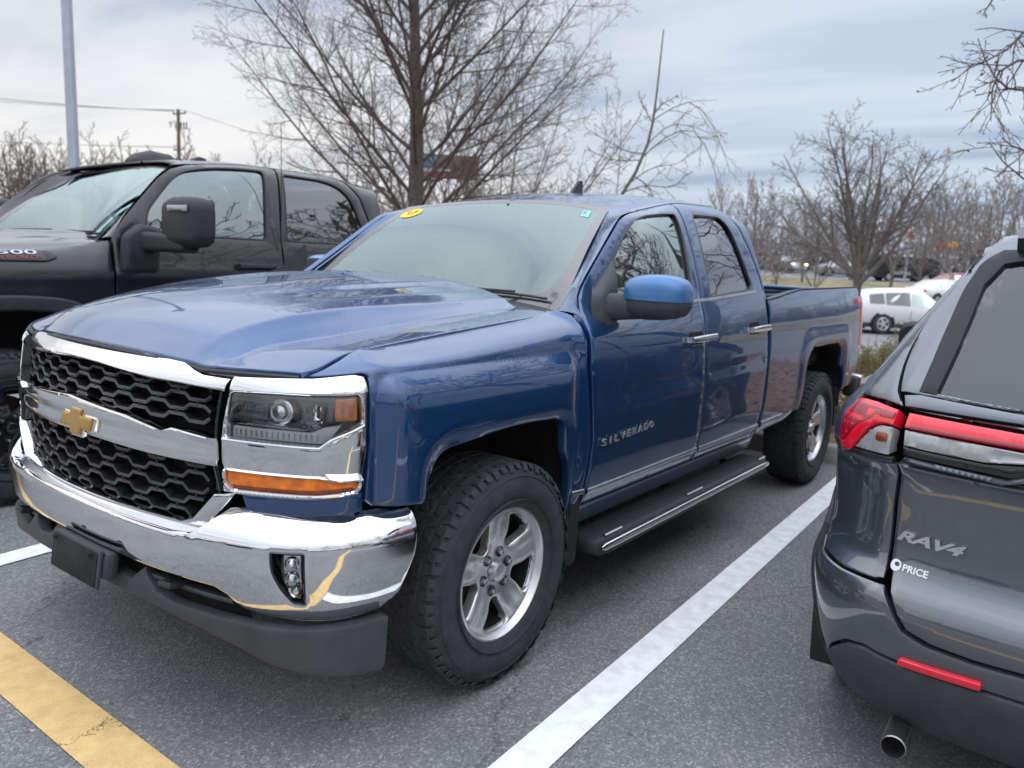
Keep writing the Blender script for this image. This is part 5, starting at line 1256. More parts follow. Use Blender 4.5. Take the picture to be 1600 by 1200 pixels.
# ---------------- grey crossover on the right ----------------
def build_crossover():
    T=thing('crossover','dark grey crossover seen from its tail, with wrap-round red tail lights','car',loc=(.136,-2.827,0),rot=.038)
    both=(-1,1)
    S=CS
    cutl=[(.694,1.150),(.681,1.11),(.673,1.044),(.680,.95),(.685,.857),(.684,.727),(.658,.669),(.618,.601),(.592,.562),(.532,.545),(.429,.541),(.321,.546),(0,.552)]
    cutu=[(.728,1.188),(.768,1.270),(.838,1.424),(.872,1.53),(.845,1.66),(.76,1.74),(.62,1.765),(.0,1.775)]
    def sym(q):
        r=list(q);return r+[(-a,b) for a,b in q[::-1] if a>1e-6]
    g=.0045
    # hatch: lower skin and upper frame
    dent=lambda u,v,d:0
    mb=MB();q=[(a-g,b) for a,b in cutl[:8]]+[(a-g,b+g) for a,b in cutl[8:]]
    q[0]=(.690,.997);q=[(.676,.997)]+[p for p in q if p[1]<.99]
    panel(mb,S,sym(q),grid=.035,step=.02,fil=.006,depth=.03);ht=mb.build('tailgate','grey_paint',T)
    mb=MB();panel(mb,S,sym([(.688,1.150),(.70,1.163),(.60,1.168),(0,1.160),(0,.995)][0:0] or [(.690,1.152),(.705,1.178),(.66,1.186),(.40,1.174),(0,1.168),(0,1.138),(.40,1.141),(.66,1.146)]),grid=.03,step=.02,fil=.004,depth=.02,h=.004);mb.build('tailgate_shoulder','grey_paint',ht)
    fr_in=[(.655,1.200),(.652,1.35),(.655,1.45),(.662,1.58),(.62,1.66),(.50,1.685),(0,1.70)]
    mb=MB();outer=[(a-g,b) for a,b in cutu];panel(mb,S,sym(outer+[]) if False else outer+[(-a,b) for a,b in outer[::-1]]+[(-.60,1.186),(0,1.172),(.60,1.186)],[[p for p in fr_in]+[(-a,b) for a,b in fr_in[::-1][1:]]+[(-.40,1.186),(0,1.181),(.40,1.186)]],grid=.035,step=.02,fil=.004,depth=.005,h=.002);mb.build('tailgate_frame','grey_paint',ht)
    gi=[(.630,1.188),(.628,1.34),(.632,1.44),(.640,1.56),(.60,1.635),(.48,1.66),(0,1.675)]
    ring=[p for p in fr_in]+[(-a,b) for a,b in fr_in[::-1][1:]]+[(-.40,1.176),(0,1.171),(.40,1.176)]
    gin=[p for p in gi]+[(-a,b) for a,b in gi[::-1][1:]]+[(-.40,1.179),(0,1.174),(.40,1.179)]
    mb=MB();panel(mb,S,ring,grid=.06,step=.03,fil=0,depth=0,h=-.006);mb.build('rear_glass','rear_tint',ht)
    mb=MB();ro=[(.668,1.194),(.676,1.30),(.696,1.44),(.722,1.55),(.712,1.63),(.62,1.69),(0,1.71)]
    ro2=ro+[(-a,b) for a,b in ro[::-1][1:]]+[(-.40,1.182),(0,1.177),(.40,1.182)]
    panel(mb,S,ro2,[[(a*.985,b) for a,b in gin]],grid=.03,step=.02,fil=.003,depth=.01,h=.006);mb.build('rear_glass_trim','trim_black',ht)
    # quarter panels
    arc=rnd([(1.06,.30),(1.07,.50),(1.16,.68),(1.42,.745),(1.70,.68),(1.80,.50),(1.82,.30)],[0,.1,.14,.2,.14,.1,0],4)
    for s in both:
        up=[(.688+g,.70),(.662+g+.004,.672)]
        qp=[(.689,.727),(.690,.857),(.685,.95),(.679,.995),(.84,.990),(.885,1.01),(.893,1.06),(.894,1.10),(.876,1.156),(.76,1.158),(.700,1.152),(.735,1.188),(.775,1.268),(.845,1.422),(.880,1.53),(.872,1.60),(.95,1.63),(1.22,1.660),(2.85,1.675),(2.85,1.66),(2.4,1.655),(1.5,1.63),(1.22,1.56),(.985,1.30),(.96,1.20),(1.15,1.165),(1.8,1.155),(1.95,1.15),(2.00,.95),(1.98,.70),(1.86,.62),(1.80,.70),(1.60,.81),(1.42,.825),(1.22,.80),(1.05,.72),(.95,.668),(.80,.664),(.70,.668),(.680,.676)]
        mb=MB();panel(mb,S,qp,grid=.03,step=.02,fil=.005,depth=.007,sx=s);mb.build('quarter_panel','grey_paint',T)
        gq=[(.992,1.19),(1.005,1.29),(1.23,1.545),(1.50,1.618),(1.86,1.635),(1.90,1.17)]
        mb=MB();panel(mb,S,gq,grid=.06,step=.04,fil=.003,depth=.01,h=-.006,sx=s);mb.build('quarter_glass','tint_glass',T)
        mb=MB();ribbon(mb,S,[(1.0,1.178),(1.9,1.165),(3.1,1.15)],.018,-.005,.008,sx=s,step=.1);mb.build('belt_moulding','chrome_dull',T)
        # black cladding round the arch and low side
        cl=[(.965,.30),(.985,.50),(1.05,.71),(1.22,.795),(1.42,.82),(1.62,.80),(1.80,.69),(1.86,.60),(2.2,.56),(3.6,.56),(3.6,.30),(1.83,.30)]+list(arc[::-1])[1:]
        mb=MB();panel(mb,S,cl,grid=.05,step=.03,fil=.008,depth=.04,h=.010,sx=s);mb.build('side_cladding','black_plastic',T)
        # doors
        for a,b in ((2.01,2.86),(2.87,3.80)):
            mb=MB();panel(mb,S,[(a,1.15),(a+.01,.95),(a,.70),(a+.05,.575),(b,.575),(b,1.15)],grid=.08,step=.05,fil=.008,depth=.03,sx=s);d=mb.build('door','grey_paint',T)
            mb=MB();panel(mb,S,[(a-.06,1.17),(a,1.62),(b-.05,1.635),(b-.02,1.17)] if a<2.5 else [(a+.0,1.17),(a+.0,1.635),(a+.35,1.62),(b-.0,1.19)],grid=.08,step=.06,fil=.003,depth=.01,h=-.006,sx=s);mb.build('window_glass','tint_glass' if a<2.5 else 'side_glass',d)
            mb=MB();ribbon(mb,S,[(a+.10,1.04),(a+.28,1.04)],.03,.01,.04,sx=s,step=.04);mb.build('handle','grey_paint',d)
        mb=MB();panel(mb,S,[(3.81,.575),(3.81,1.10),(4.4,1.0),(4.9,.90),(5.0,.65),(4.62,.60),(4.55,.72),(4.30,.76),(4.05,.70),(3.95,.575)],grid=.08,step=.05,fil=.008,depth=.03,sx=s);mb.build('front_fender','grey_paint',T)
        # lamps: red claw on the wing
        hk=rnd([(.697,1.138),(.77,1.147),(.855,1.147),(.888,1.095),(.886,1.050),(.878,1.008),(.850,.994),(.822,1.004),(.795,1.040),(.770,1.078),(.738,1.098),(.697,1.098)],[.003,0,.03,.02,.02,.02,.012,.01,.02,.03,.02,.003],3)
        mb=MB();panel(mb,S,hk,grid=.015,step=.012,fil=.006,depth=.04,h=.010,hfun=lambda u,v,d:.004*ss(.012,.016,d),sx=s);L_=mb.build('tail_light','red_lens',T)
        mb=MB();panel(mb,S,[(.700,1.128),(.84,1.136),(.872,1.08),(.868,1.03),(.845,1.015),(.80,1.075),(.75,1.112),(.700,1.112)],grid=.02,step=.015,fil=.002,depth=.003,h=.0142,sx=s);mb.build('light_guide','red_dark',L_)
        mb=MB();panel(mb,S,rnd([(.697,1.094),(.735,1.093),(.765,1.072),(.790,1.040),(.812,1.012),(.697,1.018)],.006,2),grid=.02,step=.015,fil=.004,depth=.03,h=.002,hfun=lambda u,v,d:.0015*np.sin(v*600),sx=s);mb.build('indicator','white_lens',L_)
        mb=MB();panel(mb,S,rnd([(.706,1.076),(.742,1.074),(.742,1.048),(.706,1.050)],.008,2),grid=.02,step=.01,fil=.002,depth=.001,h=.0035,sx=s);mb.build('indicator_bulb','amber_dark',L_)
        mb=MB();ribbon(mb,S,[(.686,1.006),(.82,1.000)],.016,-.01,.006,sx=s,step=.03);mb.build('lamp_underline','lamp_dark',L_)
        # lamp on the hatch
        hb=rnd([(.668,1.136),(.40,1.130),(.17,1.121),(.16,1.102),(.30,1.096),(.668,1.098)],.003,2)
        mb=MB();panel(mb,S,hb,grid=.02,step=.015,fil=.005,depth=.04,h=.010,sx=s);L2=mb.build('hatch_light','red_lens',T)
        mb=MB();panel(mb,S,[(.664,1.108),(.24,1.106),(.22,1.098),(.30,1.0965),(.664,1.099)],grid=.02,step=.015,fil=.001,depth=.002,h=.0105,sx=s);mb.build('light_guide','red_dark',L2)
        mb=MB();panel(mb,S,rnd([(.667,1.094),(.43,1.090),(.345,1.088),(.385,1.062),(.470,1.050),(.662,1.052)],.004,2),grid=.008,step=.012,fil=.004,depth=.03,h=.004,hfun=lambda u,v,d:.0035*np.abs(np.sin(u*250))*(u>.475)*(d>.004)-.004*(u<.455)*(d>.006),sx=s);mb.build('reverse_light','white_lens',L2)
        mb=MB();panel(mb,S,[(.667,1.049),(.468,1.046),(.380,1.058),(.340,1.084),(.20,1.092),(.20,1.070),(.33,1.060),(.40,1.020),(.664,1.026)],grid=.02,step=.015,fil=.004,depth=.03,h=-.004,sx=s);mb.build('lamp_surround','gloss_black',L2)
        mb=MB();panel(mb,S,[(.655,1.022),(.42,1.014),(.34,1.050),(.20,1.062),(.20,1.045),(.33,1.030),(.43,1.0),(.655,1.010)],grid=.02,step=.015,fil=.006,depth=.02,h=.004,sx=s);mb.build('lamp_wing','grey_paint',L2)
        mb=MB();panel(mb,S,[(.668,1.008),(.42,.998),(.30,1.02),(0,1.03),(0,.998),(.3,.99),(.42,.982),(.668,.996)],grid=.03,step=.02,fil=.003,depth=.02,h=-.012,sx=s);mb.build('lamp_recess','gloss_black',L2)
    # bumper
    mb=MB();bt=[(0,.545),(.321,.539),(.429,.534),(.540,.538),(.600,.556),(.626,.599),(.666,.662),(.80,.658),(.94,.662),(1.02,.690),(.975,.52),(.955,.36),(.90,.345),(.84,.40),(.76,.455),(.70,.470),(.66,.463),(.60,.462),(.40,.470),(0,.475)]
    panel(mb,S,sym(bt),grid=.03,step=.02,fil=.006,depth=.04,h=.0);mb.build('rear_bumper','grey_paint',T)
    mb=MB();lb=[(0,.468),(.40,.463),(.60,.455),(.66,.456),(.70,.462),(.755,.447),(.835,.393),(.90,.338),(.955,.352),(.95,.28),(.80,.245),(.55,.235),(0,.235)]
    panel(mb,S,sym(lb),grid=.04,step=.03,fil=.008,depth=.04,h=.006);mb.build('lower_bumper','grey_plastic',T)
    for s in both:
        mb=MB();panel(mb,S,rnd([(.405,.473),(.405,.494),(.60,.482),(.604,.461)],.006,3),grid=.03,step=.02,fil=.004,depth=.02,h=.014,sx=s);mb.build('reflector','red_lens',T)
        mb=MB();c=(.02,-s*.590,.218)
        lathe(mb,[(.025,.16),(.028,.04),(.0305,.005),(.0335,.008),(.0345,.02),(.0345,.16)],32,axis='x',c=c);mb.build('exhaust_tip','steel',T)
        mb=MB();lathe(mb,[(.0001,.06),(.0265,.06)],24,axis='x',c=c);mb.build('exhaust_bore','dark',T)
    # spoiler
    mb=MB();secs=[]
    for y in np.linspace(-.49,.49,17):
        k=1-(abs(y)/.49)**6;t=.035+.02*k;x0=.335-.05*k
        z=1.660-.012*(y/.49)**2
        q=[(x0,z-.035),(x0+.012,z-.004),(.50,z+.026),(.72,z+.034),(.72,z-.02),(.46,z-.07),(x0+.06,z-.085)]
        secs.append([(a,y,b) for a,b in q])
    loft(mb,secs);mb.build('spoiler','grey_paint',T,angle=50)
    # roof
    mb=MB();G_=[]
    for x in (.42,.47,.53,.61,.75,1.0,1.3,1.6,1.9,2.2,2.5,2.75):
        a=float(np.interp(x,[.42,.53,.61,.8,1.3,2.0,2.75],[.572,.580,.583,.593,.632,.636,.625]));ze=float(np.interp(x,[.42,.53,.61,.8,1.3,2.0,2.75],[1.572,1.590,1.596,1.600,1.600,1.596,1.555]));zc=1.690-.03*float(ss(2.2,2.75,x))-.010*float(ss(.7,.4,x))
        G_.append([(x,a*t,ze+(zc-ze)*(1-abs(t)**2.6)) for t in np.linspace(-1,1,21)])
    sheet(mb,G_);mb.build('roof','grey_paint',T)
    # badges
    R0,R1=.672,.492
    n='RAV4'
    uL=.668
    fn=lambda a,b,c:S.P(-(uL-a),.785+b,.001+c)
    mb=MB();text_on(mb,n,fn,.178,.030,.006,shear=.35,bold=.035,space=.92);mb.build('model_letters','chrome',ht,smooth=False)
    mb=MB();text_on(mb,'PRICE',lambda a,b,c:S.P(-(.640-a),.703+b,.001+c),.068,.019,.001,bold=.03);mb.build('dealer_letters','white_decal',ht,smooth=False)
    mb=MB();cu,cv=.660,.713
    circ=[(cu+.015*math.cos(t),cv+.016*math.sin(t)) for t in np.linspace(0,2*PI,20,endpoint=False)];panel(mb,S,circ,[[(cu-.003+.0075*math.cos(t),cv+.003+.006*math.sin(t)) for t in np.linspace(0,2*PI,10,endpoint=False)]],grid=.02,step=.006,fil=0,depth=0,h=.001,sx=-1);mb.build('dealer_mark','white_decal',ht)
    mb=MB();panel(mb,S,rnd([(-.17,.70),(.17,.70),(.17,.87),(-.17,.87)],.02,3),grid=.05,fil=.004,depth=.01,h=.002);mb.build('plate_recess','black_plastic',ht)
    # rear wiper
    mb=MB();tube(mb,[(.085,.02,1.225),(.10,-.10,1.25),(.12,-.30,1.26)],[.014,.009,.006],6);mb.build('rear_wiper','black_plastic',T)
    # nose, bonnet, windscreen (beyond, plain)
    mb=MB();G_=[]
    for t,x in zip(np.linspace(0,1,8),(2.75,3.1,3.45,3.62,3.9,4.2,4.42,4.54)):
        z={2.75:1.655,3.1:1.47,3.45:1.22,3.62:1.115,3.9:1.07,4.2:1.0,4.42:.88,4.54:.70}[x];w={2.75:.62,3.1:.70,3.45:.77,3.62:.84,3.9:.85,4.2:.80,4.42:.70,4.54:.5}[x]
        G_.append([(x,y*w,z-.03*abs(y)**3) for y in np.linspace(-1,1,13)])
    sheet(mb,G_[3:]);mb.build('bonnet','grey_paint',T);mb=MB();sheet(mb,G_[:4]);mb.build('windscreen','windscreen',T)
    mb=MB();sec=[[(x+a,y,.50+b) for a,b in rrect(.12,.50,.04,3)] for y in np.linspace(-.85,.85,9) for x in [4.50-.45*abs(y)**3]];loft(mb,sec);mb.build('front_bumper','black_plastic',T)
    # mirrors
    for s in both:
        mb=MB();secs=[[(x+a,-s*y,z+b) for a,b in rrect(w,h,min(w,h)*.42,5)] for y,w,h,x,z in ((.925,.08,.08,2.93,1.10),(.965,.12,.13,2.94,1.13),(1.01,.14,.175,2.95,1.145),(1.09,.14,.18,2.955,1.150),(1.14,.11,.15,2.965,1.150),(1.16,.06,.08,2.975,1.150))];loft(mb,secs);m_=mb.build('wing_mirror','black_plastic',T,angle=50)
        mb=MB();mb.add([(2.876,-s*1.06+a,1.147+b) for a,b in rrect(.15,.135,.05,5)],[tuple(range(24))],flip=(s<0));mb.build('mirror_glass','mirror',m_,smooth=False)
    # inside and below
    mb=MB();rbox(mb,(2.4,0,.42),(4.0,1.0,.3),.05)
    for s in both:
        for x0,x1 in ((.52,1.36),(3.2,4.05)):
            pth=[((x0+x1)/2-(x1-x0)/2*math.copysign(abs(math.cos(PI*i/12))**.7,math.cos(PI*i/12)),.30+.46*abs(math.sin(PI*i/12))**.7) for i in range(13)]
            sheet(mb,[[(a,-s*.90,b) for a,b in pth],[(a,-s*.55,b) for a,b in pth]],flip=(s<0));mb.add([(a,-s*.56,b) for a,b in pth],[tuple(range(13))])
    rbox(mb,(.22,0,.36),(.20,1.3,.2),.04);mb.build('underbody','liner',T)
    mb=MB();rbox(mb,(2.1,0,.95),(3.0,1.6,.5),.1);rbox(mb,(1.2,0,1.25),(.2,1.3,.3),.05);mb.build('cabin_trim','interior',T)
    for s in both:
        mb=MB();extr(mb,rnd([(1.34,.20),(1.30,.42),(1.36,.45),(1.41,.42),(1.42,.20)],.02,2),lambda a,b,c,s=s:(a-.92,-s*(.70+c),b),.215);mb.build('mud_guard','black_plastic',T)
        for x in (.93,3.62): make_wheel(T,.355,.225,.228,'cross',(x,-s*.80,.355),side=-s,mats=('alloy','alloy_dark'))
    return T
build_crossover()
# ---------------- bare trees ----------------
_cv=(math.cos(PITCH)*math.cos(YAW),math.cos(PITCH)*math.sin(YAW),math.sin(PITCH))
_F=np.array(_cv);_R=np.cross(_F,[0,0,1]);_R/=np.linalg.norm(_R);_U=np.cross(_R,_F)
_R2=_R*math.cos(ROLL)+_U*math.sin(ROLL);_U2=-_R*math.sin(ROLL)+_U*math.cos(ROLL)
def at(px,py,D):
    """world point at depth D seen at photo pixel (1600 wide)"""
    return np.array(CAM)+D*(_F+_R2*(px-800)/FPX-_U2*(py-600)/FPX)
def gz(x,y=0):
    """height of the lot and the land behind it"""
    return float(np.interp(x,[-100,5.4,9,16,26,38,52,75,110,400],[0,0,-.12,-.38,-.55,-.40,.35,1.25,2.4,3.5])) if y<30 else float(np.interp(x,[-100,5.4,16,26,52,110,400],[0,0,-.2,-.3,.1,1.2,2]))
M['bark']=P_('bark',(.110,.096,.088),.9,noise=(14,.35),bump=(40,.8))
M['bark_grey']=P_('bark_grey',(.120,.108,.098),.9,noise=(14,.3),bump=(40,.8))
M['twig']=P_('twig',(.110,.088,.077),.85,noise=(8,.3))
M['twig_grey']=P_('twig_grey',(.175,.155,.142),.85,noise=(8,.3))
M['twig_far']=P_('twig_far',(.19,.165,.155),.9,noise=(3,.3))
M['dry_leaf']=P_('dry_leaf',(.20,.095,.045),.85,noise=(20,.4))
def fast_tubes(P,Rd,sides):
    """P (N,K,3), Rd (N,K) -> verts, quads"""
    N,K=P.shape[:2]
    t=np.empty_like(P);t[:,1:-1]=P[:,2:]-P[:,:-2];t[:,0]=P[:,1]-P[:,0];t[:,-1]=P[:,-1]-P[:,-2];t/=np.maximum(np.linalg.norm(t,axis=-1,keepdims=True),1e-9)
    ref=np.where(np.abs(t[:,:1,2:3])>.9,np.array([1.,0,0]),np.array([0,0,1.]));ref=np.broadcast_to(ref,P.shape)
    a=np.cross(t,ref);a/=np.maximum(np.linalg.norm(a,axis=-1,keepdims=True),1e-9);b=np.cross(t,a)
    th=2*np.pi*np.arange(sides)/sides
    V=P[:,:,None]+(a[:,:,None]*np.cos(th)[:,None]+b[:,:,None]*np.sin(th)[:,None])*Rd[:,:,None,None]
    idx=np.arange(N*K*sides).reshape(N,K,sides);i0=idx[:,:-1];i1=idx[:,1:]
    Q=np.stack([i0,np.roll(i0,-1,2),np.roll(i1,-1,2),i1],-1).reshape(-1,4)
    return V.reshape(-1,3),Q
def np_mesh(name,chunks,mat,parent=None,smooth=True):
    Vs=[];Qs=[];n=0
    for V,Q in chunks: Vs.append(V);Qs.append(Q+n);n+=len(V)
    V=np.concatenate(Vs).astype(np.float32);Q=np.concatenate(Qs).astype(np.int32)
    me=bpy.data.meshes.new(name);me.vertices.add(len(V));me.vertices.foreach_set('co',V.ravel())
    k=Q.shape[1];me.loops.add(Q.size);me.loops.foreach_set('vertex_index',Q.ravel());me.polygons.add(len(Q));me.polygons.foreach_set('loop_start',np.arange(0,Q.size,k,dtype=np.int32))
    me.polygons.foreach_set('use_smooth',np.ones(len(Q),bool));me.update(calc_edges=True);me.materials.append(M[mat])
    o=bpy.data.objects.new(name,me);COL.objects.link(o)
    if parent:o.parent=parent
    return o
def branch(rng,p,d,L,r0,r1,K,bend,wob):
    """a curved path: bend = upward pull, wob = random wander"""
    pts=[p];d=d/np.linalg.norm(d);st=L/(K-1)
    for i in range(K-1):
        d=d+np.array([0,0,bend/(K-1)])+rng.normal(0,wob,3)/(K-1)**.5;d/=np.linalg.norm(d);pts.append(pts[-1]+d*st)
    return np.array(pts),np.linspace(r0,r1,K)
def spawn(rng,parents,lo,hi,n,ang,ratio,K,bend,wob,rr,rmin,up=0.,flat=1.0,lenpow=1.0):
    """children along each parent path"""
    out=[]
    for P,Rd in parents:
        L=np.linalg.norm(np.diff(P,axis=0),axis=1).sum();nn=max(1,int(round(n*rng.uniform(.8,1.2))))
        ph=rng.uniform(0,2*np.pi)
        for k in range(nn):
            t=lo+(hi-lo)*(k+rng.uniform(.1,.9))/nn;f=t*(len(P)-1);i=min(int(f),len(P)-2);w=f-i
            q=P[i]*(1-w)+P[i+1]*w;r=Rd[i]*(1-w)+Rd[i+1]*w;T=P[i+1]-P[i];T/=np.linalg.norm(T)
            a=np.cross(T,[0,0,1.] if abs(T[2])<.95 else [1.,0,0]);a/=np.linalg.norm(a);b=np.cross(T,a)
            ph+=2.4+rng.uniform(-.5,.5);A=math.radians(ang*rng.uniform(.75,1.25))
            d=T*math.cos(A)+(a*math.cos(ph)+b*math.sin(ph)*flat)*math.sin(A)+np.array([0,0,up])
            l=L*ratio*(1-.62*t**lenpow)*rng.uniform(.65,1.15)
            out.append(branch(rng,q,d,l,max(r*rr,rmin),rmin,K,bend,wob))
    return out
def to_chunk(lst,sides):
    return fast_tubes(np.array([a for a,_ in lst]),np.array([b for _,b in lst]),sides)
def make_tree(name,label,cat,base,H,seed,kind='oval',r=.13,detail=1.0,group=None,mats=('bark','twig'),dense=1.0,rm=.0032,h0=.12,lean=(0,0)):
    rng=np.random.default_rng(seed)
    T=thing(name,label,cat,loc=tuple(base),group=group)
    K=9
    tp,tr=branch(rng,np.zeros(3),np.array([lean[0],lean[1],1.]),H,r,r*.10,K,.1,.05)
    trunk=[(tp,tr)]
    if kind=='oval':                 # central leader, many ascending limbs, broad from low down
        l1=[]
        n=int(30*dense)
        for k in range(n):
            t=h0+(.93-h0)*((k+rng.uniform(0,.8))/n)**1.25;f=t*(K-1);i=min(int(f),K-2);w=f-i;q=tp[i]*(1-w)+tp[i+1]*w;rr_=tr[i]*(1-w)+tr[i+1]*w
            ph=k*2.39996+rng.uniform(-.3,.3);A=math.radians(np.interp(t,[0,.3,.6,1],[62,52,42,26])*rng.uniform(.8,1.15))
            d=np.array([math.cos(ph)*math.sin(A),math.sin(ph)*math.sin(A),math.cos(A)])
            L=H*np.interp(t,[0,.12,.35,.7,1],[.52,.57,.50,.33,.13])*rng.uniform(.82,1.12)
            l1.append(branch(rng,q,d,L,min(rr_*.5,r*.20),rm*1.6,7,.34,.14))
        l2=spawn(rng,l1,.12,.97,int(13*detail),42,.42,5,.18,.16,.55,rm*1.15)
        l3=spawn(rng,l2,.12,.97,int(7*detail),42,.50,4,.15,.18,.6,rm)
        l4=spawn(rng,l3,.15,.95,int(4*detail),44,.60,3,.12,.15,.7,rm*.8) if detail>=1 else []
    elif kind=='vase':               # short trunk forking into spreading limbs
        fork=tp[max(1,int(h0*(K-1)))]
        tp2=tp[:max(2,int(h0*(K-1))+1)];tr2=tr[:len(tp2)];trunk=[(tp2,tr2)]
        l1=[];n=int(9*dense)
        for k in range(n):
            ph=k*2.39996;A=math.radians(np.interp(k%4,[0,1,2,3],[10,24,38,52])*rng.uniform(.85,1.15))
            d=np.array([math.cos(ph)*math.sin(A),math.sin(ph)*math.sin(A),math.cos(A)])
            l1.append(branch(rng,tp2[-1]-np.array([0,0,.25*rng.uniform(0,1)]),d,(H-tp2[-1][2])*rng.uniform(.85,1.05)*(1+.1*math.sin(A)),r*.42,rm*1.8,7,.26,.18))
        l2=spawn(rng,l1,.18,.97,int(10*detail),42,.45,5,.10,.22,.55,rm*1.2)
        l3=spawn(rng,l2,.12,.97,int(7*detail),46,.50,4,.06,.22,.6,rm)
        l4=spawn(rng,l3,.15,.95,int(4*detail),48,.55,3,.05,.2,.7,rm*.85) if detail>=1 else []
    else:                            # slim upright
        l1=spawn(rng,trunk,.25,.96,int(16*dense),30,.34,5,.35,.12,.5,rm*1.4)
        l2=spawn(rng,l1,.15,.95,int(8*detail),34,.45,4,.2,.15,.6,rm)
        l3=spawn(rng,l2,.15,.95,int(4*detail),38,.5,3,.1,.15,.7,rm*.8)
        l4=[]
    np_mesh('trunk',[to_chunk(trunk,12)],mats[0],T)
    ch=[to_chunk(l1,6),to_chunk(l2,4),to_chunk(l3,3)]
    if l4: ch.append(to_chunk(l4,3))
    np_mesh('crown',ch,mats[1],T)
    return T
def copy_tree_thing(o,loc,rot,sc,label,group=None):
    c=copy_tree(o);c.location=tuple(loc);c.rotation_euler=(0,0,rot);c.scale=(sc[0],sc[0],sc[1]);c['label']=label
    if group:c['group']=group
    elif 'group' in c: del c['group']
    return c
def gp(px,D):
    q=at(px,420,D);return np.array([q[0],q[1],gz(q[0],q[1])])
# the big one behind the two pickups
q=gp(650,14.2);make_tree('shade_tree','large bare tree with straight trunk and fanning limbs, standing between the two pickups','tree',q,9.2,11,'oval',r=.185,h0=.15,dense=1.4,detail=1.3,rm=.0024)
# finer tree behind it to the right
q=gp(790,19);make_tree('shade_tree','bare fine-twigged tree behind the blue pickup, right of the big trunk','tree',q,5.9,23,'vase',r=.075,h0=.14,dense=1.2,detail=1.15,mats=('bark_grey','twig_grey'),rm=.0036)
# spreading tree over the truck bed
q=gp(1342,17.0);make_tree('shade_tree','bare forking tree directly behind the bed of the blue pickup','tree',q,5.0,37,'vase',r=.125,h0=.40,dense=1.35,detail=1.15,mats=('bark_grey','twig_grey'),rm=.0038)
# sapling with one tall leader and arching shoots
def sapling():
    rng=np.random.default_rng(5);D=12.5
    b=gp(930,D);T=thing('sapling','young tree with one tall bare leader and drooping arched shoots','tree',loc=tuple(b))
    def path(pts,K=9):
        w=np.array([at(x,y,D+dz) for x,y,dz in pts])-b;s=spl(w,6);t=np.linspace(0,len(s)-1,K);i=np.clip(t.astype(int),0,len(s)-2);return s[i]*(1-(t-i))[:,None]+s[i+1]*(t-i)[:,None]
    main=path([(905,430,0),(945,345,0),(985,285,0),(1012,225,0),(1022,178,0),(1030,110,0),(1037,46,0)])
    np_mesh('trunk',[to_chunk([(main,np.linspace(.035,.009,9))],7)],'bark_grey',T)
    L=[]
    for pts in ([(1018,190,0),(1045,172,.3),(1080,160,.6),(1110,190,.9),(1135,250,1.1),(1140,270,1.1)],
                [(1000,250,0),(1040,215,-.3),(1085,205,-.6),(1115,260,-.8),(1130,330,-.9)],
                [(1018,190,0),(1005,165,.1),(998,146,.1)],[(1012,225,0),(1040,200,.4),(1060,195,.7),(1090,200,1.0),(1120,215,1.2)],
                [(985,285,0),(1020,262,.4),(1060,255,.8),(1085,235,1.0)],[(1022,178,0),(1036,162,-.3),(1060,150,-.5)],[(975,300,0),(1010,290,-.5),(1050,292,-.8),(1075,270,-1)],
                [(960,325,0),(968,260,.3),(971,180,.3)],[(990,275,0),(1018,300,.3),(1020,360,.4)],[(1005,240,0),(975,235,.4),(940,215,.7),(915,200,.9)],[(1000,250,0),(960,250,-.3),(920,235,-.6)]):
        L.append((path(pts),np.linspace(.011,.004,9)))
    l2=spawn(rng,L,.15,.97,9,38,.34,4,-.15,.2,.6,.0034);l3=spawn(rng,l2,.2,.95,3,40,.5,3,-.1,.15,.7,.003)
    np_mesh('crown',[to_chunk(L,5),to_chunk(l2,4),to_chunk(l3,3)],'twig_grey',T)
sapling()
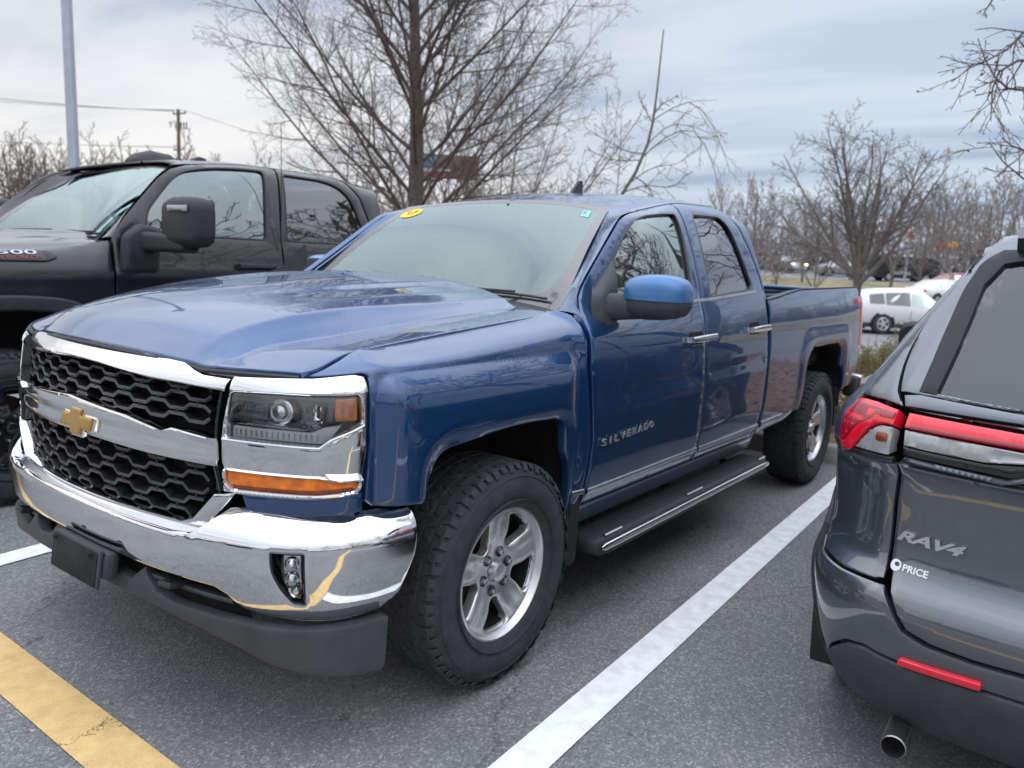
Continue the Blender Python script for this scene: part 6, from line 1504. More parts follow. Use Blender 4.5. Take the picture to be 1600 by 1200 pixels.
# branches reaching in from the right
def right_tree():
    rng=np.random.default_rng(9);D=6.5
    b=gp(2050,7.0);T=thing('shade_tree','tree outside the right edge whose twigs with withered leaves hang into view','tree',loc=tuple(b))
    top=at(1990,-350,7.0)-b
    tr=np.array([[0,0,0],top*.33+(.1,0,0),top*.66,top]);tr=spl(tr,3)[:9]if False else np.array([top*t+np.array([.1*math.sin(t*5),0,0]) for t in np.linspace(0,1,9)])
    np_mesh('trunk',[to_chunk([(tr,np.linspace(.12,.03,9))],10)],'bark_grey',T)
    def path(pts,K=9):
        w=np.array([at(x,y,D+dz) for x,y,dz in pts])-b;s=spl(w,6);t=np.linspace(0,len(s)-1,K);i=np.clip(t.astype(int),0,len(s)-2);return s[i]*(1-(t-i))[:,None]+s[i+1]*(t-i)[:,None]
    L=[];leafp=[]
    A=[[(1995,-150,.5),(1800,-40,.3),(1660,20,.1),(1600,50,0),(1565,85,0),(1525,100,0),(1487,128,0)],
       [(1995,-150,.5),(1790,60,.3),(1650,90,.1),(1590,95,0),(1555,120,0),(1550,160,0),(1548,190,0)],
       [(1800,-40,.3),(1700,70,.2),(1620,130,0),(1580,140,0),(1548,112,0),(1528,60,0)],
       [(1990,0,.5),(1780,150,.3),(1660,210,.1),(1600,235,0),(1565,215,0)],
       [(1990,0,.5),(1790,170,.2),(1680,250,.1),(1600,280,0),(1545,222,0)],
       [(1700,-30,0),(1620,-40,0),(1560,-10,0),(1535,25,0)]]
    for p in A: L.append((path(p),np.linspace(.018,.0035,9)))
    l2=spawn(rng,L,.35,.98,13,50,.20,4,-.12,.25,.6,.0028,lenpow=.5);l3=spawn(rng,l2,.2,.95,3,45,.5,3,-.1,.2,.7,.0022)
    np_mesh('crown',[to_chunk(L,6),to_chunk(l2,4),to_chunk(l3,3)],'twig',T)
    V=[];F_=[]
    src=[p[-1] for p,_ in l2]+[p[2] for p,_ in l2]
    for q in src:
        if rng.random()<.30:
            a=rng.normal(0,1,3);a/=np.linalg.norm(a);c=np.cross(a,rng.normal(0,1,3));c/=np.linalg.norm(c);s=rng.uniform(.012,.026);n=len(V)*1
            V+=[q,q+a*s+c*s*.45,q+a*s*1.9+np.cross(a,c)*s*.3,q+a*s-c*s*.45];F_.append([n,n+1,n+2,n+3])
    np_mesh('leaves',[(np.array(V),np.array(F_))],'dry_leaf',T)
right_tree()
# background trees: a few kinds built once, then copied
proto=[]
for k,(kd,H,sd) in enumerate((('oval',8.0,101),('vase',7.0,102),('slim',9.0,103))):
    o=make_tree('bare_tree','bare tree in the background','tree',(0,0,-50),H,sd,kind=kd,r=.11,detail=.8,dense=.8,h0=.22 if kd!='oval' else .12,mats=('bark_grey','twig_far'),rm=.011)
    proto.append(o)
rng=np.random.default_rng(3)
spots=[ # (px, depth, kind, height scale, label)
 (20,62,2,.98,'tall thin bare tree standing above the woods at the left edge'),
 (78,66,2,.66,'short thin bare tree just left of the grey lamp post, above the woods'),
 (172,64,2,.62,'thin bare tree just right of the grey lamp post'),
 (1178,30,0,.62,'slim grey bare tree rising right behind the cab of the blue pickup'),
 (1160,46,1,.95,'bare tree beside the cab roof edge, a row further back'),
 (1215,52,1,.72,'small dark bare tree between the cab and the forking tree'),
 (1275,44,1,.70,'low wide bare tree close left of the forking tree'),
 (1255,60,0,.75,'distant bare tree whose lower trunk shows above the truck bed'),
 (1330,66,1,.95,'distant bare tree showing behind the forking tree'),
 (1395,56,1,.98,'bare tree above the dark van'),
 (1438,48,0,.78,'bare tree just right of the red and white sign'),
 (1478,62,1,1.08,'bare tree behind the red and yellow sign'),
 (1510,42,1,.74,'bare tree close above the crossover roof corner'),
 (1560,52,0,.92,'tall bare tree above the crossover spoiler'),
 (1605,46,1,.95,'bare tree cut by the right edge of the picture'),
 (1120,62,0,.85,'distant bare tree left of the blue cab roof corner'),
 (915,30,1,.66,'small bare tree between the fine-twigged tree and the sapling'),
 (985,40,1,.62,'low bare tree seen through the sapling'),
 (560,42,1,.62,'low bare tree behind the rear corner of the black pickup'),
 (735,36,0,.66,'bare tree showing through the gap beside the big trunk'),
 (480,60,1,.72,'bare tree above the black pickup rear door'),
 (395,64,1,.62,'bare tree just right of the utility pole'),
]
for k,(px,D,kd,hs,lab) in enumerate(spots):
    q=gp(px,D);copy_tree_thing(proto[kd],q,rng.uniform(0,6.28),(hs*rng.uniform(.9,1.1),hs),lab,'bare trees in the background')
# trees on our side of the lot, seen in paint and glass
for k,(x,y,kd,s,lab) in enumerate(((6.1,-6.3,0,.95,'bare tree on the planting bed just beyond the crossover nose'),(12.5,-8.5,0,1.1,'tall bare tree in the lot beyond the crossover'),(3.5,-13,1,1.0,'bare forking tree on the near side of the lot, behind the crossover'),(8.0,-15,0,1.0,'tall bare tree on the near side of the lot'),(-1.5,-17,1,1.1,'bare tree behind the photographer, wide crown'),(13,-12,1,.9,'bare tree near the far end of the near verge'),(-9,-15,0,.9,'bare tree furthest behind the photographer'))):
    copy_tree_thing(proto[kd],(x,y,0),k*1.3,(s,s),lab,'bare trees on the near verge')
for o in proto:
    for c in list(o.children): bpy.data.objects.remove(c)
    bpy.data.objects.remove(o)
# ---------------- land behind ----------------
def ground_mat():
    m=bpy.data.materials.new('dry_grass');m.use_nodes=True;nt=m.node_tree;N=nt.nodes;L=nt.links;b=N['Principled BSDF'];g=N.new('ShaderNodeNewGeometry')
    n=N.new('ShaderNodeTexNoise');n.inputs['Scale'].default_value=.35;n.inputs['Detail'].default_value=8;L.new(g.outputs['Position'],n.inputs[0])
    r=N.new('ShaderNodeValToRGB');e=r.color_ramp.elements;e[0].position=.35;e[0].color=(.13,.12,.065,1);e[1].position=.65;e[1].color=(.30,.24,.13,1);L.new(n.outputs[0],r.inputs[0])
    n2=N.new('ShaderNodeTexNoise');n2.inputs['Scale'].default_value=18;n2.inputs['Detail'].default_value=6;L.new(g.outputs['Position'],n2.inputs[0]);mx=N.new('ShaderNodeMix');mx.data_type='RGBA';mx.blend_type='OVERLAY';mx.inputs['Factor'].default_value=.5;L.new(r.outputs[0],mx.inputs['A']);L.new(n2.outputs['Color'],mx.inputs['B']);L.new(mx.outputs['Result'],b.inputs['Base Color']);b.inputs['Roughness'].default_value=.95
    return m
M['dry_grass']=ground_mat()
M['mulch']=P_('mulch',(.24,.15,.105),.95,noise=(26,.55),bump=(60,1.0))
M['concrete']=P_('kerb_concrete',(.36,.35,.33),.85,noise=(6,.18),bump=(50,.4))
M['road']=P_('far_road',(.24,.24,.245),.9,noise=(.6,.12))
bpy.data.objects.remove(bpy.data.objects['ground'])
def terrain(name,xs,ys,mat,dz=0):
    G_=[[(x,y,gz(x,y)+dz) for y in ys] for x in xs];mb=MB();sheet(mb,G_);return struct(mb.build(name,mat))
xs=[-300,-60,-20,-6,0,5.3,5.41,9,13,16,20,26,32,38,45,52,60,75,90,110,200,400]
terrain('ground',xs,[-400,-100,-40,-20,-10,-4,0,4,10,20,29.9,30.1,60,100,400],'asphalt',-.006)
rgn=lambda n,x0,x1,y0,y1,m,dz:terrain(n,sorted(set([x0,x1]+[x for x in xs if x0<x<x1])),np.linspace(y0,y1,8),m,dz)
rgn('verge',47,66,-60,60,'dry_grass',.03);rgn('far_road',66,74,-80,80,'road',.03);rgn('far_field',74,400,-300,300,'dry_grass',.035)
# grass and woods floor on the far left
mb=MB();mb.add([(-200,34,.02),(46,34,.15),(46,300,1.5),(-200,300,.02)],[(0,1,2,3)]);struct(mb.build('left_field','dry_grass',smooth=False))
mb=MB();mb.add([(-200,-22,.02),(60,-22,.02),(60,-300,.02),(-200,-300,.02)],[(3,2,1,0)]);struct(mb.build('near_field','dry_grass',smooth=False))
# kerb and planting bed at the head of the bays
mb=MB();sec=[]
for y in np.linspace(-16,24,41): sec.append([(4.40,y,-.02),(4.405,y,.11),(4.42,y,.128),(4.53,y,.13),(4.55,y,.10),(4.55,y,-.02)])
loft(mb,sec);struct(mb.build('kerb','concrete',angle=50))
rng=np.random.default_rng(12)
mb=MB();G_=[[(x,y,gz(x)+.105+.09*math.sin(min(1,(x-4.5)/8.1)*PI)+rng.normal(0,.008)) for y in np.linspace(-16,24,120)] for x in np.linspace(4.54,12.6,40)];sheet(mb,G_);struct(mb.build('planting_bed','mulch'))
mb=MB();sec=[]
for y in np.linspace(-16,24,41): g=gz(12.6);sec.append([(12.58,y,g-.2),(12.585,y,g+.10),(12.60,y,g+.115),(12.72,y,g+.115),(12.74,y,g+.10),(12.74,y,g-.2)])
loft(mb,sec);struct(mb.build('kerb','concrete',angle=50))
# fallen leaves and bark chips on the bed
V=[];Fq=[]
for i in range(22000):
    x=4.6+7.9*rng.uniform(0,1)**1.5;y=rng.uniform(-4.5,6);z=gz(x)+.115+.09*math.sin(min(1,(x-4.5)/8.1)*PI)+rng.uniform(0,.03);a=rng.uniform(0,6.28);s=rng.uniform(.012,.035);u=np.array([math.cos(a),math.sin(a),rng.normal(0,.4)]);w=np.array([-math.sin(a),math.cos(a),rng.normal(0,.4)])*.5;c=np.array([x,y,z]);n=len(V);V+=[c-u*s,c+w*s,c+u*s,c-w*s];Fq.append([n,n+1,n+2,n+3])
M['leaf_litter']=P_('leaf_litter',(.27,.15,.09),.9,noise=(35,.6))
o=np_mesh('leaf_litter',[(np.array(V),np.array(Fq))],'leaf_litter');tag(o,'brown fallen leaves and bark chips on the planting bed','leaf litter',kind='stuff')
# shrubs on the bed
M['shrub']=P_('shrub_stem',(.20,.15,.075),.9,noise=(18,.4));M['shrub_leaf']=P_('shrub_leaf',(.15,.155,.055),.8,noise=(22,.5))
def shrub(px,D,r,h,lab,seed):
    rng=np.random.default_rng(seed);q=at(px,560,D);b=np.array([q[0],q[1],gz(q[0])+.15]);T=thing('shrub',lab,'shrub',loc=tuple(b),group='low shrubs on the planting bed')
    L=[]
    for k in range(46):
        a=rng.uniform(0,6.28);A=math.radians(rng.uniform(5,62));d=np.array([math.cos(a)*math.sin(A),math.sin(a)*math.sin(A),math.cos(A)]);L.append(branch(rng,np.array([rng.normal(0,.05),rng.normal(0,.05),0]),d,h*rng.uniform(.7,1.15)*(1+.25*math.sin(A)),.006,.0025,6,.15,.3))
    l2=spawn(rng,L,.3,.98,7,42,.38,4,.1,.3,.6,.002);l3=spawn(rng,l2,.2,.95,3,42,.5,3,.1,.3,.7,.0016)
    np_mesh('stems',[to_chunk(L,4),to_chunk(l2,3),to_chunk(l3,3)],'shrub',T)
    V=[];F_=[]
    for p,_ in l2+l3:
        for q2 in p[1:]:
            if rng.random()<.55:
                a=rng.normal(0,1,3);a/=np.linalg.norm(a);c=np.cross(a,rng.normal(0,1,3));c/=np.linalg.norm(c)+1e-9;s=rng.uniform(.008,.018);n=len(V);V+=[q2,q2+a*s+c*s*.5,q2+a*s*2,q2+a*s-c*s*.5];F_.append([n,n+1,n+2,n+3])
    np_mesh('leaves',[(np.array(V),np.array(F_))],'shrub_leaf',T)
shrub(1405,9.2,.5,.62,'largest green-brown shrub, beside the crossover door mirror',1)
shrub(1372,9.0,.4,.40,'small shrub at the foot of the forking tree',2)
shrub(1345,8.0,.3,.22,'lowest tuft, close behind the pickup rear bumper',3)
shrub(1460,8.8,.5,.50,'shrub hidden mostly by the crossover roof pillar',4)
shrub(1180,10.5,.5,.45,'shrub behind the cab of the blue pickup',6)
shrub(1352,11.5,.5,.42,'brown shrub midway along the bed, just right of the tail light',7)
shrub(1385,12.8,.5,.50,'brown shrub at the far edge of the bed, below the white car',8)
shrub(1420,11.8,.5,.70,'tall brown shrub behind the crossover mirror',9)
shrub(1333,7.0,.3,.20,'tiny tuft at the kerb beside the rear tyre of the blue pickup',10)
M['twig_brown']=P_('twig_brown',(.115,.092,.082),.9,noise=(3,.3))
# woods as one mass
def woods(name,label,pts,n,hmin,hmax,seed,rm=.022):
    rng=np.random.default_rng(seed);L=[]
    pts=np.array(pts,float);seg=np.cumsum(np.r_[0,np.hypot(*np.diff(pts,axis=0).T)])
    for k in range(n):
        s=rng.uniform(0,seg[-1]);x=np.interp(s,seg,pts[:,0])+rng.normal(0,4);y=np.interp(s,seg,pts[:,1])+rng.normal(0,4);h=rng.uniform(hmin,hmax)*(.75+.35*math.sin(s*.13)+.15*math.sin(s*.41))
        L.append(branch(rng,np.array([x,y,gz(x,y)]),np.array([rng.normal(0,.1),rng.normal(0,.1),1.]),h,.07,.02,6,.1,.12))
    l2=spawn(rng,L,.08,.98,13,38,.34,4,.15,.2,.45,rm);l3=spawn(rng,l2,.15,.97,5,42,.5,3,.1,.2,.7,rm*.8)
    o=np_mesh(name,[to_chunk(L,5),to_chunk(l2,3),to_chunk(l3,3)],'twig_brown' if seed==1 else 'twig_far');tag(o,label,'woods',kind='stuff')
woods('woods','grey-brown bare woods along the left and behind the pickups',[(-30,62),(0,66),(25,62),(48,58)],520,5.6,8.2,1)
woods('woods','grey-brown bare woods beyond the road, right of the blue cab',[(48,58),(70,40),(88,20),(92,0),(88,-25),(70,-50)],520,5.8,8.4,2)
woods('woods','bare woods behind the photographer along the near verge',[(60,-45),(30,-40),(0,-42),(-30,-38),(-55,-15),(-58,20),(-40,55)],260,5.5,8,4,.03)
# dark scrub at the foot of the woods
M['scrub']=P_('scrub',(.075,.056,.047),.95,noise=(1.2,.45),bump=(3,1.0))
def scrub(name,label,pts,h,seed,mat='scrub',w=5.0):
    rng=np.random.default_rng(seed);V=[];F_=[]
    pts=np.array(pts,float);seg=np.cumsum(np.r_[0,np.hypot(*np.diff(pts,axis=0).T)])
    n=int(seg[-1]*260)
    s=rng.uniform(0,seg[-1],n);x=np.interp(s,seg,pts[:,0])+rng.normal(0,w/2,n);y=np.interp(s,seg,pts[:,1])+rng.normal(0,w/2,n)
    hh=h*(.6+.25*np.sin(s*.3)+.2*np.sin(s*.9+1));z=rng.uniform(0,1,n)**.9*hh
    a=rng.normal(0,1,(n,3));a/=np.linalg.norm(a,axis=1)[:,None];c=np.cross(a,rng.normal(0,1,(n,3)));c/=np.linalg.norm(c,axis=1)[:,None];sz=(rng.uniform(.10,.32,n)*(1-.35*z/hh.max()))[:,None]
    g=np.array([gz(u,v) for u,v in zip(x,y)]);P=np.stack([x,y,z+g],1)
    V=np.stack([P-a*sz,P+c*sz*.35,P+a*sz,P-c*sz*.35],1).reshape(-1,3);Q=np.arange(4*n).reshape(-1,4)
    o=np_mesh(name,[(V,Q)],mat);tag(o,label,'undergrowth',kind='stuff')
scrub('undergrowth','dark brown undergrowth under the left woods',[(-30,60),(0,63),(25,60),(48,56)],7.4,1)
scrub('undergrowth','brown undergrowth under the woods beyond the road',[(48,56),(70,39),(86,20),(90,0),(86,-25),(70,-50)],4.2,2)
scrub('undergrowth','brown hedge line behind the photographer',[(60,-43),(30,-38),(0,-40),(-30,-36),(-52,-15),(-55,20),(-40,50)],3.6,4)
# ---------------- posts, wires, signs ----------------
M['post_grey']=P_('painted_post',(.34,.37,.43),.5,.1,noise=(4,.08))
M['wood_pole']=P_('wood_pole',(.12,.10,.085),.9,noise=(12,.3))
M['wire']=P_('wire',(.05,.05,.055),.6)
M['sign_white']=P_('sign_white',(.72,.72,.73),.5,noise=(4,.05));M['sign_red']=P_('sign_red',(.42,.05,.05),.5,noise=(4,.05));M['sign_yellow']=P_('sign_yellow',(.75,.42,.02),.5,noise=(4,.05));M['sign_blue']=P_('sign_blue',(.10,.20,.42),.5,noise=(4,.05));M['sign_dark']=P_('sign_dark',(.03,.03,.04),.6,noise=(4,.1))
M['woods_brown']=P_('board_brown',(.13,.09,.085),.6,noise=(3,.2))
def lamp_post():
    D=15.0;b=at(121,330,D);b0=np.array([b[0],b[1],0.]);top=at(101,-60,D)
    d=(top-b0);d/=np.linalg.norm(d)
    T=thing('lamp_post','tall plain grey square lamp post behind the black pickup','lamp post',loc=tuple(b0))
    ax=Vector(d);ref=Vector((_R2[0],_R2[1],0)).normalized();y=ax.cross(ref).normalized();x=y.cross(ax)
    def box(mb,h0,h1,w0,w1,off=(0,0)):
        V=[]
        for h,w in ((h0,w0),(h1,w1)):
            for sx,sy in ((-1,-1),(1,-1),(1,1),(-1,1)): V.append(ax*h+x*(w*sx+off[0])+y*(w*sy+off[1]))
        mb.add(V,[(0,3,2,1),(4,5,6,7),(0,1,5,4),(1,2,6,5),(2,3,7,6),(3,0,4,7)])
    mb=MB();box(mb,.5,9.2,.078,.066);mb.build('post','post_grey',T,smooth=False)
    mb=MB();box(mb,-.05,.5,.28,.28);mb.build('base','concrete',T,smooth=False)
    mb=MB();box(mb,9.0,9.15,.16,.30,(0,-.45));mb.build('lamp_head','post_grey',T,smooth=False)
lamp_post()
def utility_pole():
    D=62.;t=at(278.5,171,D);b=at(280,262,D);base=np.array([b[0]+(b[0]-t[0])*.3,b[1]+(b[1]-t[1])*.3,.0])
    T=thing('utility_pole','brown wooden utility pole with crossarm and insulators above the black cab','utility pole',loc=tuple(base))
    t=t-base;R=np.array([_R2[0],_R2[1],0]);R/=np.linalg.norm(R);up=t/np.linalg.norm(t)
    mb=MB();tube(mb,[(0,0,0),t*.5,t],[.17,.15,.12],10);mb.build('pole','wood_pole',T)
    ca=MB();c=t-up*.32;R3=(R+np.array([0,0,.12]));R3/=np.linalg.norm(R3)
    a_,b_=c-R3*.42,c+R3*.60;tube(ca,[a_,b_],.055,6);ca.build('crossarm','wood_pole',T)
    mb=MB();c2=t-up*3.05;tube(mb,[c2-R3*.40,c2+R3*.40],.05,6);mb.build('crossarm','wood_pole',T)
    for f in (-.38,.02,.52):
        mb=MB();q=c+R3*f;tube(mb,[q,q+up*.10,q+up*.22],[.035,.05,.03],7);mb.build('insulator','sign_dark',T)
    for f in (-.34,.34):
        mb=MB();q=c2+R3*f;tube(mb,[q,q+up*.10,q+up*.2],[.035,.05,.03],7);mb.build('insulator','sign_dark',T)
    for f,dz,h in ((.20,-1.45,.45),(.42,-1.45,.42),(-.22,-1.4,.35),(.62,-1.5,.5)):
        mb=MB();q=t+up*dz+R3*f;tube(mb,[q,q+up*h],.05,7);mb.build('cutout','sign_dark',T)
    mb=MB();q=t-up*.95;tube(mb,[q,q-R3*.55+up*.06,q-R3*.75],[.03,.03,.03],6);tube(mb,[q-R3*.60,q-R3*.60-up*.35],.04,6);tube(mb,[t-up*1.55-R3*.25,t-up*1.5+R3*.65],.03,6);mb.build('bracket','wood_pole',T)
    return base,t,up,R3,c,c2
ub,ut,uup,uR,uc,uc2=utility_pole()
def wire(p0,p1,sag,r,label,n=24):
    P=[p0+(p1-p0)*t-np.array([0,0,sag*4*t*(1-t)]) for t in np.linspace(0,1,n)]
    mb=MB();tube(mb,P,r,4,cap=False);o=mb.build('power_line','wire');tag(o,label,'power line','power lines')
for k,(f,(x,y),lab) in enumerate(((-.38,(-60,119),'uppermost power line left of the utility pole'),(.02,(-60,126),'second power line from the top, left of the utility pole'),(.52,(-60,136),'third power line from the top, left of the utility pole'))):
    wire(ub+uc+uR*f+uup*.22,at(x-340,y-26,60),.6,.016,lab)
for f,(x,y),lab in ((-.34,(-60,203),'upper of the two low power lines left of the utility pole'),(.34,(-60,207),'lower of the two low power lines left of the utility pole')):
    wire(ub+uc2+uR*f+uup*.2,at(x-340,y-16,60),.4,.012,lab)
wire(ub+uc+uR*.52+uup*.22,at(700,275,130),1.0,.016,'power line leaving the utility pole towards the big tree')
def board(name,label,px0,py0,px1,py1,D,face,strips,pole=True,th=.15):
    a=at(px0,py0,D);b=at(px1,py1,D);w=abs((b-a)@_R2);h=abs(a[2]-b[2]);c=(a+b)/2;g=gz(c[0],c[1])
    R=np.array([_R2[0],_R2[1],0]);R/=np.linalg.norm(R);rot=math.atan2(R[1],R[0])
    T=thing(name,label,'sign',loc=(c[0],c[1],g),rot=rot);z=c[2]-g
    mb=MB();rbox(mb,(0,0,z),(w,th,h),.03);mb.build('panel',face,T)
    if pole:
        mb=MB();tube(mb,[(0,th,0),(0,th,z)],.09*max(1,h/2),8);mb.build('pole','post_grey',T)
    for k,(nm,x0,x1,z0,z1,m_) in enumerate(strips):
        mb=MB();rbox(mb,((x0+x1)/2*w,-th/2-.02,z+(z0+z1)/2*h),((x1-x0)*w,.03,(z1-z0)*h),.01);mb.build(nm,m_,T)
    return T,w,h,z,th
T,w,h,z,th=board('billboard','roadside signboard with blue, white and red panels seen through the big tree',657,240,748,282,88,'woods_brown',[('blue_panel',-.48,-.22,.0,.42,'sign_blue'),('white_stripe',-.48,.02,-.22,-.10,'sign_white'),('red_stripe',-.40,.34,-.44,-.34,'sign_red')])
T,w,h,z,th=board('roadside_sign','small square white sign with a red shape among the right-hand trees',1413,357,1434,378,62,'sign_white',[('red_shape',-.25,.10,-.15,.30,'sign_red'),('red_shape',-.05,.30,-.30,.10,'sign_red')])
T,w,h,z,th=board('roadside_sign','low red and yellow sign near the crossover roof',1462,380,1496,391,64,'sign_red',[('yellow_half',.02,.48,-.1,.9,'sign_yellow')],pole=True)
T,w,h,z,th=board('roadside_sign','tiny blue and white sign just below the red and yellow sign',1483,395,1497,404,64,'sign_white',[('blue_half',-.45,.3,0,.48,'sign_blue')],pole=True)
# ---------------- far vehicles ----------------
def far_car(name,label,cat,px,py,D,ang,L,H,W,body,kind='suv',group=None,van=False,lights=False):
    q=at(px,py,D);T=thing(name,label,cat,loc=(q[0],q[1],gz(q[0],q[1])+.0),rot=ang,group=group)
    # side profile stations x: 0 tail .. L nose; (z of belt, z of roof, half width at belt, half width at roof)
    if kind=='van': st=[(0,.98,1.0,.92,.90),(.02,.98,.99,.95,.88),(.55,.98,1.0,.97,.88),(.72,.98,1.0,.97,.88),(.84,.96,.70,.96,.86),(.97,.88,.56,.93,.8),(1,.82,.5,.85,.7)]
    if kind=='suv': st=[(0,.56,.62,.80,.78),(.02,.60,.78,.92,.78),(.07,.61,.90,.97,.74),(.20,.60,.965,1,.73),(.38,.59,1.0,1,.74),(.52,.58,.965,1,.72),(.66,.57,.68,1,.80),(.71,.56,.61,.99,.86),(.88,.53,.56,.96,.82),(.97,.47,.50,.86,.74),(1,.40,.42,.78,.7)]
    if kind=='sedan': st=[(0,.56,.60,.80,.78),(.03,.62,.66,.92,.82),(.14,.64,.70,.97,.84),(.28,.64,.95,1,.70),(.45,.63,1.0,1,.70),(.58,.62,.95,1,.70),(.72,.60,.68,1,.80),(.78,.59,.63,.99,.86),(.90,.54,.58,.96,.82),(.98,.47,.50,.86,.74),(1,.40,.42,.78,.7)]
    secs=[]
    for x,zb,zr,wb,wr in st:
        X=x*L;hw=W/2;g=.18*H
        prof=[(-wb*.86,g/H),(-wb*.97,g/H+.08),(-wb,zb*.75),(-wb*.985,zb),(-wr*.99,zr-.035 if zr>zb+.06 else (zb+zr)/2),(-wr*.88,zr),(0,zr+.008),(wr*.88,zr),(wr*.99,zr-.035 if zr>zb+.06 else (zb+zr)/2),(wb*.985,zb),(wb,zb*.75),(wb*.97,g/H+.08),(wb*.86,g/H)]
        secs.append([(X,a*hw,b*H) for a,b in prof])
    mb=MB();loft(mb,secs);bo=mb.build('body',body,T,angle=38)
    # windows: panels laid 8 mm proud of the cabin flanks, windscreen and back light
    S_=np.array(st);xsn=S_[:,0]
    def flank(x,t,s,h=.008):
        zb=np.interp(x,xsn,S_[:,1]);zr=np.interp(x,xsn,S_[:,2])-.035;wb=np.interp(x,xsn,S_[:,3])*.985;wr=np.interp(x,xsn,S_[:,4])*.99
        return (x*L,s*((wb+(wr-wb)*t)*W/2+h),(zb+(zr-zb)*t)*H)
    wins={'suv':[(.09,.205,.14,.86),(.215,.405,.10,.86),(.42,.53,.10,.84),(.54,.63,.10,.5)],'sedan':[(.20,.40,.12,.84),(.415,.58,.12,.84),(.59,.69,.1,.5)],'van':[(.05,.26,.10,.0),(.28,.50,.1,.0),(.52,.70,.1,.0)]}[kind]
    for s in (-1,1):
        for k,(x0,x1,t0,t1) in enumerate(wins):
            if kind=='van':
                mb=MB();z0,z1=.56*H,.90*H;y=s*(W/2*.975+.01);mb.add([(x0*L,y,z0),(x1*L,y,z0),(x1*L,y,z1),(x0*L,y,z1)],[(0,1,2,3)],flip=(s>0))
            else:
                n=7;G_=[]
                for i in range(n):
                    x=x0+(x1-x0)*i/(n-1);zr=np.interp(x,xsn,S_[:,2]);tt=t1
                    G_.append([flank(x,t0,s),flank(x,(t0+tt)/2,s),flank(x,tt,s)])
                mb=MB();sheet(mb,G_,flip=(s<0))
            mb.build('window','rear_tint' if k<len(wins)-2 or kind=='van' else 'side_glass',bo)
        mb=MB();rbox(mb,(.62*L if kind!='van' else .74*L,s*(W/2+.08),(.64 if kind!='van' else .60)*H),(.12,.16,.12),.03);mb.build('wing_mirror',body,T)
        for wx in (.20,.80):
            mb=MB();R=.36;lathe(mb,[(.0001,-.09),(.20,-.10),(.21,-.11),(R-.03,-.115),(R,-.08),(R,.08),(R-.03,.11)],28,c=(wx*L,0,R));
            o=mb.build('wheel','rubber',T);o.location=(0,s*(W/2-.10),0);
            if s>0: o.scale=(1,-1,1)
            mb=MB();lathe(mb,[(.0001,-.118),(.06,-.118),(.20,-.105),(.215,-.120),(.225,-.112)],24,c=(wx*L,0,R),flip=True);r_=mb.build('rim','alloy',o)
            mb=MB()
            for k in range(5):
                a0=2*PI*k/5;mb.add([(wx*L+rr_*math.cos(a0+t),-.1225,R+rr_*math.sin(a0+t)) for rr_,t in ((.09,-.2),(.19,-.38),(.19,.38),(.09,.2))],[(3,2,1,0)])
            mb.build('rim_opening','dark',r_,smooth=False)
        mb=MB();rbox(mb,(.975*L,s*W*.33,.50*H if kind!='van' else .45*H),(.10,W*.20,.10*H),.02);mb.build('headlight','lamp_lit' if lights else 'white_lens',T)
        mb=MB();rbox(mb,(.02*L,s*W*.36,.58*H),(.10,W*.16,.11*H),.02);mb.build('tail_light','red_lens',T)
    mb=MB();rbox(mb,(.5*L,0,.19*H),(.96*L,W*.93,.10*H),.02);mb.build('sill','black_plastic',T)
    for s in (-1,1):
        for x_ in ((.41,.59) if kind!='van' else (.27,.50)):
            mb=MB();pts=[(x_*L,s*(np.interp(x_,xsn,S_[:,3])*f*W/2+.002),z*H) for f,z in ((.975,.25),(1,.40),(1,np.interp(x_,xsn,S_[:,1])*.9))];tube(mb,pts,.006,4);mb.build('door_seam','dark',bo)
    for wx in (.20,.80):
        for s in (-1,1):
            mb=MB();R=.36;mb.add([(wx*L+.43*math.cos(t),s*(W/2*.985+.004),R+.43*math.sin(t)) for t in np.linspace(-.35,PI+.35,20)],[tuple(range(20))],flip=(s>0));mb.build('wheel_arch','dark',bo,smooth=False)
    # front screen
    i0={'suv':5,'sedan':5,'van':3}[kind];a=S_[i0];b=S_[i0+1]
    G_=[]
    for t in (.08,.5,.92):
        x=(a[0]+(b[0]-a[0])*t)*L+.012;zr=(a[2]+(b[2]-a[2])*t)*H+.014;wr=(a[4]+(b[4]-a[4])*t)*W/2*.86;G_.append([(x,y,zr) for y in np.linspace(-wr,wr,5)])
    mb=MB();sheet(mb,G_);mb.build('windscreen','windscreen',bo)
    return T
M['lamp_lit']=P_('lit_headlamp',(.9,.9,.8),.3,emit=((1,.95,.75),6))
yaw_to=lambda a:math.radians(a)
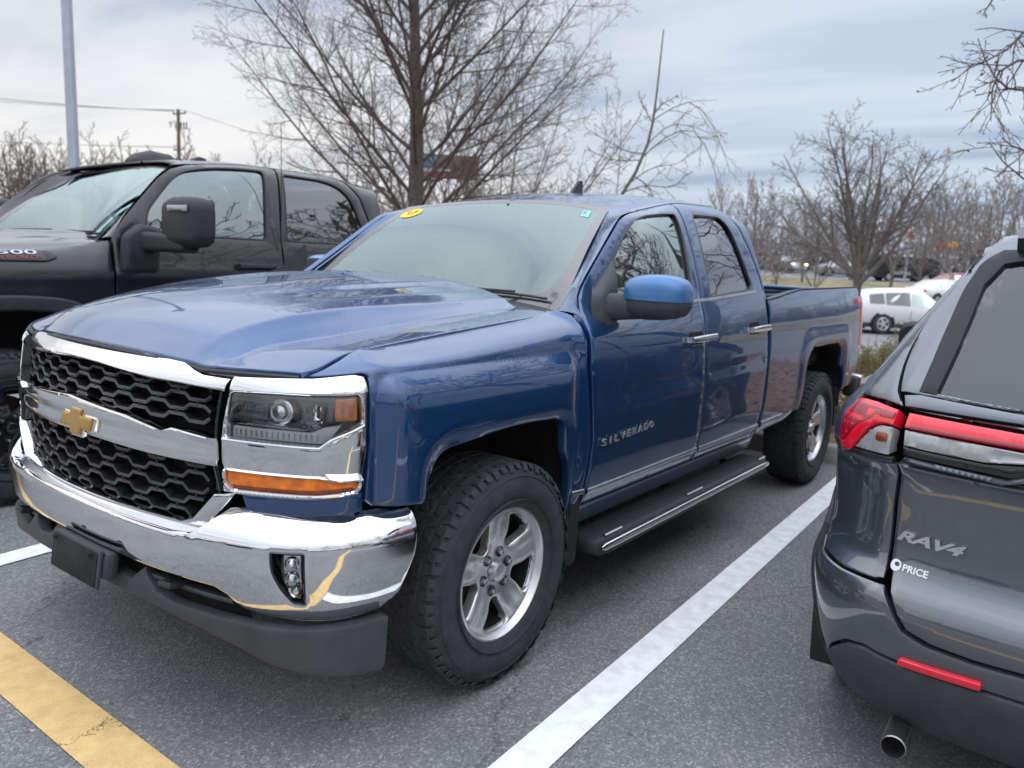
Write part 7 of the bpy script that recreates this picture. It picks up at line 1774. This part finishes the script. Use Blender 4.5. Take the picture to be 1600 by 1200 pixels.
# angle: direction the nose points, measured in the lot
nose_r=math.atan2(_R2[1],_R2[0])
far_car('parked_car','white estate car parked beyond the planting bed behind the pickup','car',1322,480,28.5,nose_r+.06,4.6,1.60,1.85,'white_paint','suv')
far_car('parked_car','white car nose-on at the far end of the lot, under the red car','car',1425,455,42,nose_r+.35,4.4,1.50,1.8,'white_paint','sedan')
far_car('parked_car','red car parked behind the far white cars','car',1452,440,50,nose_r+.1,4.4,1.45,1.8,'red_paint','sedan')
v=far_car('van','dark boxy van with lettering on its side, parked beyond the forking tree','van',1362,430,66,nose_r+.0,5.0,2.05,1.95,'sign_dark','van')
mb=MB();text_on(mb,'SHUTTLE',lambda a,b,c:np.stack([1.2+a,-(.985+c)+0*a,.60+b],-1),1.5,.24,.02,bold=.02);mb.build('side_letters','sign_white',v,smooth=False)
far_car('car','distant car with its headlights on, beyond the truck bed','car',1220,408,80,math.atan2(-_F[1],-_F[0])+.1,4.4,1.45,1.8,'silver_paint','sedan',lights=True)
far_car('parked_car','small silver car far off beyond the truck bed, left of the slim trunk','car',1275,425,72,nose_r,4.3,1.45,1.8,'silver_paint','sedan',group=None)
# cars behind the photographer, seen only in chrome and paint
far_car('parked_car','silver car parked behind the photographer','car',0,0,0,0,4.5,1.5,1.82,'silver_paint','sedan').location=(-12,-4.5,0)
far_car('parked_car','black car parked behind the photographer','car',0,0,0,0,4.5,1.6,1.85,'black_paint','suv').location=(-12.3,.2,0)
far_car('parked_car','white car parked behind the photographer','car',0,0,0,0,4.5,1.6,1.85,'white_paint','suv').location=(-12.1,3.4,0)
far_car('parked_car','silver car parked on the far side of the grey crossover','car',0,0,0,0,4.6,1.55,1.85,'silver_paint','suv').location=(.2,-6.6,0)
# leaf on the tarmac
mb=MB();mb.add([(2.03,-.79,.004),(2.065,-.80,.010),(2.075,-.775,.006),(2.045,-.765,.014)],[(0,1,2,3)]);o=mb.build('fallen_leaf','dry_leaf',smooth=False);tag(o,'single dry leaf on the asphalt below the side step','leaf')
